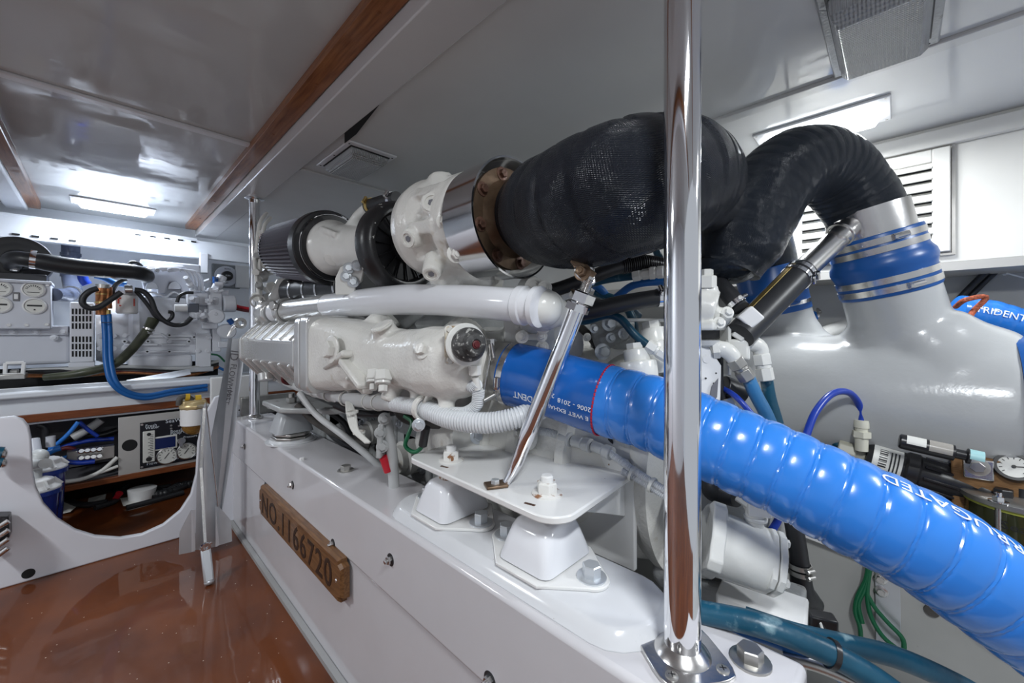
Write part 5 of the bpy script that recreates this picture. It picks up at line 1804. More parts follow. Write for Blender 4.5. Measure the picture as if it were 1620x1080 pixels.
# teal hoses lying beside the bed in the foreground
th = hose('bilge_hose', 'thick teal hose along the inner edge of the bed, nearest of the bundle', 'hose',
          [W(1060, 960, d=0.66), W(1120, 970, d=0.635), W(1200, 988, d=0.60), W(1290, 1022, d=0.575), W(1370, 1065, d=0.56), W(1460, 1130, d=0.55)], 0.0170, 'teal', n=24)
b = MB()
for (x, y, d) in ((1311, 1032, 0.572),):
    b.ringsolid(W(x, y, d=d), W(x + 14, y + 7, d=d - 0.003) - W(x, y, d=d), 0.0180, 0.0200, 0.007, 24)
b.build('cable_tie', 'plastic', th)
hose('bilge_hose', 'thick teal hose running aft further inboard than the nearest one', 'hose', [W(1180, 975, d=0.70), W(1260, 1002, d=0.66), W(1340, 1020, d=0.65), W(1420, 1040, d=0.64), W(1520, 1085, d=0.63), W(1580, 1120, d=0.62)], 0.0160, 'teal', n=24)
hose('bilge_hose', 'bright blue hose lying beneath the teal bundle beside the bed', 'hose', [W(1150, 985, d=0.67), W(1230, 1010, d=0.635), W(1300, 1045, d=0.61), W(1370, 1090, d=0.60)], 0.0140, 'bluehose', n=20)
hose('bilge_hose', 'dark grey cable lowest in the bundle at the end of the bed', 'cable', [W(1240, 1040, d=0.62), W(1290, 1052, d=0.60), W(1350, 1078, d=0.585), W(1400, 1110, d=0.57)], 0.0085, 'steeld', n=14)

def HU(px, py, off=0.002):
    """the spot on the starboard bearer's face seen at a pixel"""
    return W(px, py, X=1.4695 - off)


# green earth wires, aluminium strap on the hull
sp = thing('earth_strap', 'bolted aluminium strap on the hull beneath the blue hose', 'strap', tuple(W(1400, 1010, d=1.0)))
q = [HU(1384, 892), HU(1424, 900), HU(1426, 1040), HU(1386, 1030)]
MB().prism(q, (-0.006, 0.0, 0.0)).build('strap', 'alu', sp, bevel=0.001)
for (x, y) in ((1393, 915), (1394, 935)):
    MB().bolt(HU(x, y, 0.008), (-1, 0, 0), 0.009).build('bolt', 'steel', sp)
GWL = ['green earth wire ending short beside the strap, leftmost strand', 'green earth wire sagging across the aluminium strap to its foot', 'green earth wire branching off low across the strap', 'short green earth wire tucked behind the leftmost strand']
for i, pl in enumerate((((1374, 890), (1370, 915), (1356, 945), (1353, 968), (1360, 990), (1362, 1010)), ((1378, 890), (1374, 915), (1372, 940), (1378, 975), (1398, 1008), (1425, 1030)),
                        ((1372, 940), (1385, 962), (1405, 985), (1428, 1010), (1430, 1032)), ((1376, 892), (1368, 930), (1358, 955), (1364, 985)))):
    hose('earth_wire', GWL[i], 'wire', [HU(x, y, 0.03) for x, y in pl], 0.0055, 'green', group='green earth wires', n=10)

# blue loop tube with white fitting, black water pumps
lt = hose('loop_tube', 'thin royal blue tube arching up and over to a white fitting', 'tube', [W(1262, 730, d=0.95), W(1272, 700, d=0.97), W(1290, 652, d=1.0), W(1318, 622, d=1.03), W(1345, 622, d=1.06), W(1360, 643, d=1.08), W(1363, 668, d=1.08)], 0.0085, 'navy')
b = MB()
c = W(1363, 664, d=1.08)
b.lathe(c, (0, 0, -1), [(0, 0.016), (0.008, 0.017), (0.02, 0.017), (0.022, 0.014), (0.03, 0.014)], 22).hexp(c - V(0, 0, 0.030), (0, 0, -1), 0.021, 0.018)
b.lathe(c - V(0, 0, 0.048), (0, 0, -1), [(0, 0.015), (0.035, 0.014)], 22)
b.build('push_fitting', mat('ivory_plastic', (0.62, 0.61, 0.52), 0.35), lt)
pp = thing('water_pump', 'black diaphragm water pump with barcode label under the silencer', 'pump', tuple(W(1440, 800, d=1.1)))
A, B_ = W(1368, 722, d=1.10), W(1530, 770, d=0.98)
dv_ = (B_ - A).normalized()
L_ = (B_ - A).length
MB().lathe(A, dv_, [(0, 0.040), (0.01, 0.046), (0.075, 0.046), (0.08, 0.052), (0.10, 0.052), (0.105, 0.046), (0.20, 0.046), (0.205, 0.049), (0.25, 0.049), (0.255, 0.046), (L_, 0.046)], 36).build('body', 'plastic', pp)
b = MB()
_, u_, v_ = frame(dv_)
for k in range(10):
    a = k * 2 * pi / 10
    o_ = (u_ * cos(a) + v_ * sin(a)) * 0.047
    b.lbox(A + dv_ * 0.11 + o_, A + dv_ * 0.19 + o_, 0.006, 0.006)
b.build('cooling_fins', 'plastic', pp, bevel=0.001)
vw_ = (V(0, 0, EYE) - A).normalized()
vp_ = (vw_ - dv_ * vw_.dot(dv_)).normalized()
wp_ = dv_.cross(vp_)


def curved(o, axd, n0, r, s0, s1, a0, a1, m, name, root, k=10):
    """a label wrapped on a cylinder"""
    t2 = axd.cross(n0)
    q = MB()
    ring = []
    for s in (s0, s1):
        ring.append([q.bm.verts.new(o + axd * s + (n0 * cos(a0 + (a1 - a0) * i / k) + t2 * sin(a0 + (a1 - a0) * i / k)) * r) for i in range(k + 1)])
    for i in range(k):
        q.bm.faces.new((ring[0][i], ring[0][i + 1], ring[1][i + 1], ring[1][i]))
    return q.build(name, m, root)


curved(A, dv_, vp_, 0.0466, 0.012, 0.070, -1.0, 1.0, 'label', 'label_sticker', pp)
for i in range(9):
    w_ = 0.0016 + 0.0012 * (i % 3)
    curved(A, dv_, vp_, 0.0469, 0.024, 0.040, -0.75 + i * 0.12, -0.75 + i * 0.12 + w_ * 22, 'print', 'barcode_line', pp, 2)
for i in range(3):
    curved(A, dv_, vp_, 0.0469, 0.046 + i * 0.007, 0.049 + i * 0.007, -0.7, 0.5, 'print', 'printed_line', pp, 6)
MB().cyl(A - dv_ * 0.05, A, 0.024).cyl(A - dv_ * 0.06 + V(0, 0, 0.0), A - dv_ * 0.02, 0.032, n=8).build('inlet_fitting', mat('ivory_plastic_2', (0.45, 0.44, 0.36), 0.4), pp, bevel=0.003)
p2 = thing('water_pump', 'small black pump with white and clear labels above the barcode pump', 'pump', tuple(W(1460, 715, d=1.15)))
A2, B2 = W(1422, 697, d=0.975), W(1535, 722, d=0.90)
d2 = (B2 - A2).normalized()
MB().lathe(A2, d2, [(0, 0.015), (0.003, 0.018), (0.092, 0.018), (0.094, 0.011), (0.110, 0.011), (0.112, 0.017), ((B2 - A2).length, 0.017)], 28).build('body', 'plastic', p2)
v2 = ((V(0, 0, EYE) - A2).normalized() + V(0, 0, 0.6)); v2 = (v2 - d2 * v2.dot(d2)).normalized()
curved(A2, d2, v2, 0.0184, 0.012, 0.045, -0.8, 0.6, 'label', 'label_sticker', p2)
curved(A2, d2, v2, 0.0184, 0.050, 0.088, -0.9, 0.9, mat('clear_sticker', (0.35, 0.33, 0.30), 0.2), 'label_sticker', p2)
curved(A2, d2, v2, 0.0174, 0.114, 0.136, -0.8, 0.8, mat('aqua_sticker', (0.35, 0.60, 0.62), 0.3), 'label_sticker', p2)
# dark tray the pumps stand on
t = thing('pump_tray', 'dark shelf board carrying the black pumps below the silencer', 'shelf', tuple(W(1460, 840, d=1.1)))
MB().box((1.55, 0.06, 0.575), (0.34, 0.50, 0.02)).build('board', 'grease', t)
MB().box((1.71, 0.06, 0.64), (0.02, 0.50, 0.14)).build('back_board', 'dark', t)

# plywood board with raw water strainer and gauge
bd = thing('strainer_board', 'oiled plywood board standing at the right edge behind the strainer', 'board', tuple(W(1540, 960, X=1.44)))
q = [W(1505, 714, X=1.44), W(1700, 752, X=1.44), W(1700, 1100, X=1.44), W(1508, 960, X=1.44)]
MB().prism(q, (0.022, 0, 0)).build('board', 'ply', bd, bevel=0.004)
SX, SY, SZ = 1.36, -0.262, 0.655
sr = thing('raw_water_strainer', 'glass raw water strainer with steel lid and nuts on the plywood board', 'strainer', (SX, SY, SZ - 0.22))
sc = W(1618, 786, d=0.90)
MB().lathe(sc, (0, 0, -1), [(0, 0.092), (0.002, 0.097), (0.012, 0.097), (0.014, 0.094)], 48).build('lid', 'steeld', sr)
MB().lathe(sc - V(0, 0, 0.014), (0, 0, -1), [(0, 0.089), (0.22, 0.089)], 48).build('glass_bowl', mat('olive_bowl', (0.035, 0.038, 0.015), 0.08, coat=0.5), sr)
MB().lathe(sc - V(0, 0, 0.014), (0, 0, -1), [(0, 0.0905), (0.006, 0.0905)], 48).build('seal_ring', mat('yellow_seal', (0.45, 0.48, 0.08), 0.4), sr)
MB().lathe(sc - V(0, 0, 0.24), (0, 0, -1), [(0, 0.097), (0.02, 0.097)], 48).build('base_ring', 'steeld', sr)
for k in range(4):
    a = 2.62 + k * pi / 2
    q = sc + V(0.088 * cos(a), 0.088 * sin(a), 0)
    MB().cyl(q - V(0, 0, 0.25), q + V(0, 0, 0.01), 0.0055).build('tie_rod', 'steel', sr)
    MB().bolt(q, (0, 0, 1), 0.010, 0.010, stud=0.008).build('nut', 'chrome', sr)
MB().cyl(sc, sc + V(0, 0, 0.02), 0.012).hexp(sc + V(-0.02, 0.03, 0.0), (0, 0, 1), 0.016, 0.016).build('vent_plug', 'rubber', sr)
vs = (V(0, 0, EYE) - sc); vs.z = 0; vs.normalize()
ts_ = V(0, 0, 1).cross(vs)


def on_cyl(o, n0, r, z0, a0=0.0):
    t2 = V(0, 0, 1).cross(n0)
    return lambda x, y, z: o + (n0 * cos(a0 + x / r) + t2 * sin(a0 + x / r)) * (r + z) + V(0, 0, z0 + y)


for i, (tx_, sz_, w_) in enumerate((('Sea', 0.030, 1.2), ('STRAINER', 0.013, 1.0), ('FOR WATER USE', 0.009, 1.0), ('PATENTED', 0.009, 1.0))):
    letters(tx_, sz_ * 0.8, on_cyl(sc, vs, 0.0895, -0.055 - i * 0.028, -0.35), 0.0004, width=w_).build('printing', 'print', sr)
pg_ = thing('pressure_gauge', 'round white pressure gauge in a black case above the strainer lid', 'gauge', tuple(W(1600, 760, d=0.87)))
gc = W(1604, 738, d=0.90)
gd = (V(0, 0, EYE) - gc).normalized()
gd = (gd + V(0, 0, 0.25)).normalized()
MB().lathe(gc - gd * 0.03, gd, [(0, 0.024), (0.005, 0.031), (0.028, 0.032), (0.034, 0.0305), (0.034, 0.0245), (0.026, 0.024)], 40).build('case', 'plastic', pg_)
MB().lathe(gc - gd * 0.003, gd, [(0.001, 0.0245), (0.0028, 0.0245)], 36).build('dial', 'dial', pg_)
_, gu, gv = frame(gd)
gu = -gu if gu.x * CS < 0 else gu
b = MB()
for k in range(11):
    a = radians(-40 + k * 26)
    dr_ = gu * cos(a) + gv * sin(a) * (-1 if gv.z < 0 else 1)
    b.lbox(gc + gd * 0.0005 + dr_ * 0.017, gc + gd * 0.0005 + dr_ * 0.022, 0.0014, 0.0005, up=gd)
b.build('scale_marks', 'print', pg_)
MB().lbox(gc + gd * 0.001, gc + gd * 0.001 - gu * 0.018 + V(0, 0, 0.003), 0.002, 0.0008, up=gd).cyl(gc + gd * 0.0, gc + gd * 0.003, 0.0035).build('needle', 'print', pg_)
MB().cyl(gc - gd * 0.02, gc - gd * 0.02 - V(0, 0, 0.04), 0.011).build('stem', 'plastic', pg_)
hb = thing('hinge_plate', 'small steel plate with socket screw on the plywood board', 'bracket', tuple(W(1548, 745, X=1.43)))
MB().box(W(1548, 742, X=1.435), (0.008, 0.048, 0.048)).build('plate', 'steel', hb, bevel=0.003)
MB().bolt(W(1546, 738, X=1.43), (-1, 0, 0), 0.013, 0.006).build('screw', 'steeld', hb)

# hoses, rope and cables against the starboard side
rh = hose('ribbed_water_hose', 'bright blue ribbed hose with white lettering at the right edge under the wall ledge', 'hose', [W(1512, 492, d=1.36), W(1560, 500, d=1.33), W(1640, 520, d=1.28), W(1640, 520, d=1.28) + V(0.05, -0.5, -0.03)], 0.054, 'bluel', n=32, step=0.003, rf=lambda s, a: 1 + 0.03 * abs(sin((s + 0.01 * sin(a)) * pi / 0.035)))
c0_, c1_ = W(1512, 492, d=1.36), W(1640, 520, d=1.28)
pr_ = Path([W(1512, 492, d=1.36), W(1560, 500, d=1.33), W(1640, 520, d=1.28)], 0.005)
vv3 = (V(0, 0, EYE) - pr_.P[0]).normalized()
aa = atan2(vv3.dot(pr_.B[0]), vv3.dot(pr_.U[0]))
p9, t9, u9, b9 = pr_.at(0.05)
sgn = 1 if (b9 * -sin(aa) * -1).z * 0 + (u9 * -sin(aa) + b9 * cos(aa)).z > 0 else -1
letters('TRIDENT FLEX', 0.030, ontube(pr_, 0.02, aa + 0.15 * sgn, 0.0565, flip=sgn, along=1), 0.0005).build('printing', 'printw', rh)
rh2 = hose('ribbed_water_hose', 'short blue ribbed hose seen between the two silencer necks', 'hose', [W(1284, 502, d=1.9), W(1310, 498, d=1.88), W(1355, 488, d=1.84), W(1420, 480, d=1.8)], 0.042, 'bluel', n=28, step=0.003, rf=lambda s, a: 1 + 0.03 * abs(sin((s + 0.01 * sin(a)) * pi / 0.032)))
clampband(MB(), W(1292, 501, d=1.895), W(1310, 498, d=1.88) - W(1292, 501, d=1.895), 0.043, 0.02, side=(-0.5, -0.5, 0.7)).build('hose_clamp', 'steel', rh2)
rh3 = hose('ribbed_water_hose', 'blue ribbed hose high on the starboard side, seen under the gooseneck arch', 'hose', [W(1180, 415, d=2.05), W(1240, 390, d=1.95), W(1265, 380, d=1.92), W(1300, 366, d=1.80), W(1335, 352, X=2.06)], 0.045, 'bluel', n=24, step=0.003, rf=lambda s, a: 1 + 0.03 * abs(sin(s * pi / 0.032)))
gp2 = hose('waste_pipe', 'grey white plastic pipe bend below the short blue hose', 'pipe', [W(1290, 545, d=1.75), W(1305, 530, d=1.75), W(1340, 518, d=1.74), W(1390, 516, d=1.72)], 0.036, 'hull', n=22)
rp = thing('rope_lashing', 'orange flecked rope lashed around the blue ribbed hose', 'rope', tuple(W(1540, 520, d=1.2)))
b = MB()
b.tube([W(1512, 485, d=1.30), W(1528, 474, d=1.24), W(1560, 470, d=1.24), W(1535, 500, d=1.235), W(1540, 525, d=1.22), W(1558, 540, d=1.15), W(1588, 556, d=1.14)], 0.0075, 10)
b.build('rope', 'rope', rp)
for i, (x0, y0_, m_, r_, lb) in enumerate(((1512, 470, 'rubber', 0.011, 'black cable, leftmost of the fan of cables at the right edge'), (1524, 472, 'rubber', 0.009, 'thin black cable second in the fan at the right edge'),
                                          (1540, 474, 'grey', 0.010, 'grey cable on the left of the tied fan'), (1556, 476, 'grey', 0.010, 'grey cable in the middle of the tied fan'),
                                          (1572, 478, 'label', 0.009, 'white cable on the right of the tied fan'), (1592, 480, 'yellow', 0.014, 'yellow cable behind the tied grey cables'))):
    hose('power_cable', lb, 'cable', [W(x0, y0_ + 8, d=1.55), W(x0 + 40, y0_ - 32, d=1.5), W(x0 + 105, y0_ - 88, d=1.4)], r_, m_, n=12, group='cables fanning up the starboard side')
t = thing('cable_tie', 'white cable tie holding the fan of grey cables', 'tie', tuple(W(1595, 437, d=1.43)))
MB().lbox(W(1592, 432, d=1.43), W(1622, 440, d=1.40), 0.006, 0.004).build('tie', 'label', t)
hose('power_cable', 'yellow cable sagging behind the blue ribbed hose', 'cable', [W(1540, 548, d=1.5), W(1580, 560, d=1.48), W(1640, 545, d=1.45)], 0.02, 'yellow', n=12)

# dark cables and hoses added to darken the gap between bed and crankcase, panels on the hull
for i, (pl, r_, m_, lb) in enumerate((
    (((500, 655), (530, 690), (565, 715), (590, 740)), 0.016, 'rubber', 'added black cable deep in the gap right of the grey far mount'),
    (((520, 650), (545, 670), (560, 700), (600, 735)), 0.012, 'rubber', 'added thinner black cable beside the one behind the far mount'),
    (((470, 640), (500, 668), (540, 690), (585, 705)), 0.014, 'grease', 'added greasy dark hose low under the cable loom'),
    (((625, 640), (640, 660), (690, 670), (740, 665)), 0.016, 'grease', 'added dark greasy pipe under the ribbed conduit'),
    (((530, 640), (560, 652), (600, 655), (640, 648)), 0.012, 'rubber', 'added black wire just beneath the grey cable loom'))):
    hose('gap_cable', lb, 'cable', [W(x, y, d=(1.62, 1.66, 1.6, 1.2, 1.3)[i]) for x, y in pl], r_, m_, n=12, group='dark cables added to darken the gap beside the crankcase')
t = thing('starter_motor', 'grey starter motor drum low in the gap under the ribbed conduit', 'motor', tuple(W(700, 720, d=1.3)))
A, B_ = W(690, 695, d=1.42), W(755, 690, d=1.12)
dv_ = (B_ - A).normalized()
MB().lathe(A, dv_, [(0, 0.07), (0.01, 0.078), (0.10, 0.078), (0.105, 0.085), (0.13, 0.085), (0.135, 0.078), ((B_ - A).length, 0.074)], 36).build('drum', 'cast', t)
MB().bolt(B_ + dv_ * 0.0, dv_, 0.014).build('bolt', 'zinc', t)
q = [HU(1262, 795), HU(1392, 850), HU(1384, 888), HU(1262, 842)]
t = tag(MB().prism(q, (-0.02, 0.0, 0.0)).build('hull_board', 'plastw', None, bevel=0.003), 'white painted board on the hull behind the black drop hose', 'board')
b = MB().lathe(HU(1474, 966), (-1, 0, 0), [(0, 0.015), (0.003, 0.014)], 24)
t = tag(b.build('drain_plug', 'grease'), 'dark round plug in the hull below the blue hose', 'plug')


# ================================================================== GENERATOR on its shelf across the far end
YG = 3.42


def G(px, py, dy=0.0):
    return W(px, py, Y=YG + dy)


def gbox(mb, x0, y0, x1, y1, dy=0.0, depth=0.2):
    """box whose face fills pixel rows/columns on the plane YG + dy; sides stay upright and square to the room"""
    a, c = G(x0, y0, dy), G(x1, y1, dy)
    ym = (a.z + c.z)
    xa, xb = sorted((a.x, c.x))
    # heights taken at the middle column so that the box is level
    xm = (x0 + x1) / 2
    zt, zb = G(xm, y0, dy).z, G(xm, y1, dy).z
    mb.box(((xa + xb) / 2, YG + dy + depth / 2, (zt + zb) / 2), (xb - xa, depth, zt - zb))
    return mb


gen = thing('generator_set', 'white marine generator lying across its shelf at the far end', 'generator', tuple(G(180, 590) + V(0, 0.2, 0)))
# alternator body on the left
gbox(MB(), -60, 524, 112, 578, 0.03, 0.42).build('alternator_body', 'gengrey', gen, bevel=0.02, seg=3)
gbox(MB(), -40, 515, 108, 530, 0.01, 0.3).build('body_lip', 'gengrey', gen, bevel=0.004)
for (x, y) in ((20, 525), (57, 525), (100, 525), (85, 534)):
    MB().bolt(G(x, y, 0.0) + V(0, 0.008, 0), (0, -1, 0), 0.010, 0.006).build('bolt', 'gen', gen)
MB().lathe(G(87, 534, 0.03), (0, -1, 0), [(0, 0.018), (0.003, 0.017)], 20).build('boss', 'gen', gen)
# end housing with slotted vents
gbox(MB(), 110, 478, 149, 573, 0.0, 0.38).build('vent_housing', 'gen', gen, bevel=0.006)
for (ya, yb) in ((488, 522), (532, 566)):
    b = MB()
    for r_ in range(3):
        for c_ in range(6):
            gbox(b, 113.5 + c_ * 5.6, ya + r_ * 11.5, 116.6 + c_ * 5.6, ya + 9.0 + r_ * 11.5, -0.002, 0.004)
    b.build('vent_slots', 'dark', gen)
gbox(MB(), 108, 573, 150, 582, 0.0, 0.3).build('foot_rail', 'gen', gen, bevel=0.003)
# bell housing and engine
b = MB()
b.lathe(G(152, 520, 0.2), (1, 0, 0), [(0, 0.20), (0.03, 0.215), (0.06, 0.215), (0.14, 0.19), (0.16, 0.205), (0.19, 0.205)], 48)
b.build('bell_housing', 'gen', gen)
for (x, y) in ((158, 531), (180, 531), (158, 551), (180, 551)):
    MB().lathe(G(x, y, -0.012), (0, -1, 0), [(0, 0.014), (0.004, 0.013)], 18).lathe(G(x, y, -0.016), (0, -1, 0), [(0, 0.005), (0.002, 0.005)], 10).build('boss', 'gengrey', gen)
b = MB()
gbox(b, 192, 470, 334, 562, 0.03, 0.34)
gbox(b, 238, 415, 318, 470, 0.10, 0.24)
b.build('engine_block', 'gen', gen, bevel=0.012, seg=3)
gbox(MB(), 203, 562, 305, 584, 0.02, 0.32).build('oil_pan', 'gen', gen, bevel=0.02, seg=3)
gbox(MB(), 193, 529, 310, 534, 0.015, 0.04).build('pan_rail', 'gen', gen, bevel=0.003)
b = MB()
pts = [((193, 532), (206, 528)), ((206, 528), (255, 528)), ((255, 528), (266, 536)), ((266, 536), (300, 536)), ((196, 545), (250, 545)), ((216, 556), (300, 556)), ((255, 545), (295, 545))]
for (a, e) in pts:
    b.lbox(G(*a, 0.018), G(*e, 0.018), 0.014, 0.02, up=(0, -1, 0))
b.build('cast_ribs', 'gen', gen, bevel=0.003)
for (x, y) in ((197, 530), (268, 530), (197, 540), (234, 540), (268, 540), (299, 540), (233, 556), (268, 556), (307, 533)):
    q = MB().lathe(G(x, y, 0.012), (0, -1, 0), [(-0.01, 0.014), (0.006, 0.013)], 16).build('boss', 'gen', gen)
    if (x + y) % 3 != 1:
        MB().lathe(G(x, y, 0.005), (0, -1, 0), [(0, 0.006), (0.002, 0.006)], 10).build('hole', 'print', q)
# front support plate with two bolts
gbox(MB(), 310, 527, 334, 582, 0.0, 0.03).build('support_plate', 'gen', gen, bevel=0.004)
gbox(MB(), 300, 580, 338, 588, -0.01, 0.14).build('support_foot', 'alu', gen, bevel=0.004)
for (x, y) in ((314, 555), (329, 555), (330, 534)):
    MB().bolt(G(x, y, 0.0), (0, -1, 0), 0.011, 0.006).build('bolt', 'gen', gen)
# intake manifold with two arches
b = MB()
tr = []
for x, y in ((222, 432), (235, 420), (290, 420), (305, 432), (304, 458), (290, 466), (284, 452), (278, 446), (268, 446), (264, 456), (262, 464), (250, 464), (248, 452), (240, 446), (232, 448), (228, 458)):
    tr.append(G(x, y, 0.04))
b.prism(tr, (0, 0.06, 0))
b.build('intake_manifold', 'gengrey', gen, bevel=0.02, seg=3)
b = MB()
for x in (240, 276):
    q = [G(x + 10 * cos(a), 457 - 12 * max(0, sin(a)), 0.03) for a in [pi * i / 12 for i in range(13)]]
    b.prism(q, (0, 0.03, 0))
b.build('port_cover', 'gen', gen, bevel=0.003)
MB().tube([G(222, 470, 0.03), G(236, 462, 0.03), G(252, 466, 0.03), G(262, 470, 0.03), G(275, 462, 0.03), G(285, 466, 0.03)], 0.006, 8).build('fuel_rail', 'gen', gen)
# rocker cover and injection pipes
gbox(MB(), 222, 414, 312, 424, 0.12, 0.16).build('rocker_cover', 'gen', gen, bevel=0.01, seg=3)
for i in range(4):
    x0 = 232 + i * 12
    MB().tube([G(x0, 426 + i, 0.0), G(x0 + 25, 424 + i, -0.01), G(292 + i * 7, 428 + i, -0.02), G(302 + i * 6, 445, -0.03), G(303 + i * 5.5, 458, -0.03)], 0.0065, 8).build('injection_pipe', 'gen', gen)
for i in range(3):
    MB().hexp(G(249 + i * 19, 428, -0.01), (0, -1, 0.2), 0.013, 0.016).build('injector_nut', 'gengrey', gen)
for i in range(4):
    MB().hexp(G(303 + i * 6, 460, -0.03), (0, 0, 1), 0.011, 0.03).build('pump_union', 'gen', gen)
# fuel pump cluster at the right
b = MB()
gbox(b, 296, 462, 330, 482, -0.04, 0.10)
gbox(b, 330, 455, 352, 510, -0.05, 0.12)
b.cyl(G(342, 500, -0.03), G(342, 500, -0.10), 0.05)
b.cyl(G(352, 480, -0.03), G(372, 480, -0.03), 0.06)
b.cyl(G(340, 462, -0.03), G(352, 436, -0.03), 0.03)
b.build('pump_cluster', 'gen', gen, bevel=0.008)
rr_ = random.Random(11)
for i in range(26):
    x, y = 298 + rr_.random() * 68, 440 + rr_.random() * 68
    d_ = rr_.choice([(0, -1, 0), (0.6, -0.6, 0.3), (-0.4, -0.8, 0.5), (0, -0.5, 1), (1, -0.3, 0)])
    MB().hexp(G(x, y, -0.08 + rr_.random() * 0.03), d_, 0.009 + rr_.random() * 0.012, 0.02 + rr_.random() * 0.03).build('fitting', rr_.choice(['gen', 'gengrey', 'gen']), gen, bevel=0.001)
MB().cyl(G(341, 438, -0.06), G(341, 448, -0.06), 0.016).build('sensor', 'bluec', gen)
MB().cyl(G(362, 505, -0.10), G(368, 512, -0.10), 0.018).build('blue_clip', 'bluec', gen)
MB().cyl(G(276, 487, -0.05), G(296, 487, -0.05), 0.024, n=20).build('solenoid', 'plastw', gen)
gbox(MB(), 299, 480, 315, 494, -0.07, 0.05).build('solenoid_block', mat('slate_plastic', (0.10, 0.11, 0.14), 0.4), gen, bevel=0.004)
MB().lathe(G(310, 497, -0.04), (0, -1, 0.1), [(0, 0.035), (0.03, 0.03)], 24).build('pump_cover', 'gen', gen)
MB().lathe(G(320, 505, 0.0), (0, -1, 0), [(0, 0.012), (0.01, 0.011)], 16).build('white_button', 'plastw', gen)
MB().lathe(G(357, 524, -0.02), (0, -1, 0), [(0, 0.052), (0.06, 0.052), (0.07, 0.046)], 32).build('pulley_cover', 'gen', gen)
b = MB()
gbox(b, 336, 515, 350, 556, 0.0, 0.08)
gbox(b, 345, 540, 362, 550, -0.02, 0.08)
gbox(b, 320, 510, 345, 520, -0.02, 0.08)
b.build('timing_case', 'gen', gen, bevel=0.006)
gbox(MB(), 316, 400, 330, 432, 0.3, 0.05).build('header_tank', 'gen', gen, bevel=0.006)
# oil filter with red print
f_ = G(201, 470, -0.07)
ofl = thing('generator_oil_filter', 'white oil filter with red print hanging on the generator', 'filter', tuple(G(201, 497, -0.07)))
zt, zb = G(201, 466, -0.07).z, G(201, 496, -0.07).z
MB().lathe(V(f_.x, f_.y, zt), (0, 0, -1), [(0, 0.040), (0.006, 0.050), (zt - zb - 0.008, 0.050), (zt - zb, 0.044)], 32).build('body', 'plastw', ofl)
MB().lathe(V(f_.x, f_.y, zt + 0.02), (0, 0, -1), [(0, 0.052), (0.02, 0.052)], 32).build('top_rim', 'gengrey', ofl)
for (x0, y0_, x1, y1_) in ((186, 472, 188.5, 480), (188.5, 470, 193, 473), (188.5, 482, 192, 484), (208, 472, 210.5, 484), (211.2, 472, 213.7, 484)):
    a, e = G(x0, y0_, -0.12), G(x1, y1_, -0.12)
    w_ = abs(e.x - a.x)
    MB().box(((a.x + e.x) / 2, f_.y - 0.0485 + 0.004 * (x0 < 190 or x0 > 207) * 2, (a.z + e.z) / 2), (w_, 0.004, abs(a.z - e.z))).build('red_print', mat('print_red', (0.55, 0.06, 0.04), 0.5), ofl)
# copper heat exchanger
hx = thing('heat_exchanger', 'tarnished copper heat exchanger standing before the generator bell housing', 'heat exchanger', tuple(G(163, 500, -0.12)))
for (x, r_, y0_, y1_) in ((161, 0.026, 452, 498), (171, 0.018, 454, 488)):
    MB().cyl(G(x, y0_, -0.12), G(x, y1_, -0.12), r_, n=24).build('copper_tube', 'copper', hx)
MB().cyl(G(163, 456, -0.12), G(163, 450, -0.12), 0.032).build('brass_cap', 'steeld', hx)
MB().ringsolid(G(161, 480, -0.12), (0, 0, 1), 0.026, 0.029, 0.01).ringsolid(G(161, 466, -0.12), (0, 0, 1), 0.026, 0.029, 0.006).build('band', 'brass', hx)
# control box with gauges
cb = thing('control_box', 'pale grey generator control box with round gauges at the left edge', 'control box', tuple(G(30, 520, -0.04)))
gbox(MB(), -60, 445, 81, 520, -0.05, 0.16).build('box', 'gengrey', cb, bevel=0.006)
gbox(MB(), -62, 441, 82, 446, -0.07, 0.19).build('lid_edge', 'gengrey', cb, bevel=0.004)


def gauge(x, y, face, root, big=0.044):
    c = G(x, y, -0.05)
    g_ = MB().lathe(c, (0, -1, 0), [(0, big), (0.008, big), (0.012, big * 0.86), (0.006, big * 0.80), (0.005, big * 0.80)], 36).build('gauge', 'plastw', root)
    MB().lathe(c + V(0, -0.0055, 0), (0, -1, 0), [(0, big * 0.80), (0.001, big * 0.80)], 32).build('dial', 'dial', g_)
    b = MB()
    if face == 'bar':
        b.box(c + V(0, -0.0075, 0.002), (big * 1.2, 0.001, big * 0.2)).box(c + V(0, -0.0075, -big * 0.45), (big * 0.15, 0.001, big * 0.15))
    else:
        for k in range(9):
            a = radians(20 + k * 17.5)
            b.box(c + V(cos(a) * big * 0.58, -0.0075, sin(a) * big * 0.58 - big * 0.1), (big * 0.07, 0.001, big * 0.22), R=Matrix.Rotation(-(a - pi / 2), 3, 'Y'))
        b.box(c + V(0.0, -0.0075, -big * 0.35), (big * 1.0, 0.001, big * 0.06))
    b.build('scale', 'print', g_)


gauge(53, 458, 'arc', cb); gauge(55, 484, 'bar', cb); gauge(-1, 456, 'arc', cb); gauge(-1, 482, 'bar', cb)
gbox(MB(), 20, 462, 31, 476, -0.056, 0.01).build('switch_frame', mat('switch_grey', (0.18, 0.18, 0.19), 0.4), cb, bevel=0.002)
gbox(MB(), 22, 465, 29, 473, -0.060, 0.01).build('switch_rocker', 'plastw', cb, bevel=0.002)
for (x, y) in ((75, 450), (14, 514), (42, 514), (74, 513)):
    MB().lathe(G(x, y, -0.05), (0, -1, 0), [(0, 0.009), (0.004, 0.008)], 14).build('screw', 'steel', cb)
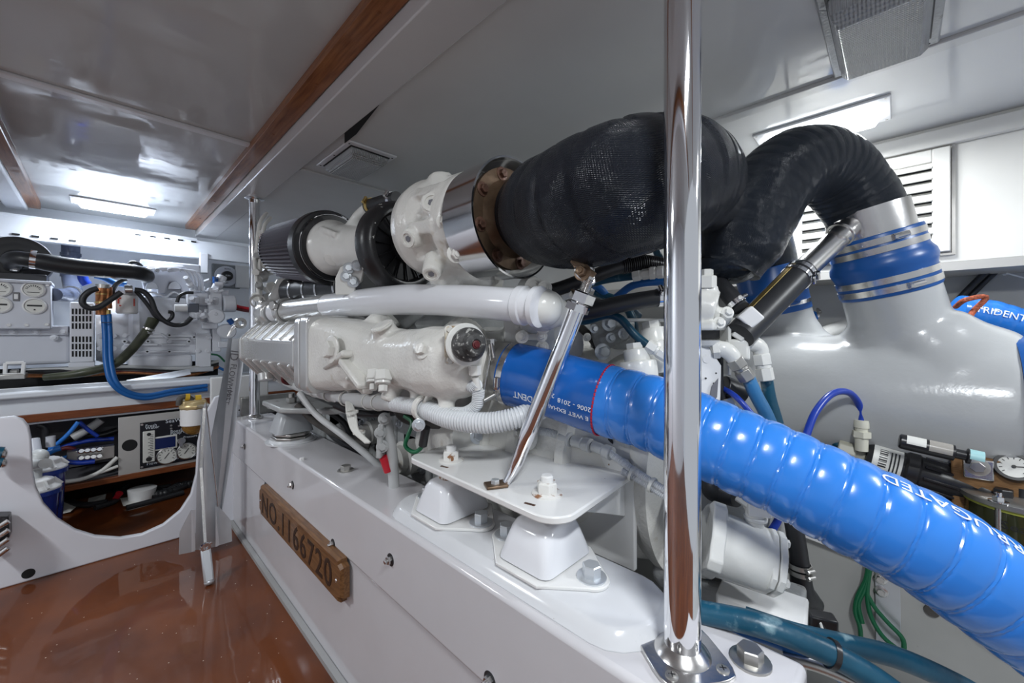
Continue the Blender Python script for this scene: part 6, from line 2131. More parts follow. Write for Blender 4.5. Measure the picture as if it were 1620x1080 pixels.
# round black air cleaner and its pipe
ac = thing('generator_air_cleaner', 'round black air cleaner standing on the generator control box', 'air cleaner', tuple(G(30, 440, 0.05)))
c = G(28, 412, 0.06)
MB().lathe(c, (0, -1, 0), [(-0.1, 0.13), (-0.02, 0.135), (0, 0.13), (0.004, 0.10), (0.0, 0.09), (0.0, 0.06), (0.008, 0.05), (0.012, 0.045)], 48).build('drum', 'plastic', ac)
gbox(MB(), 45, 397, 79, 410, 0.10, 0.08).build('intake_snout', 'plastic', ac, bevel=0.01)
gbox(MB(), -10, 432, 74, 445, 0.03, 0.16).build('bracket', 'plastic', ac, bevel=0.004)
MB().hexp(G(23, 423, 0.0), (0, 0, -1), 0.016, 0.02).build('nut', 'steel', ac)
ap = thing('air_pipe', 'fat shiny black air pipe running level across the generator top', 'pipe', tuple(G(130, 425, -0.12)))
MB().tube([G(20, 420, 0.04), G(18, 410, -0.06), G(32, 409, -0.12), G(60, 413, -0.13), G(110, 421, -0.13), G(160, 426, -0.13), G(215, 431, -0.12), G(228, 434, -0.08), G(231, 437, 0.0)], [0.034, 0.036, 0.039, 0.046, 0.047, 0.047, 0.046, 0.044, 0.042], 32).build('pipe', 'rubber', ap)
MB().ringsolid(G(48, 410, -0.125), (1, 0, -0.08), 0.044, 0.049, 0.022).build('hose_clamp', 'chrome', ap)
# grey exhaust riser
er = thing('grey_riser_pipe', 'grey plastic pipe rising behind the black air pipe to the beam', 'pipe', tuple(G(112, 470, 0.3)))
MB().tube([G(112, 380, 0.5), G(112, 435, 0.5), G(115, 458, 0.42), G(108, 466, 0.25), G(85, 466, 0.02)], [0.044, 0.044, 0.044, 0.040, 0.036], 28).build('pipe', mat('slate_pipe', (0.075, 0.09, 0.14), 0.22), er)
for y in (405, 438):
    MB().ringsolid(G(112, y, 0.5), (0, 0, 1), 0.044, 0.049, 0.02, 28).build('coupling', mat('slate_pipe_2', (0.06, 0.075, 0.12), 0.3), er)
MB().ringsolid(G(113, 464, 0.30), (0.2, 1, 0), 0.040, 0.047, 0.012, 24).build('hose_clamp', 'steeld', er)
# hoses of the generator
for lb, pl, r_, m_, dy in (
    ('navy blue hose elbow behind the copper heat exchanger', ((130, 432), (132, 442), (138, 450)), 0.024, 'navy', 0.15),
    ('blue hose dipping behind the black air pipe', ((150, 436), (165, 440), (180, 447), (200, 450)), 0.017, 'bluehose', 0.02),
    ('black hose looping from the copper cap round to the oil filter head', ((155, 456), (143, 460), (132, 470), (131, 480), (140, 487), (155, 486), (175, 474), (192, 462)), 0.015, 'rubber', -0.19),
    ('black hose drooping in a long loop in front of the generator block', ((213, 458), (225, 460), (238, 472), (246, 492), (258, 506), (275, 514), (292, 512), (303, 502)), 0.014, 'rubber', -0.14),
    ('thick black hose slanting beside the oil filter', ((215, 460), (228, 475), (238, 488), (246, 500), (262, 508), (272, 502), (272, 494), (266, 493)), 0.011, 'rubber', -0.11),
    ('short black hose arching over the fuel pump', ((280, 478), (284, 468), (294, 463), (306, 463)), 0.010, 'rubber', -0.12),
    ('dark blue-black hose behind the oil filter head', ((176, 468), (182, 452), (192, 444), (200, 441)), 0.012, 'rubber', -0.06),
    ('short curved black breather hose on the rocker cover', ((204, 420), (208, 415), (217, 416), (224, 422)), 0.012, 'rubber', 0.05),
    ('green wire low beside the generator foot', ((334, 560), (345, 562), (356, 572)), 0.006, 'green', 0.0),
    ('blue cable behind the ladder foot of the generator', ((335, 575), (348, 582), (365, 590)), 0.009, 'bluehose', 0.05)):
    hose('generator_hose', lb, 'hose', [G(x, y, dy) for x, y in pl], r_, m_, n=14, group='hoses and wires of the generator')
MB().cyl(G(197, 458, -0.14), G(210, 458, -0.14), 0.028, n=12).build('filter_head', 'steel', ofl, bevel=0.003)
sh = hose('seawater_hose', 'greasy dark green hose sloping down from a black elbow on the generator', 'hose', [G(243, 505, -0.10), G(238, 514, -0.11), G(233, 522, -0.12), G(224, 534, -0.13), G(205, 556, -0.15), G(180, 576, -0.17), G(130, 590, -0.17), G(70, 597, -0.12)], [0.030, 0.026, 0.024, 0.0245, 0.0245, 0.0235, 0.020, 0.018], mat('olive_hose', (0.045, 0.05, 0.03), 0.35, var=0.4, vscale=20), n=20)
for (x, y) in ((236, 519), (233, 524)):
    MB().ringsolid(G(x, y, -0.118), (-0.4, 0, -1), 0.026, 0.030, 0.012, 24).build('hose_clamp', 'steel', sh)
for i, lb in enumerate(('left of two blue hoses running down from the copper exchanger and along the shelf', 'right of two blue hoses running down from the copper exchanger and along the shelf')):
    o_ = i * 8
    h = hose('seawater_hose', lb, 'hose', [G(164 + o_, 497, -0.13), G(166 + o_, 530, -0.15), G(168 + o_, 575, -0.2), W(176 + o_, 604, Y=YC - 0.11), W(196 + o_ * 0.4, 622 - o_ * 0.5, Y=YC - 0.10), W(228, 630 - o_ * 0.6, Y=YC - 0.08),
                                         W(275, 622 - o_ * 0.6, Y=YC - 0.06), W(328, 616 - o_ * 0.8, Y=YC - 0.05)], 0.0125, 'bluehose', n=14)
    MB().cyl(G(171, 490, -0.13), G(171, 497, -0.13), 0.012).build('ferrule', 'brass', h) if i else None
t = thing('cable_tie', 'black cable tie binding the two blue hoses before the generator', 'tie', tuple(G(170, 510, -0.14)))
MB().lbox(G(160, 510, -0.172), G(178, 510, -0.172), 0.008, 0.004).build('tie', 'plastic', t)
# shelf edge, tray lip, cables behind, mount bracket
b = MB()
zr = W(160, 622, Y=YC - 0.10).z
b.box((0.0, YC - 0.03, W(160, 616, Y=YC - 0.05).z), (2.2, 0.05, 0.035))
struct(b.build('trim_12', M['wallw'], bevel=0.010))
b = MB().box((0.0, YC + 0.02, 0.712), (2.1, 0.09, 0.012)).box((0.02, YC - 0.005, 0.722), (2.0, 0.012, 0.035))
struct(b.build('trim_13', 'alu', bevel=0.003))
gf = thing('mount_bracket', 'square looped steel mount foot at the left end of the generator', 'bracket', tuple(G(22, 600, -0.1)))
q = [G(x, y, -0.1) for x, y in ((8, 592), (9, 574), (38, 573), (36, 592))]
b = MB()
for i in range(4):
    b.lbox(q[i], q[(i + 1) % 4], 0.014, 0.03, up=(0, 1, 0))
b.build('loop', 'plastw', gf, bevel=0.003)
b = MB(); gbox(b, -8, 592, 40, 600, -0.12, 0.12); gbox(b, 15, 585, 28, 593, -0.08, 0.06)
b.build('foot', 'steeld', gf, bevel=0.004)
for i, (m_, y_, lb) in enumerate((('rubber', 586, 'black cable lying along the shelf under the generator'), ('copper', 592, 'copper brown cable lying along the shelf under the generator'), ('grease', 589, 'greasy cable behind the copper brown one on the shelf'),
                                  ('grey', 583, 'grey cable along the shelf under the generator body'), ('maroon', 590, 'dark red cable along the shelf under the generator'))):
    hose('shelf_cable', lb, 'cable', [G(40, y_ + 2, 0.02 + i * 0.03), G(110, y_ + 3 * sin(i), 0.0), G(200, y_ - 3, 0.02), G(300, y_ + 2 - i, 0.0), G(345, y_ - 12, 0.05)], 0.009 + 0.002 * (i % 2), m_, n=10, group='cables lying along the generator shelf')
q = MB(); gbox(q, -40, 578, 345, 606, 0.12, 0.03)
struct(q.build('wall_shelf_shade', 'dark'))  # dark sheet painting the shade between generator and tray
al = thing('metal_offcut', 'thin folded aluminium sheet lying on the shelf under the generator', 'sheet', tuple(G(240, 600, -0.1)))
MB().prism([G(200, 602, -0.1), G(300, 584, -0.05), G(302, 592, -0.1), G(240, 604, -0.12)], (0, 0.004, 0.004)).build('sheet', 'alu', al)

# battery switch and boxes on the far wall, red cables
bs = thing('battery_switch', 'round grey battery switch with black knob on the far wall', 'switch', tuple(W(358, 437, Y=4.09)))
c = W(358, 437, Y=4.085)
MB().box(c + V(0, 0.0, 0), (0.20, 0.02, 0.20)).build('base', mat('switch_base', (0.20, 0.21, 0.22), 0.4), bs, bevel=0.01)
MB().lathe(c, (0, -1, 0), [(0.01, 0.085), (0.025, 0.08), (0.027, 0.075)], 36).build('rim', 'gengrey', bs)
kn = MB().lathe(c, (0, -1, 0), [(0.025, 0.042), (0.06, 0.038), (0.063, 0.033)], 28).box(c + V(0, -0.065, 0), (0.07, 0.012, 0.02)).build('knob', 'plastic', bs)
for tx_, dz_ in (('BOTH', 0.055), ('OFF', -0.065)):
    letters(tx_, 0.016, flat(c + V(-0.018, -0.028, dz_), (1, 0, 0), (0, 0, 1)), 0.001).build('printing', 'print', bs)
letters('PUSH', 0.014, flat(c + V(-0.018, -0.0715, -0.005), (1, 0, 0), (0, 0, 1)), 0.001).build('printing', 'printw', bs)
t = thing('junction_box', 'small white box beside the round battery switch', 'box', tuple(W(383, 438, Y=4.08)))
MB().box(W(383, 438, Y=4.07), (0.10, 0.06, 0.19)).build('box', 'plastw', t, bevel=0.004)
for i, (y, m_, lb) in enumerate(((487, 'red', 'upper red cable passing left of the far pole'), (491, 'maroon', 'dark red cable just below the bright red one'))):
    hose('red_cable', lb, 'cable', [W(364, y - 8, Y=3.4), W(374, y - 3, Y=3.4), W(388, y, Y=3.38), W(405, y + 2, Y=3.3)], 0.011, m_, n=10)

# ================================================================== WATER MAKER CABINET below
for (ya, yb, x0, x1, nm) in ((657, 663, 30, 300, 0), (759, 766, 85, 320, 1)):
    z_ = C(160, 0.5 * (ya + yb) - (8 if nm == 0 else 0) - 2).z
    b = MB().box((0.0, YC - 0.015, z_), (2.3, 0.03, 0.042 if nm == 0 else 0.034))
    struct(b.build('trim_%d' % (14 + nm), 'cabwood', bevel=0.004))
wm = thing('water_maker_panel', 'silver panel with black instrument face for the water maker', 'control panel', tuple(C(250, 757)))


def cz(px, py):
    return C(px, py).z


xl, xr = C(187, 700).x, C(330, 700).x
zt_, zb_ = C(187, 660).z, C(187, 757).z
MB().box(((xl + xr) / 2, YC - 0.012, (zt_ + zb_) / 2), (xr - xl, 0.016, zt_ - zb_)).build('panel', 'silverplate', wm, bevel=0.002)
pc_ = C(205, 703)
MB().lathe(V(pc_.x, YC - 0.019, pc_.z), (0, -1, 0), [(0, 0.034), (0.002, 0.034), (0.002, 0.030)], 28).build('finger_hole', 'dark', wm)
xL, xR = C(221, 700).x, C(316, 700).x
zT, zB = C(221, 668).z, C(223, 740).z
pw_, ph2 = xR - xL, zT - zB
fc = MB().box(((xL + xR) / 2, YC - 0.024, (zT + zB) / 2), (pw_, 0.006, ph2)).build('instrument_face', 'panelblack', wm, bevel=0.004)
YF = YC - 0.0275


def fp(u, v):
    return V(xL + u * pw_, YF, zT - v * ph2)


def ftext(tx_, u, v, sz):
    letters(tx_, sz, flat(fp(u, v), (1, 0, 0), (0, 0, 1)), 0.0006).build('printing', 'printw', fc)


ftext('SeaWater Pro', 0.40, 0.07, 0.032); ftext('Fresh', 0.08, 0.11, 0.024); ftext('Water', 0.08, 0.155, 0.024)
ftext('Boost', 0.48, 0.30, 0.024); ftext('Pump', 0.48, 0.35, 0.024); ftext('High', 0.65, 0.29, 0.024); ftext('Pump', 0.65, 0.34, 0.024)
ftext('Flow', 0.10, 0.94, 0.026); ftext('Water Maker', 0.46, 0.92, 0.032); ftext('Pressure Adjust', 0.70, 0.47, 0.020)
MB().box(fp(0.135, 0.53) + V(0, -0.008, 0), (0.055, 0.016, ph2 * 0.68)).build('flow_meter', 'dial', fc, bevel=0.004)
b = MB()
for i in range(14):
    b.box(fp(0.135, 0.28 + i * 0.038) + V(0.012 if i % 2 else 0.008, -0.0165, 0), (0.016 if i % 2 else 0.024, 0.001, 0.003))
b.lathe(fp(0.135, 0.80) + V(0, -0.016, 0), (0, -1, 0), [(0, 0.014), (0.004, 0.012)], 16).lathe(fp(0.135, 0.26) + V(0, -0.016, 0), (0, -1, 0), [(0, 0.010), (0.002, 0.009)], 16)
b.build('flow_scale', 'print', fc)
MB().box(fp(0.37, 0.50) + V(0, -0.004, 0), (0.13, 0.008, 0.085)).build('display_bezel', 'dial', fc, bevel=0.004)
MB().box(fp(0.37, 0.50) + V(0, -0.009, 0), (0.112, 0.003, 0.066)).build('display', 'screen', fc)
for (u, v) in ((0.42, 0.80), (0.75, 0.765)):
    g_ = MB().lathe(fp(u, v), (0, -1, 0), [(0, 0.052), (0.014, 0.052), (0.017, 0.046), (0.012, 0.044)], 32).build('pressure_gauge', 'steel', fc)
    MB().lathe(fp(u, v) + V(0, -0.0125, 0), (0, -1, 0), [(0, 0.044), (0.001, 0.044)], 28).build('dial', 'dial', g_)
    b = MB()
    for k in range(10):
        a = radians(-30 + k * 27)
        b.box(fp(u, v) + V(cos(a) * 0.035, -0.0142, sin(a) * 0.035), (0.0035, 0.0006, 0.010), R=Matrix.Rotation(-(a - pi / 2), 3, 'Y'))
    b.box(fp(u, v) + V(0, -0.0145, 0.002), (0.004, 0.001, 0.04), R=Matrix.Rotation(0.6, 3, 'Y'))
    b.build('scale', 'print', g_)
for (u, v) in ((0.49, 0.20), (0.62, 0.16), (0.49, 0.13)):
    MB().lathe(fp(u, v), (0, -1, 0), [(0, 0.007), (0.012, 0.006)], 10).build('toggle_switch', 'steel', fc)
MB().cyl(fp(0.66, 0.50), fp(0.66, 0.50) + V(0, -0.03, 0), 0.02).lbox(fp(0.66, 0.50) + V(0, -0.03, 0.01), fp(0.64, 0.62) + V(0, -0.03, 0), 0.018, 0.012, up=(0, -1, 0)).build('valve_lever', 'chrome', fc)
for (u, v) in ((0.03, 0.04), (0.03, 0.96), (0.97, 0.9)):
    MB().lathe(fp(u, v), (0, -1, 0), [(0, 0.007), (0.002, 0.006)], 12).build('screw', 'steel', fc)

# fuel filter with gold head hanging beside the ladder
FFK = 1
ff = thing('fuel_water_separator', 'white fuel filter with gold head and amber bowl beside the leaning channel', 'filter', tuple(W(306, 690, Y=2.74)))


def FF(x, y):
    return W(x, y, Y=2.74)


MB().cyl(FF(307, 645), FF(307, 671), 0.060, n=32).build('canister', 'plastw', ff, bevel=0.003)
MB().lathe(FF(307, 643), (0, 0, -1), [(-0.03, 0.045), (-0.012, 0.066), (0.008, 0.064), (0.012, 0.058)], 10).box(FF(307, 638), (0.10, 0.07, 0.04)).build('head', 'gold', ff, bevel=0.006)
MB().lathe(FF(307, 671), (0, 0, -1), [(0, 0.055), (0.02, 0.052), (0.045, 0.034), (0.05, 0.02)], 28).build('bowl', 'amber', ff)
MB().lathe(FF(307, 683), (0, 0, -1), [(0, 0.02), (0.01, 0.018)], 16).build('drain_knob', 'yellow', ff)
MB().lbox(FF(310, 640) + V(0, 0.03, 0), V(W(330, 640, Y=2.62).x, 2.618, FF(310, 640).z), 0.05, 0.012).build('wall_bracket', 'steeld', ff)
MB().cyl(FF(293, 628), FF(300, 628), 0.018).cyl(FF(309, 630), FF(318, 629), 0.018).build('yellow_plug', 'yellow', ff)
MB().tube([FF(283, 641), FF(285, 630), FF(294, 627), FF(305, 633)], 0.014, 12).build('inlet_elbow', 'grease', ff)

# contents of the cabinet opening
ins = []
for lb, pl, r_, m_, dy in (
    ('bright blue tube running steeply up inside the open cabinet', ((78, 710), (90, 702), (108, 686), (124, 667)), 0.010, 'bluel', -0.02),
    ('light blue tube bending down into the white filter head', ((66, 722), (76, 716), (86, 711), (96, 708)), 0.016, 'bluel', -0.05),
    ('dark blue tube lying level in front of the black solenoid block', ((80, 723), (100, 729), (125, 732), (150, 730)), 0.013, 'navy', -0.02),
    ('navy tube running right behind the level dark blue tube', ((85, 712), (110, 704), (140, 697), (180, 694)), 0.013, 'navy', 0.12),
    ('blue tube slanting down towards the black block', ((95, 727), (110, 722), (128, 716)), 0.014, 'bluehose', 0.04),
    ('grey hose curving up to the right behind the blue tubes', ((115, 692), (130, 684), (145, 675), (160, 664)), 0.022, 'grey', 0.1),
    ('black hose arching in the left of the cabinet', ((60, 672), (70, 676), (72, 690), (70, 712)), 0.016, 'rubber', 0.05),
    ('white tube sweeping low across the cabinet floor', ((84, 762), (110, 761), (135, 756), (160, 745), (186, 723)), 0.011, 'label', -0.03),
    ('second white tube just below the sweeping one', ((150, 750), (168, 744), (187, 737)), 0.009, 'label', -0.03),
    ('dark navy tube crossing high in the cabinet', ((125, 667), (140, 680), (155, 690)), 0.010, 'navy', 0.02),
    ('black hose along the back of the cabinet', ((90, 700), (120, 690), (160, 688), (186, 680)), 0.02, 'rubber', 0.25),
    ('red tube short and half hidden behind the blue tubes', ((98, 710), (108, 708), (118, 711)), 0.012, 'maroon', 0.08)):
    hose('cabinet_tube', lb, 'tube', [C(x, y, dy) for x, y in pl], r_, m_, n=12, group='tubes inside the open cabinet')
vb = thing('solenoid_block', 'steel and black valve block with round studs inside the cabinet', 'valve', tuple(C(145, 728, 0.0)))
MB().box(C(145, 718, 0.03), (0.19, 0.06, 0.075)).build('block', 'steeld', vb, bevel=0.005)
for i in range(4):
    for j in range(2):
        MB().lathe(C(129 + i * 9.5, 713 + j * 11 - i, -0.005), (0, -1, 0.2), [(0, 0.017), (0.02, 0.016), (0.026, 0.010)], 18).build('stud', 'steel' if j else 'chrome', vb)
# blue filter housings with white heads
for i, (x, y0_, y1_, lb) in enumerate(((70, 742, 830, 'blue water filter housing with white head, the taller one behind'), (58, 775, 838, 'blue water filter housing with white head, in front at the cut-out edge'))):
    Yf = 3.08 - i * 0.12
    c = W(x, y0_, Y=Yf)
    t = thing('water_filter', lb, 'filter', tuple(W(x, y1_, Y=Yf)), 'blue water filter housings')
    zb2 = 0.02
    MB().lathe(c, (0, 0, -1), [(0, 0.078), (0.02, 0.074), (c.z - zb2 - 0.02, 0.060), (c.z - zb2, 0.05)], 32).build('housing', 'bluecan', t)
    MB().lathe(c + V(0, 0, 0.055), (0, 0, -1), [(0, 0.04), (0.006, 0.055), (0.03, 0.060), (0.045, 0.080), (0.055, 0.082)], 32).build('head', 'plastw', t, bevel=0.003)
    MB().ringsolid(c + V(0, 0, -0.02), (0, 0, 1), 0.07, 0.084, 0.02, 32).build('collar', 'bluecan', t)
    for k in range(6):
        a = k * pi / 3
        MB().lbox(c + V(0.05 * cos(a), 0.05 * sin(a), 0.045), c + V(0.078 * cos(a), 0.078 * sin(a), 0.01), 0.008, 0.02).build('rib', 'plastw', t)
t = thing('pipe_elbow', 'ivory plastic elbow on the front filter head inside the cut-out', 'fitting', tuple(W(58, 740, Y=3.0)))
MB().tube([W(62, 722, Y=3.0), W(56, 728, Y=2.98), W(54, 745, Y=2.98), W(54, 765, Y=2.98)], 0.026, 20).sph(W(61, 722, Y=3.0), 0.036).cyl(W(52, 735, Y=2.97), W(72, 733, Y=2.74), 0.022).build('elbow', mat('ivory_plastic_3', (0.60, 0.62, 0.62), 0.35), t)
t = thing('pipe_elbow', 'grey blue pipe standing at the left of the cabinet opening', 'fitting', tuple(W(54, 715, Y=3.1)))
MB().cyl(W(53, 695, Y=3.15), W(58, 725, Y=3.1), 0.022).cyl(W(80, 690, Y=3.2), W(80, 706, Y=3.2), 0.018).build('pipe', 'gengrey', t)

# litter on the bottom shelf
rr_ = random.Random(5)
LIT = [('crumpled white paper lying left on the cabinet floor', [(85, 800), (100, 790), (122, 800), (112, 812), (86, 815)], 'label'),
       ('white card lying beside the black wires on the cabinet floor', [(140, 788), (168, 784), (164, 800), (138, 802)], 'label'),
       ('white leaflet lying in the middle of the cabinet floor', [(190, 788), (228, 786), (222, 797), (195, 803)], 'label')]
for lb, pl, m_ in LIT:
    q = [W(x, y, Z=0.004) for x, y in pl]
    b = MB()
    b.prism([V(p.x, p.y, 0.002 + 0.012 * (k % 2)) for k, p in enumerate(q)], (0.0, 0.0, 0.003))
    tag(b.build('paper_sheet', m_), lb, 'paper')
t = thing('plastic_tub', 'small white round tub lying tilted on the cabinet floor', 'tub', tuple(W(224, 790, Z=0.0)))
MB().lathe(W(224, 790, Z=0.0), (0.05, 0.0, 1), [(0, 0.06), (0.07, 0.068), (0.072, 0.06)], 28).build('tub', 'plastw', t)
for i, pl in enumerate((((90, 775), (110, 790), (140, 795), (170, 790)), ((180, 770), (200, 775), (235, 770), (270, 765)), ((150, 800), (180, 790), (185, 775), (200, 765)), ((240, 780), (262, 776), (285, 764), (303, 755)),
                        ((200, 800), (230, 792), (255, 785), (290, 775)), ((230, 762), (255, 772), (275, 772), (300, 762)))):
    hose('loose_cable', ['black cable curled at the left of the cabinet floor', 'black cable arching under the instrument panel', 'black cable looping past the white card', 'black ribbed cable at the right end of the cabinet floor',
                         'black cable lying behind the white leaflet', 'black cable drooping below the lower wood trim'][i], 'cable', [V(0, 0, 0.018) + W(x, max(y, 762) + 8, Z=0.0) for x, y in pl], 0.016 if i != 3 else 0.024, 'rubber', n=10, group='loose cables on the cabinet floor',
         rf=(corr(0.02, 0.08) if i == 3 else None), step=0.006)
t = thing('red_connector', 'small red plug among black wires on the cabinet floor', 'plug', tuple(W(185, 780, Y=3.0)))
MB().cyl(W(182, 790, Z=0.02), W(189, 780, Z=0.06), 0.014, 0.018).build('plug', 'red', t)

# things on the front bulkhead at the left edge
t = thing('teal_fitting', 'pair of teal and chrome pipe stubs on the bulkhead at the left edge', 'fitting', tuple(W(2, 728, Y=2.57)))
for y in (716, 730):
    MB().cyl(W(-14, y, Y=2.53), W(4, y + 1, Y=2.53), 0.025, n=20).build('stub', 'teal', t)
    MB().sph(W(5, y + 1, Y=2.53), (0.012, 0.022, 0.022), 16).build('cap', 'steel', t)
t = thing('coil_rack', 'black bracket holding steel rods at the lower left edge', 'rack', tuple(W(5, 880, Y=2.5)))
MB().prism([W(-30, 818, Y=2.50), W(14, 817, Y=2.50), W(15, 850, Y=2.50), W(3, 862, Y=2.50), W(-30, 872, Y=2.50)], (0, 0.07, 0)).build('bracket', 'plastic', t, bevel=0.004)
for i in range(4):
    MB().cyl(W(-30, 850 + i * 16, Y=2.48), W(13, 824 + i * 14, Y=2.48), 0.010, n=14).build('rod', 'steel', t)

# ================================================================== leaning aluminium channel with its bracket and strap
ld = thing('boarding_ramp_channel', 'aluminium channel with black stencilled lettering leaning against the bulkhead', 'channel', tuple(W(330, 868, Z=0.0)))
YL = 2.40
def LP(x, y, dy=0.0):
    return W(x, y, Y=YL + dy)


def chan(pl_, pr_, web, fl):
    pass


YL = 2.30
lf = [(361, 535), (354, 585), (344, 640), (334, 690), (343, 802)]
rt_ = [(389, 535), (384, 585), (376, 640), (371, 690), (352, 806)]
li = [(367, 535), (361, 585), (352, 640), (343, 700), (345, 800)]
ri = [(383, 535), (376, 585), (369, 640), (363, 690), (349, 803)]
MB().prism([LP(*p) for p in li] + [LP(*p) for p in reversed(ri)], (0, 0.004, 0)).build('web', 'alu', ld, bevel=0.001)
MB().prism([LP(*p, -0.03) for p in lf] + [LP(*p, 0.0) for p in reversed(li)], (0.002, 0.003, 0)).build('flange', 'alu', ld)
MB().prism([LP(*p, -0.03) for p in rt_] + [LP(*p, 0.0) for p in reversed(ri)], (-0.002, 0.003, 0)).build('flange', 'alu', ld)
dr_ = (LP(357, 625) - LP(372, 556)).normalized()
ux_ = dr_
uy_ = (V(0, -1, 0)).cross(ux_)
for tx_, sz_, p0_, p1_ in (('ID', 0.052, (366, 553), (363, 567)), ('FLOWMPBE', 0.034, (366, 575), (358, 612)), ('MGT', 0.032, (360, 617), (356, 630))):
    letters(tx_, sz_, flat(LP(*p0_) + V(0, -0.002, 0), LP(*p1_) - LP(*p0_), uy_), 0.001).build('stencil', 'printg', ld)
bk = thing('ramp_bracket', 'folded aluminium bracket sheets standing on the sole by the bulkhead', 'bracket', tuple(LP(320, 875)))
MB().prism([LP(325, 636, 0.04), LP(319, 650, 0.04), LP(311, 772, 0.03), LP(309, 870, 0.02), LP(345, 864, 0.02), LP(345, 800, 0.03), LP(337, 720, 0.04)], (0, 0.004, 0)).build('tall_sheet', 'alu', bk)
MB().prism([LP(323, 642, 0.0), LP(326, 642, 0.0), LP(327, 864, -0.02), LP(323, 866, -0.02)], (0, 0.02, 0)).build('folded_edge', 'alu', bk)
MB().prism([LP(341, 800, 0.0), LP(347, 801, 0.0), LP(366, 824, -0.02), LP(367, 856, -0.02), LP(341, 864, -0.02)], (0, 0.004, 0)).build('gusset_sheet', 'alu', bk)
MB().prism([LP(341, 800, -0.005), LP(347, 801, -0.025), LP(347, 862, -0.03), LP(341, 865, -0.02)], (0, 0.004, 0)).build('folded_edge', 'alu', bk)
MB().prism([LP(303, 806, 0.0), LP(309, 806, 0.0), LP(309, 872, -0.01), LP(283, 877, 0.0), LP(284, 842, 0.0)], (0, 0.004, 0)).build('gusset_sheet', 'alu', bk)
MB().prism([LP(303, 806, -0.005), LP(309, 806, -0.025), LP(309, 870, -0.03), LP(303, 873, -0.02)], (0, 0.004, 0)).build('folded_edge', 'alu', bk)
H0, H1 = W(325, 868, Y=2.06), W(331, 920, Y=2.015)
sr2 = thing('lever_strap', 'thin steel strap ending in a galvanised lever handle above the sole', 'strap', (H1.x, H1.y, 0.0))
MB().lbox(LP(323, 645, -0.05), W(318, 740, Y=2.18), 0.010, 0.003, up=(0, -1, 0)).lbox(W(318, 740, Y=2.18), H0, 0.010, 0.003, up=(0, -1, 0)).build('strap', 'steel', sr2)
MB().tube([LP(326, 640, -0.05), LP(336, 720, -0.05), LP(345, 800, -0.04)], 0.0025, 8).build('wire', 'steel', sr2)
MB().ringsolid(H0 + V(0, 0, 0.01), (0, -1, 0), 0.008, 0.017, 0.012, 20).lbox(H0 + V(-0.018, 0, 0.0), H0 + V(0.022, 0, 0.018), 0.008, 0.008).build('shackle', 'chrome', sr2)
MB().lbox(H0, H1, 0.034, 0.022, up=(0, -1, 0)).sph(H1, (0.018, 0.012, 0.012), 16).build('lever_handle', 'zinc', sr2, bevel=0.006)
rg2 = thing('ring_shackle', 'steel ring and hook at the top of the leaning channel', 'shackle', tuple(LP(380, 515, -0.02)))
MB().ringsolid(LP(379, 511, -0.02), (0.3, -1, 0), 0.012, 0.026, 0.014, 24).tube([LP(376, 513, -0.02), LP(366, 522, -0.02), LP(361, 532, -0.02)], 0.007, 10).build('ring', 'steel', rg2)
# white box ends and grey channel beyond the bed
t = thing('outlet_rail', 'grey steel channel with round outlets behind the far end of the bed', 'rail', tuple(W(430, 640, Y=2.9)))
MB().box(W(425, 638, Y=2.85), (0.30, 0.04, 0.11)).build('channel', 'steeld', t, bevel=0.004)
for px_ in (412, 444):
    q_ = W(px_, 650, Y=2.86)
    MB().box((q_.x, 2.88, (q_.z) / 2 + 0.0), (0.03, 0.02, q_.z)).build('leg', 'steeld', t)
MB().lathe(W(428, 641, Y=2.82), (0, -1, 0), [(0, 0.024), (0.004, 0.022)], 24).build('outlet', 'plastw', t)
t = thing('socket_panel', 'white panel with round socket behind the far pole foot', 'panel', tuple(W(375, 650, Y=2.9)))
MB().box(V(W(380, 640, Y=2.92).x, 2.92, 0.38), (0.30, 0.03, 0.76)).build('panel', 'plastw', t, bevel=0.006)
MB().lathe(W(375, 649, Y=2.9), (0, -1, 0), [(0, 0.035), (0.004, 0.034)], 28).build('socket', 'gengrey', t)
for dx in (-0.012, 0.012):
    MB().lathe(W(375, 649, Y=2.895) + V(dx, 0, 0), (0, -1, 0), [(0, 0.005), (0.001, 0.005)], 10).build('socket_hole', 'print', t)

# ================================================================== CEILING FIXTURES AND VENT
def fixture(name, label, c, sx, sy, lit, rz=0.0, m='tube', drop=0.03):
    t = thing(name, label, 'ceiling light', tuple(c), None)
    MB().box((c[0], c[1], c[2] - 0.004), (sx, sy, 0.008)).build('base_plate', 'plastw', t, bevel=0.003)
    b = MB()
    kx, ky = (0.86, 0.70) if sx > sy else (0.70, 0.86)
    q0 = [V(c[0] + sx * kx / 2 * a, c[1] + sy * ky / 2 * e, c[2] - 0.008) for a, e in ((-1, -1), (1, -1), (1, 1), (-1, 1))]
    q1 = [V(c[0] + (sx * kx / 2 - 0.02) * a, c[1] + (sy * ky / 2 - 0.015) * e, c[2] - 0.008 - drop) for a, e in ((-1, -1), (1, -1), (1, 1), (-1, 1))]
    b.loft([q0, q1])
    b.build('diffuser', m if lit else 'cover', t, bevel=0.004)
    for a, e in ((-1, -1), (1, -1), (1, 1), (-1, 1)):
        MB().lathe((c[0] + a * (sx / 2 - 0.012), c[1] + e * (sy / 2 - 0.012), c[2] - 0.008), (0, 0, -1), [(0, 0.004), (0.001, 0.0035)], 10).build('screw', 'steeld', t)
    return t


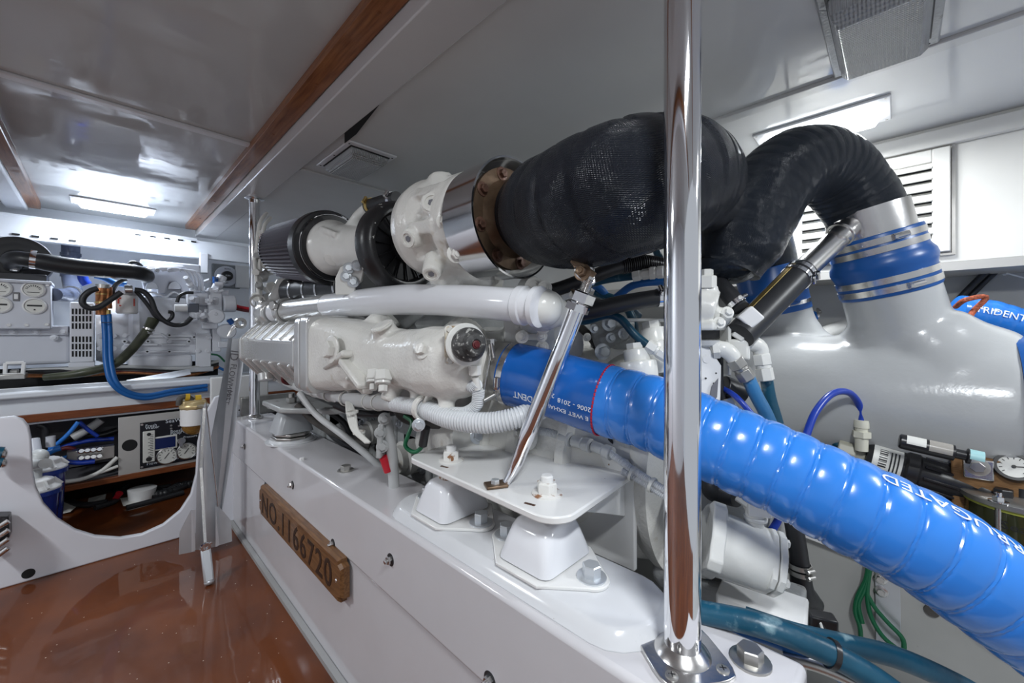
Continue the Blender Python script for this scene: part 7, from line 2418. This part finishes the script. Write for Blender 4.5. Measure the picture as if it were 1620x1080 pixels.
fixture('tube_light', 'glowing white tube light above the black gooseneck', (1.787, 0.203, CZ), 0.195, 0.375, True)
fixture('tube_light', 'glowing bluish tube light over the generator at the far left', (0.06, 3.56, CA), 0.38, 0.19, True, m='tubeb')
fixture('tube_light', 'added unseen fill light over the aisle behind the camera', (0.05, -0.35, CA), 0.46, 0.16, True)  # this and the next fixtures house the added fill lamps
fixture('tube_light', 'added unseen fill light to port over the aisle, outside the frame', (-1.2, 1.8, CA), 0.16, 0.56, True)
fixture('tube_light', 'added unseen fill light over the silencer behind the camera', (1.35, -1.0, CZ), 0.16, 0.56, True)


def ribbed_cover(label, x0, x1, y0_, y1_, z, drop):
    t = thing('ribbed_light', label, 'ceiling light', ((x0 + x1) / 2, (y0_ + y1_) / 2, z))
    cx, cy, sx, sy = (x0 + x1) / 2, (y0_ + y1_) / 2, x1 - x0, y1_ - y0_
    MB().box((cx, cy, z - 0.004), (sx, sy, 0.008)).build('base_plate', 'castg' if drop > 0.05 else 'whitepipe', t, bevel=0.004)
    mx_, my_ = sx * 0.39, sy * 0.41
    MB().box((cx, cy, z - 0.009), (mx_ * 2.06, my_ * 2.06, 0.003)).build('gasket', 'print', t)
    q0 = [V(cx + mx_ * a, cy + my_ * e, z - 0.010) for a, e in ((-1, -1), (1, -1), (1, 1), (-1, 1))]
    q1 = [V(cx + mx_ * 0.96 * a, cy + my_ * 0.96 * e, z - 0.010 - drop * 0.55) for a, e in ((-1, -1), (1, -1), (1, 1), (-1, 1))]
    q2 = [V(cx + mx_ * 0.78 * a, cy + my_ * 0.80 * e, z - 0.010 - drop) for a, e in ((-1, -1), (1, -1), (1, 1), (-1, 1))]
    MB().loft([q0, q1, q2]).build('ribbed_cover', 'cover', t, bevel=0.004)
    MB().box((cx, cy, z - 0.012), (mx_ * 1.7, my_ * 1.7, 0.003)).build('reflector', 'plastw', t)
    for a, e in ((-1, -1), (1, -1), (1, 1), (-1, 1), (-1, 0), (1, 0)):
        MB().lathe((cx + a * (sx / 2 - 0.012), cy + e * (sy / 2 - 0.02), z - 0.008), (0, 0, -1), [(0, 0.004), (0.001, 0.0035)], 10).build('screw', 'print', t)
    return t


ribbed_cover('large unlit ribbed clear light over the engine at the top right', 1.06, 1.466, -0.075, 0.132, CZ, 0.055)
lt2 = ribbed_cover('small unlit ribbed light set in the ceiling beside the girder', 0.655, 0.86, 1.50, 1.83, CZ, 0.035)
MB().box((0.80, 1.67, CZ - 0.028), (0.045, 0.16, 0.02)).build('bulb', mat('bulb_white', (0.85, 0.85, 0.82), 0.3), lt2, bevel=0.008)

# louvred vent on the starboard wall
lv = thing('louvre_vent', 'cream louvred vent door on the starboard wall behind the gooseneck', 'vent', tuple(W(1440, 400, X=WX)))
r0, r1 = W(1503, 233, X=WX), W(1503, 398, X=WX)
yR = r0.y
yL = yR + 0.47
zt2, zb3 = r0.z, r1.z
b = MB()
fwid = 0.045
xx = WX - 0.012
for (ya, yb, za, zb_) in ((yR, yR + fwid, zb3, zt2), (yL - fwid, yL, zb3, zt2), (yR + fwid, yL - fwid, zt2 - fwid, zt2), (yR + fwid, yL - fwid, zb3, zb3 + 0.03)):
    b.box((xx, (ya + yb) / 2, (za + zb_) / 2), (0.022, yb - ya, zb_ - za))
b.build('door_frame', 'wall', lv, bevel=0.003)
b = MB()
for (ya, yb, za, zb_) in ((yR - 0.012, yR - 0.004, zb3 - 0.012, zt2 + 0.010), (yL + 0.004, yL + 0.012, zb3 - 0.012, zt2 + 0.010), (yR - 0.004, yL + 0.004, zt2 + 0.004, zt2 + 0.010), (yR - 0.004, yL + 0.004, zb3 - 0.012, zb3 - 0.005)):
    b.box((WX - 0.004, (ya + yb) / 2, (za + zb_) / 2), (0.01, yb - ya, zb_ - za))
b.build('shadow_gap', 'steeld', lv)
MB().box((WX - 0.002, (yR + yL) / 2, (zt2 + zb3) / 2), (0.004, yL - yR - 0.08, zt2 - zb3 - 0.06)).build('backing', 'dark', lv)
nsl = 8
for i in range(nsl):
    z_ = zb3 + 0.045 + (zt2 - zb3 - fwid - 0.05) * i / (nsl - 1)
    MB().box((WX - 0.014, (yR + yL) / 2, z_), (0.005, yL - yR - 2 * fwid, 0.042), R=Matrix.Rotation(0.6, 3, 'Y')).build('slat', 'wall', lv)
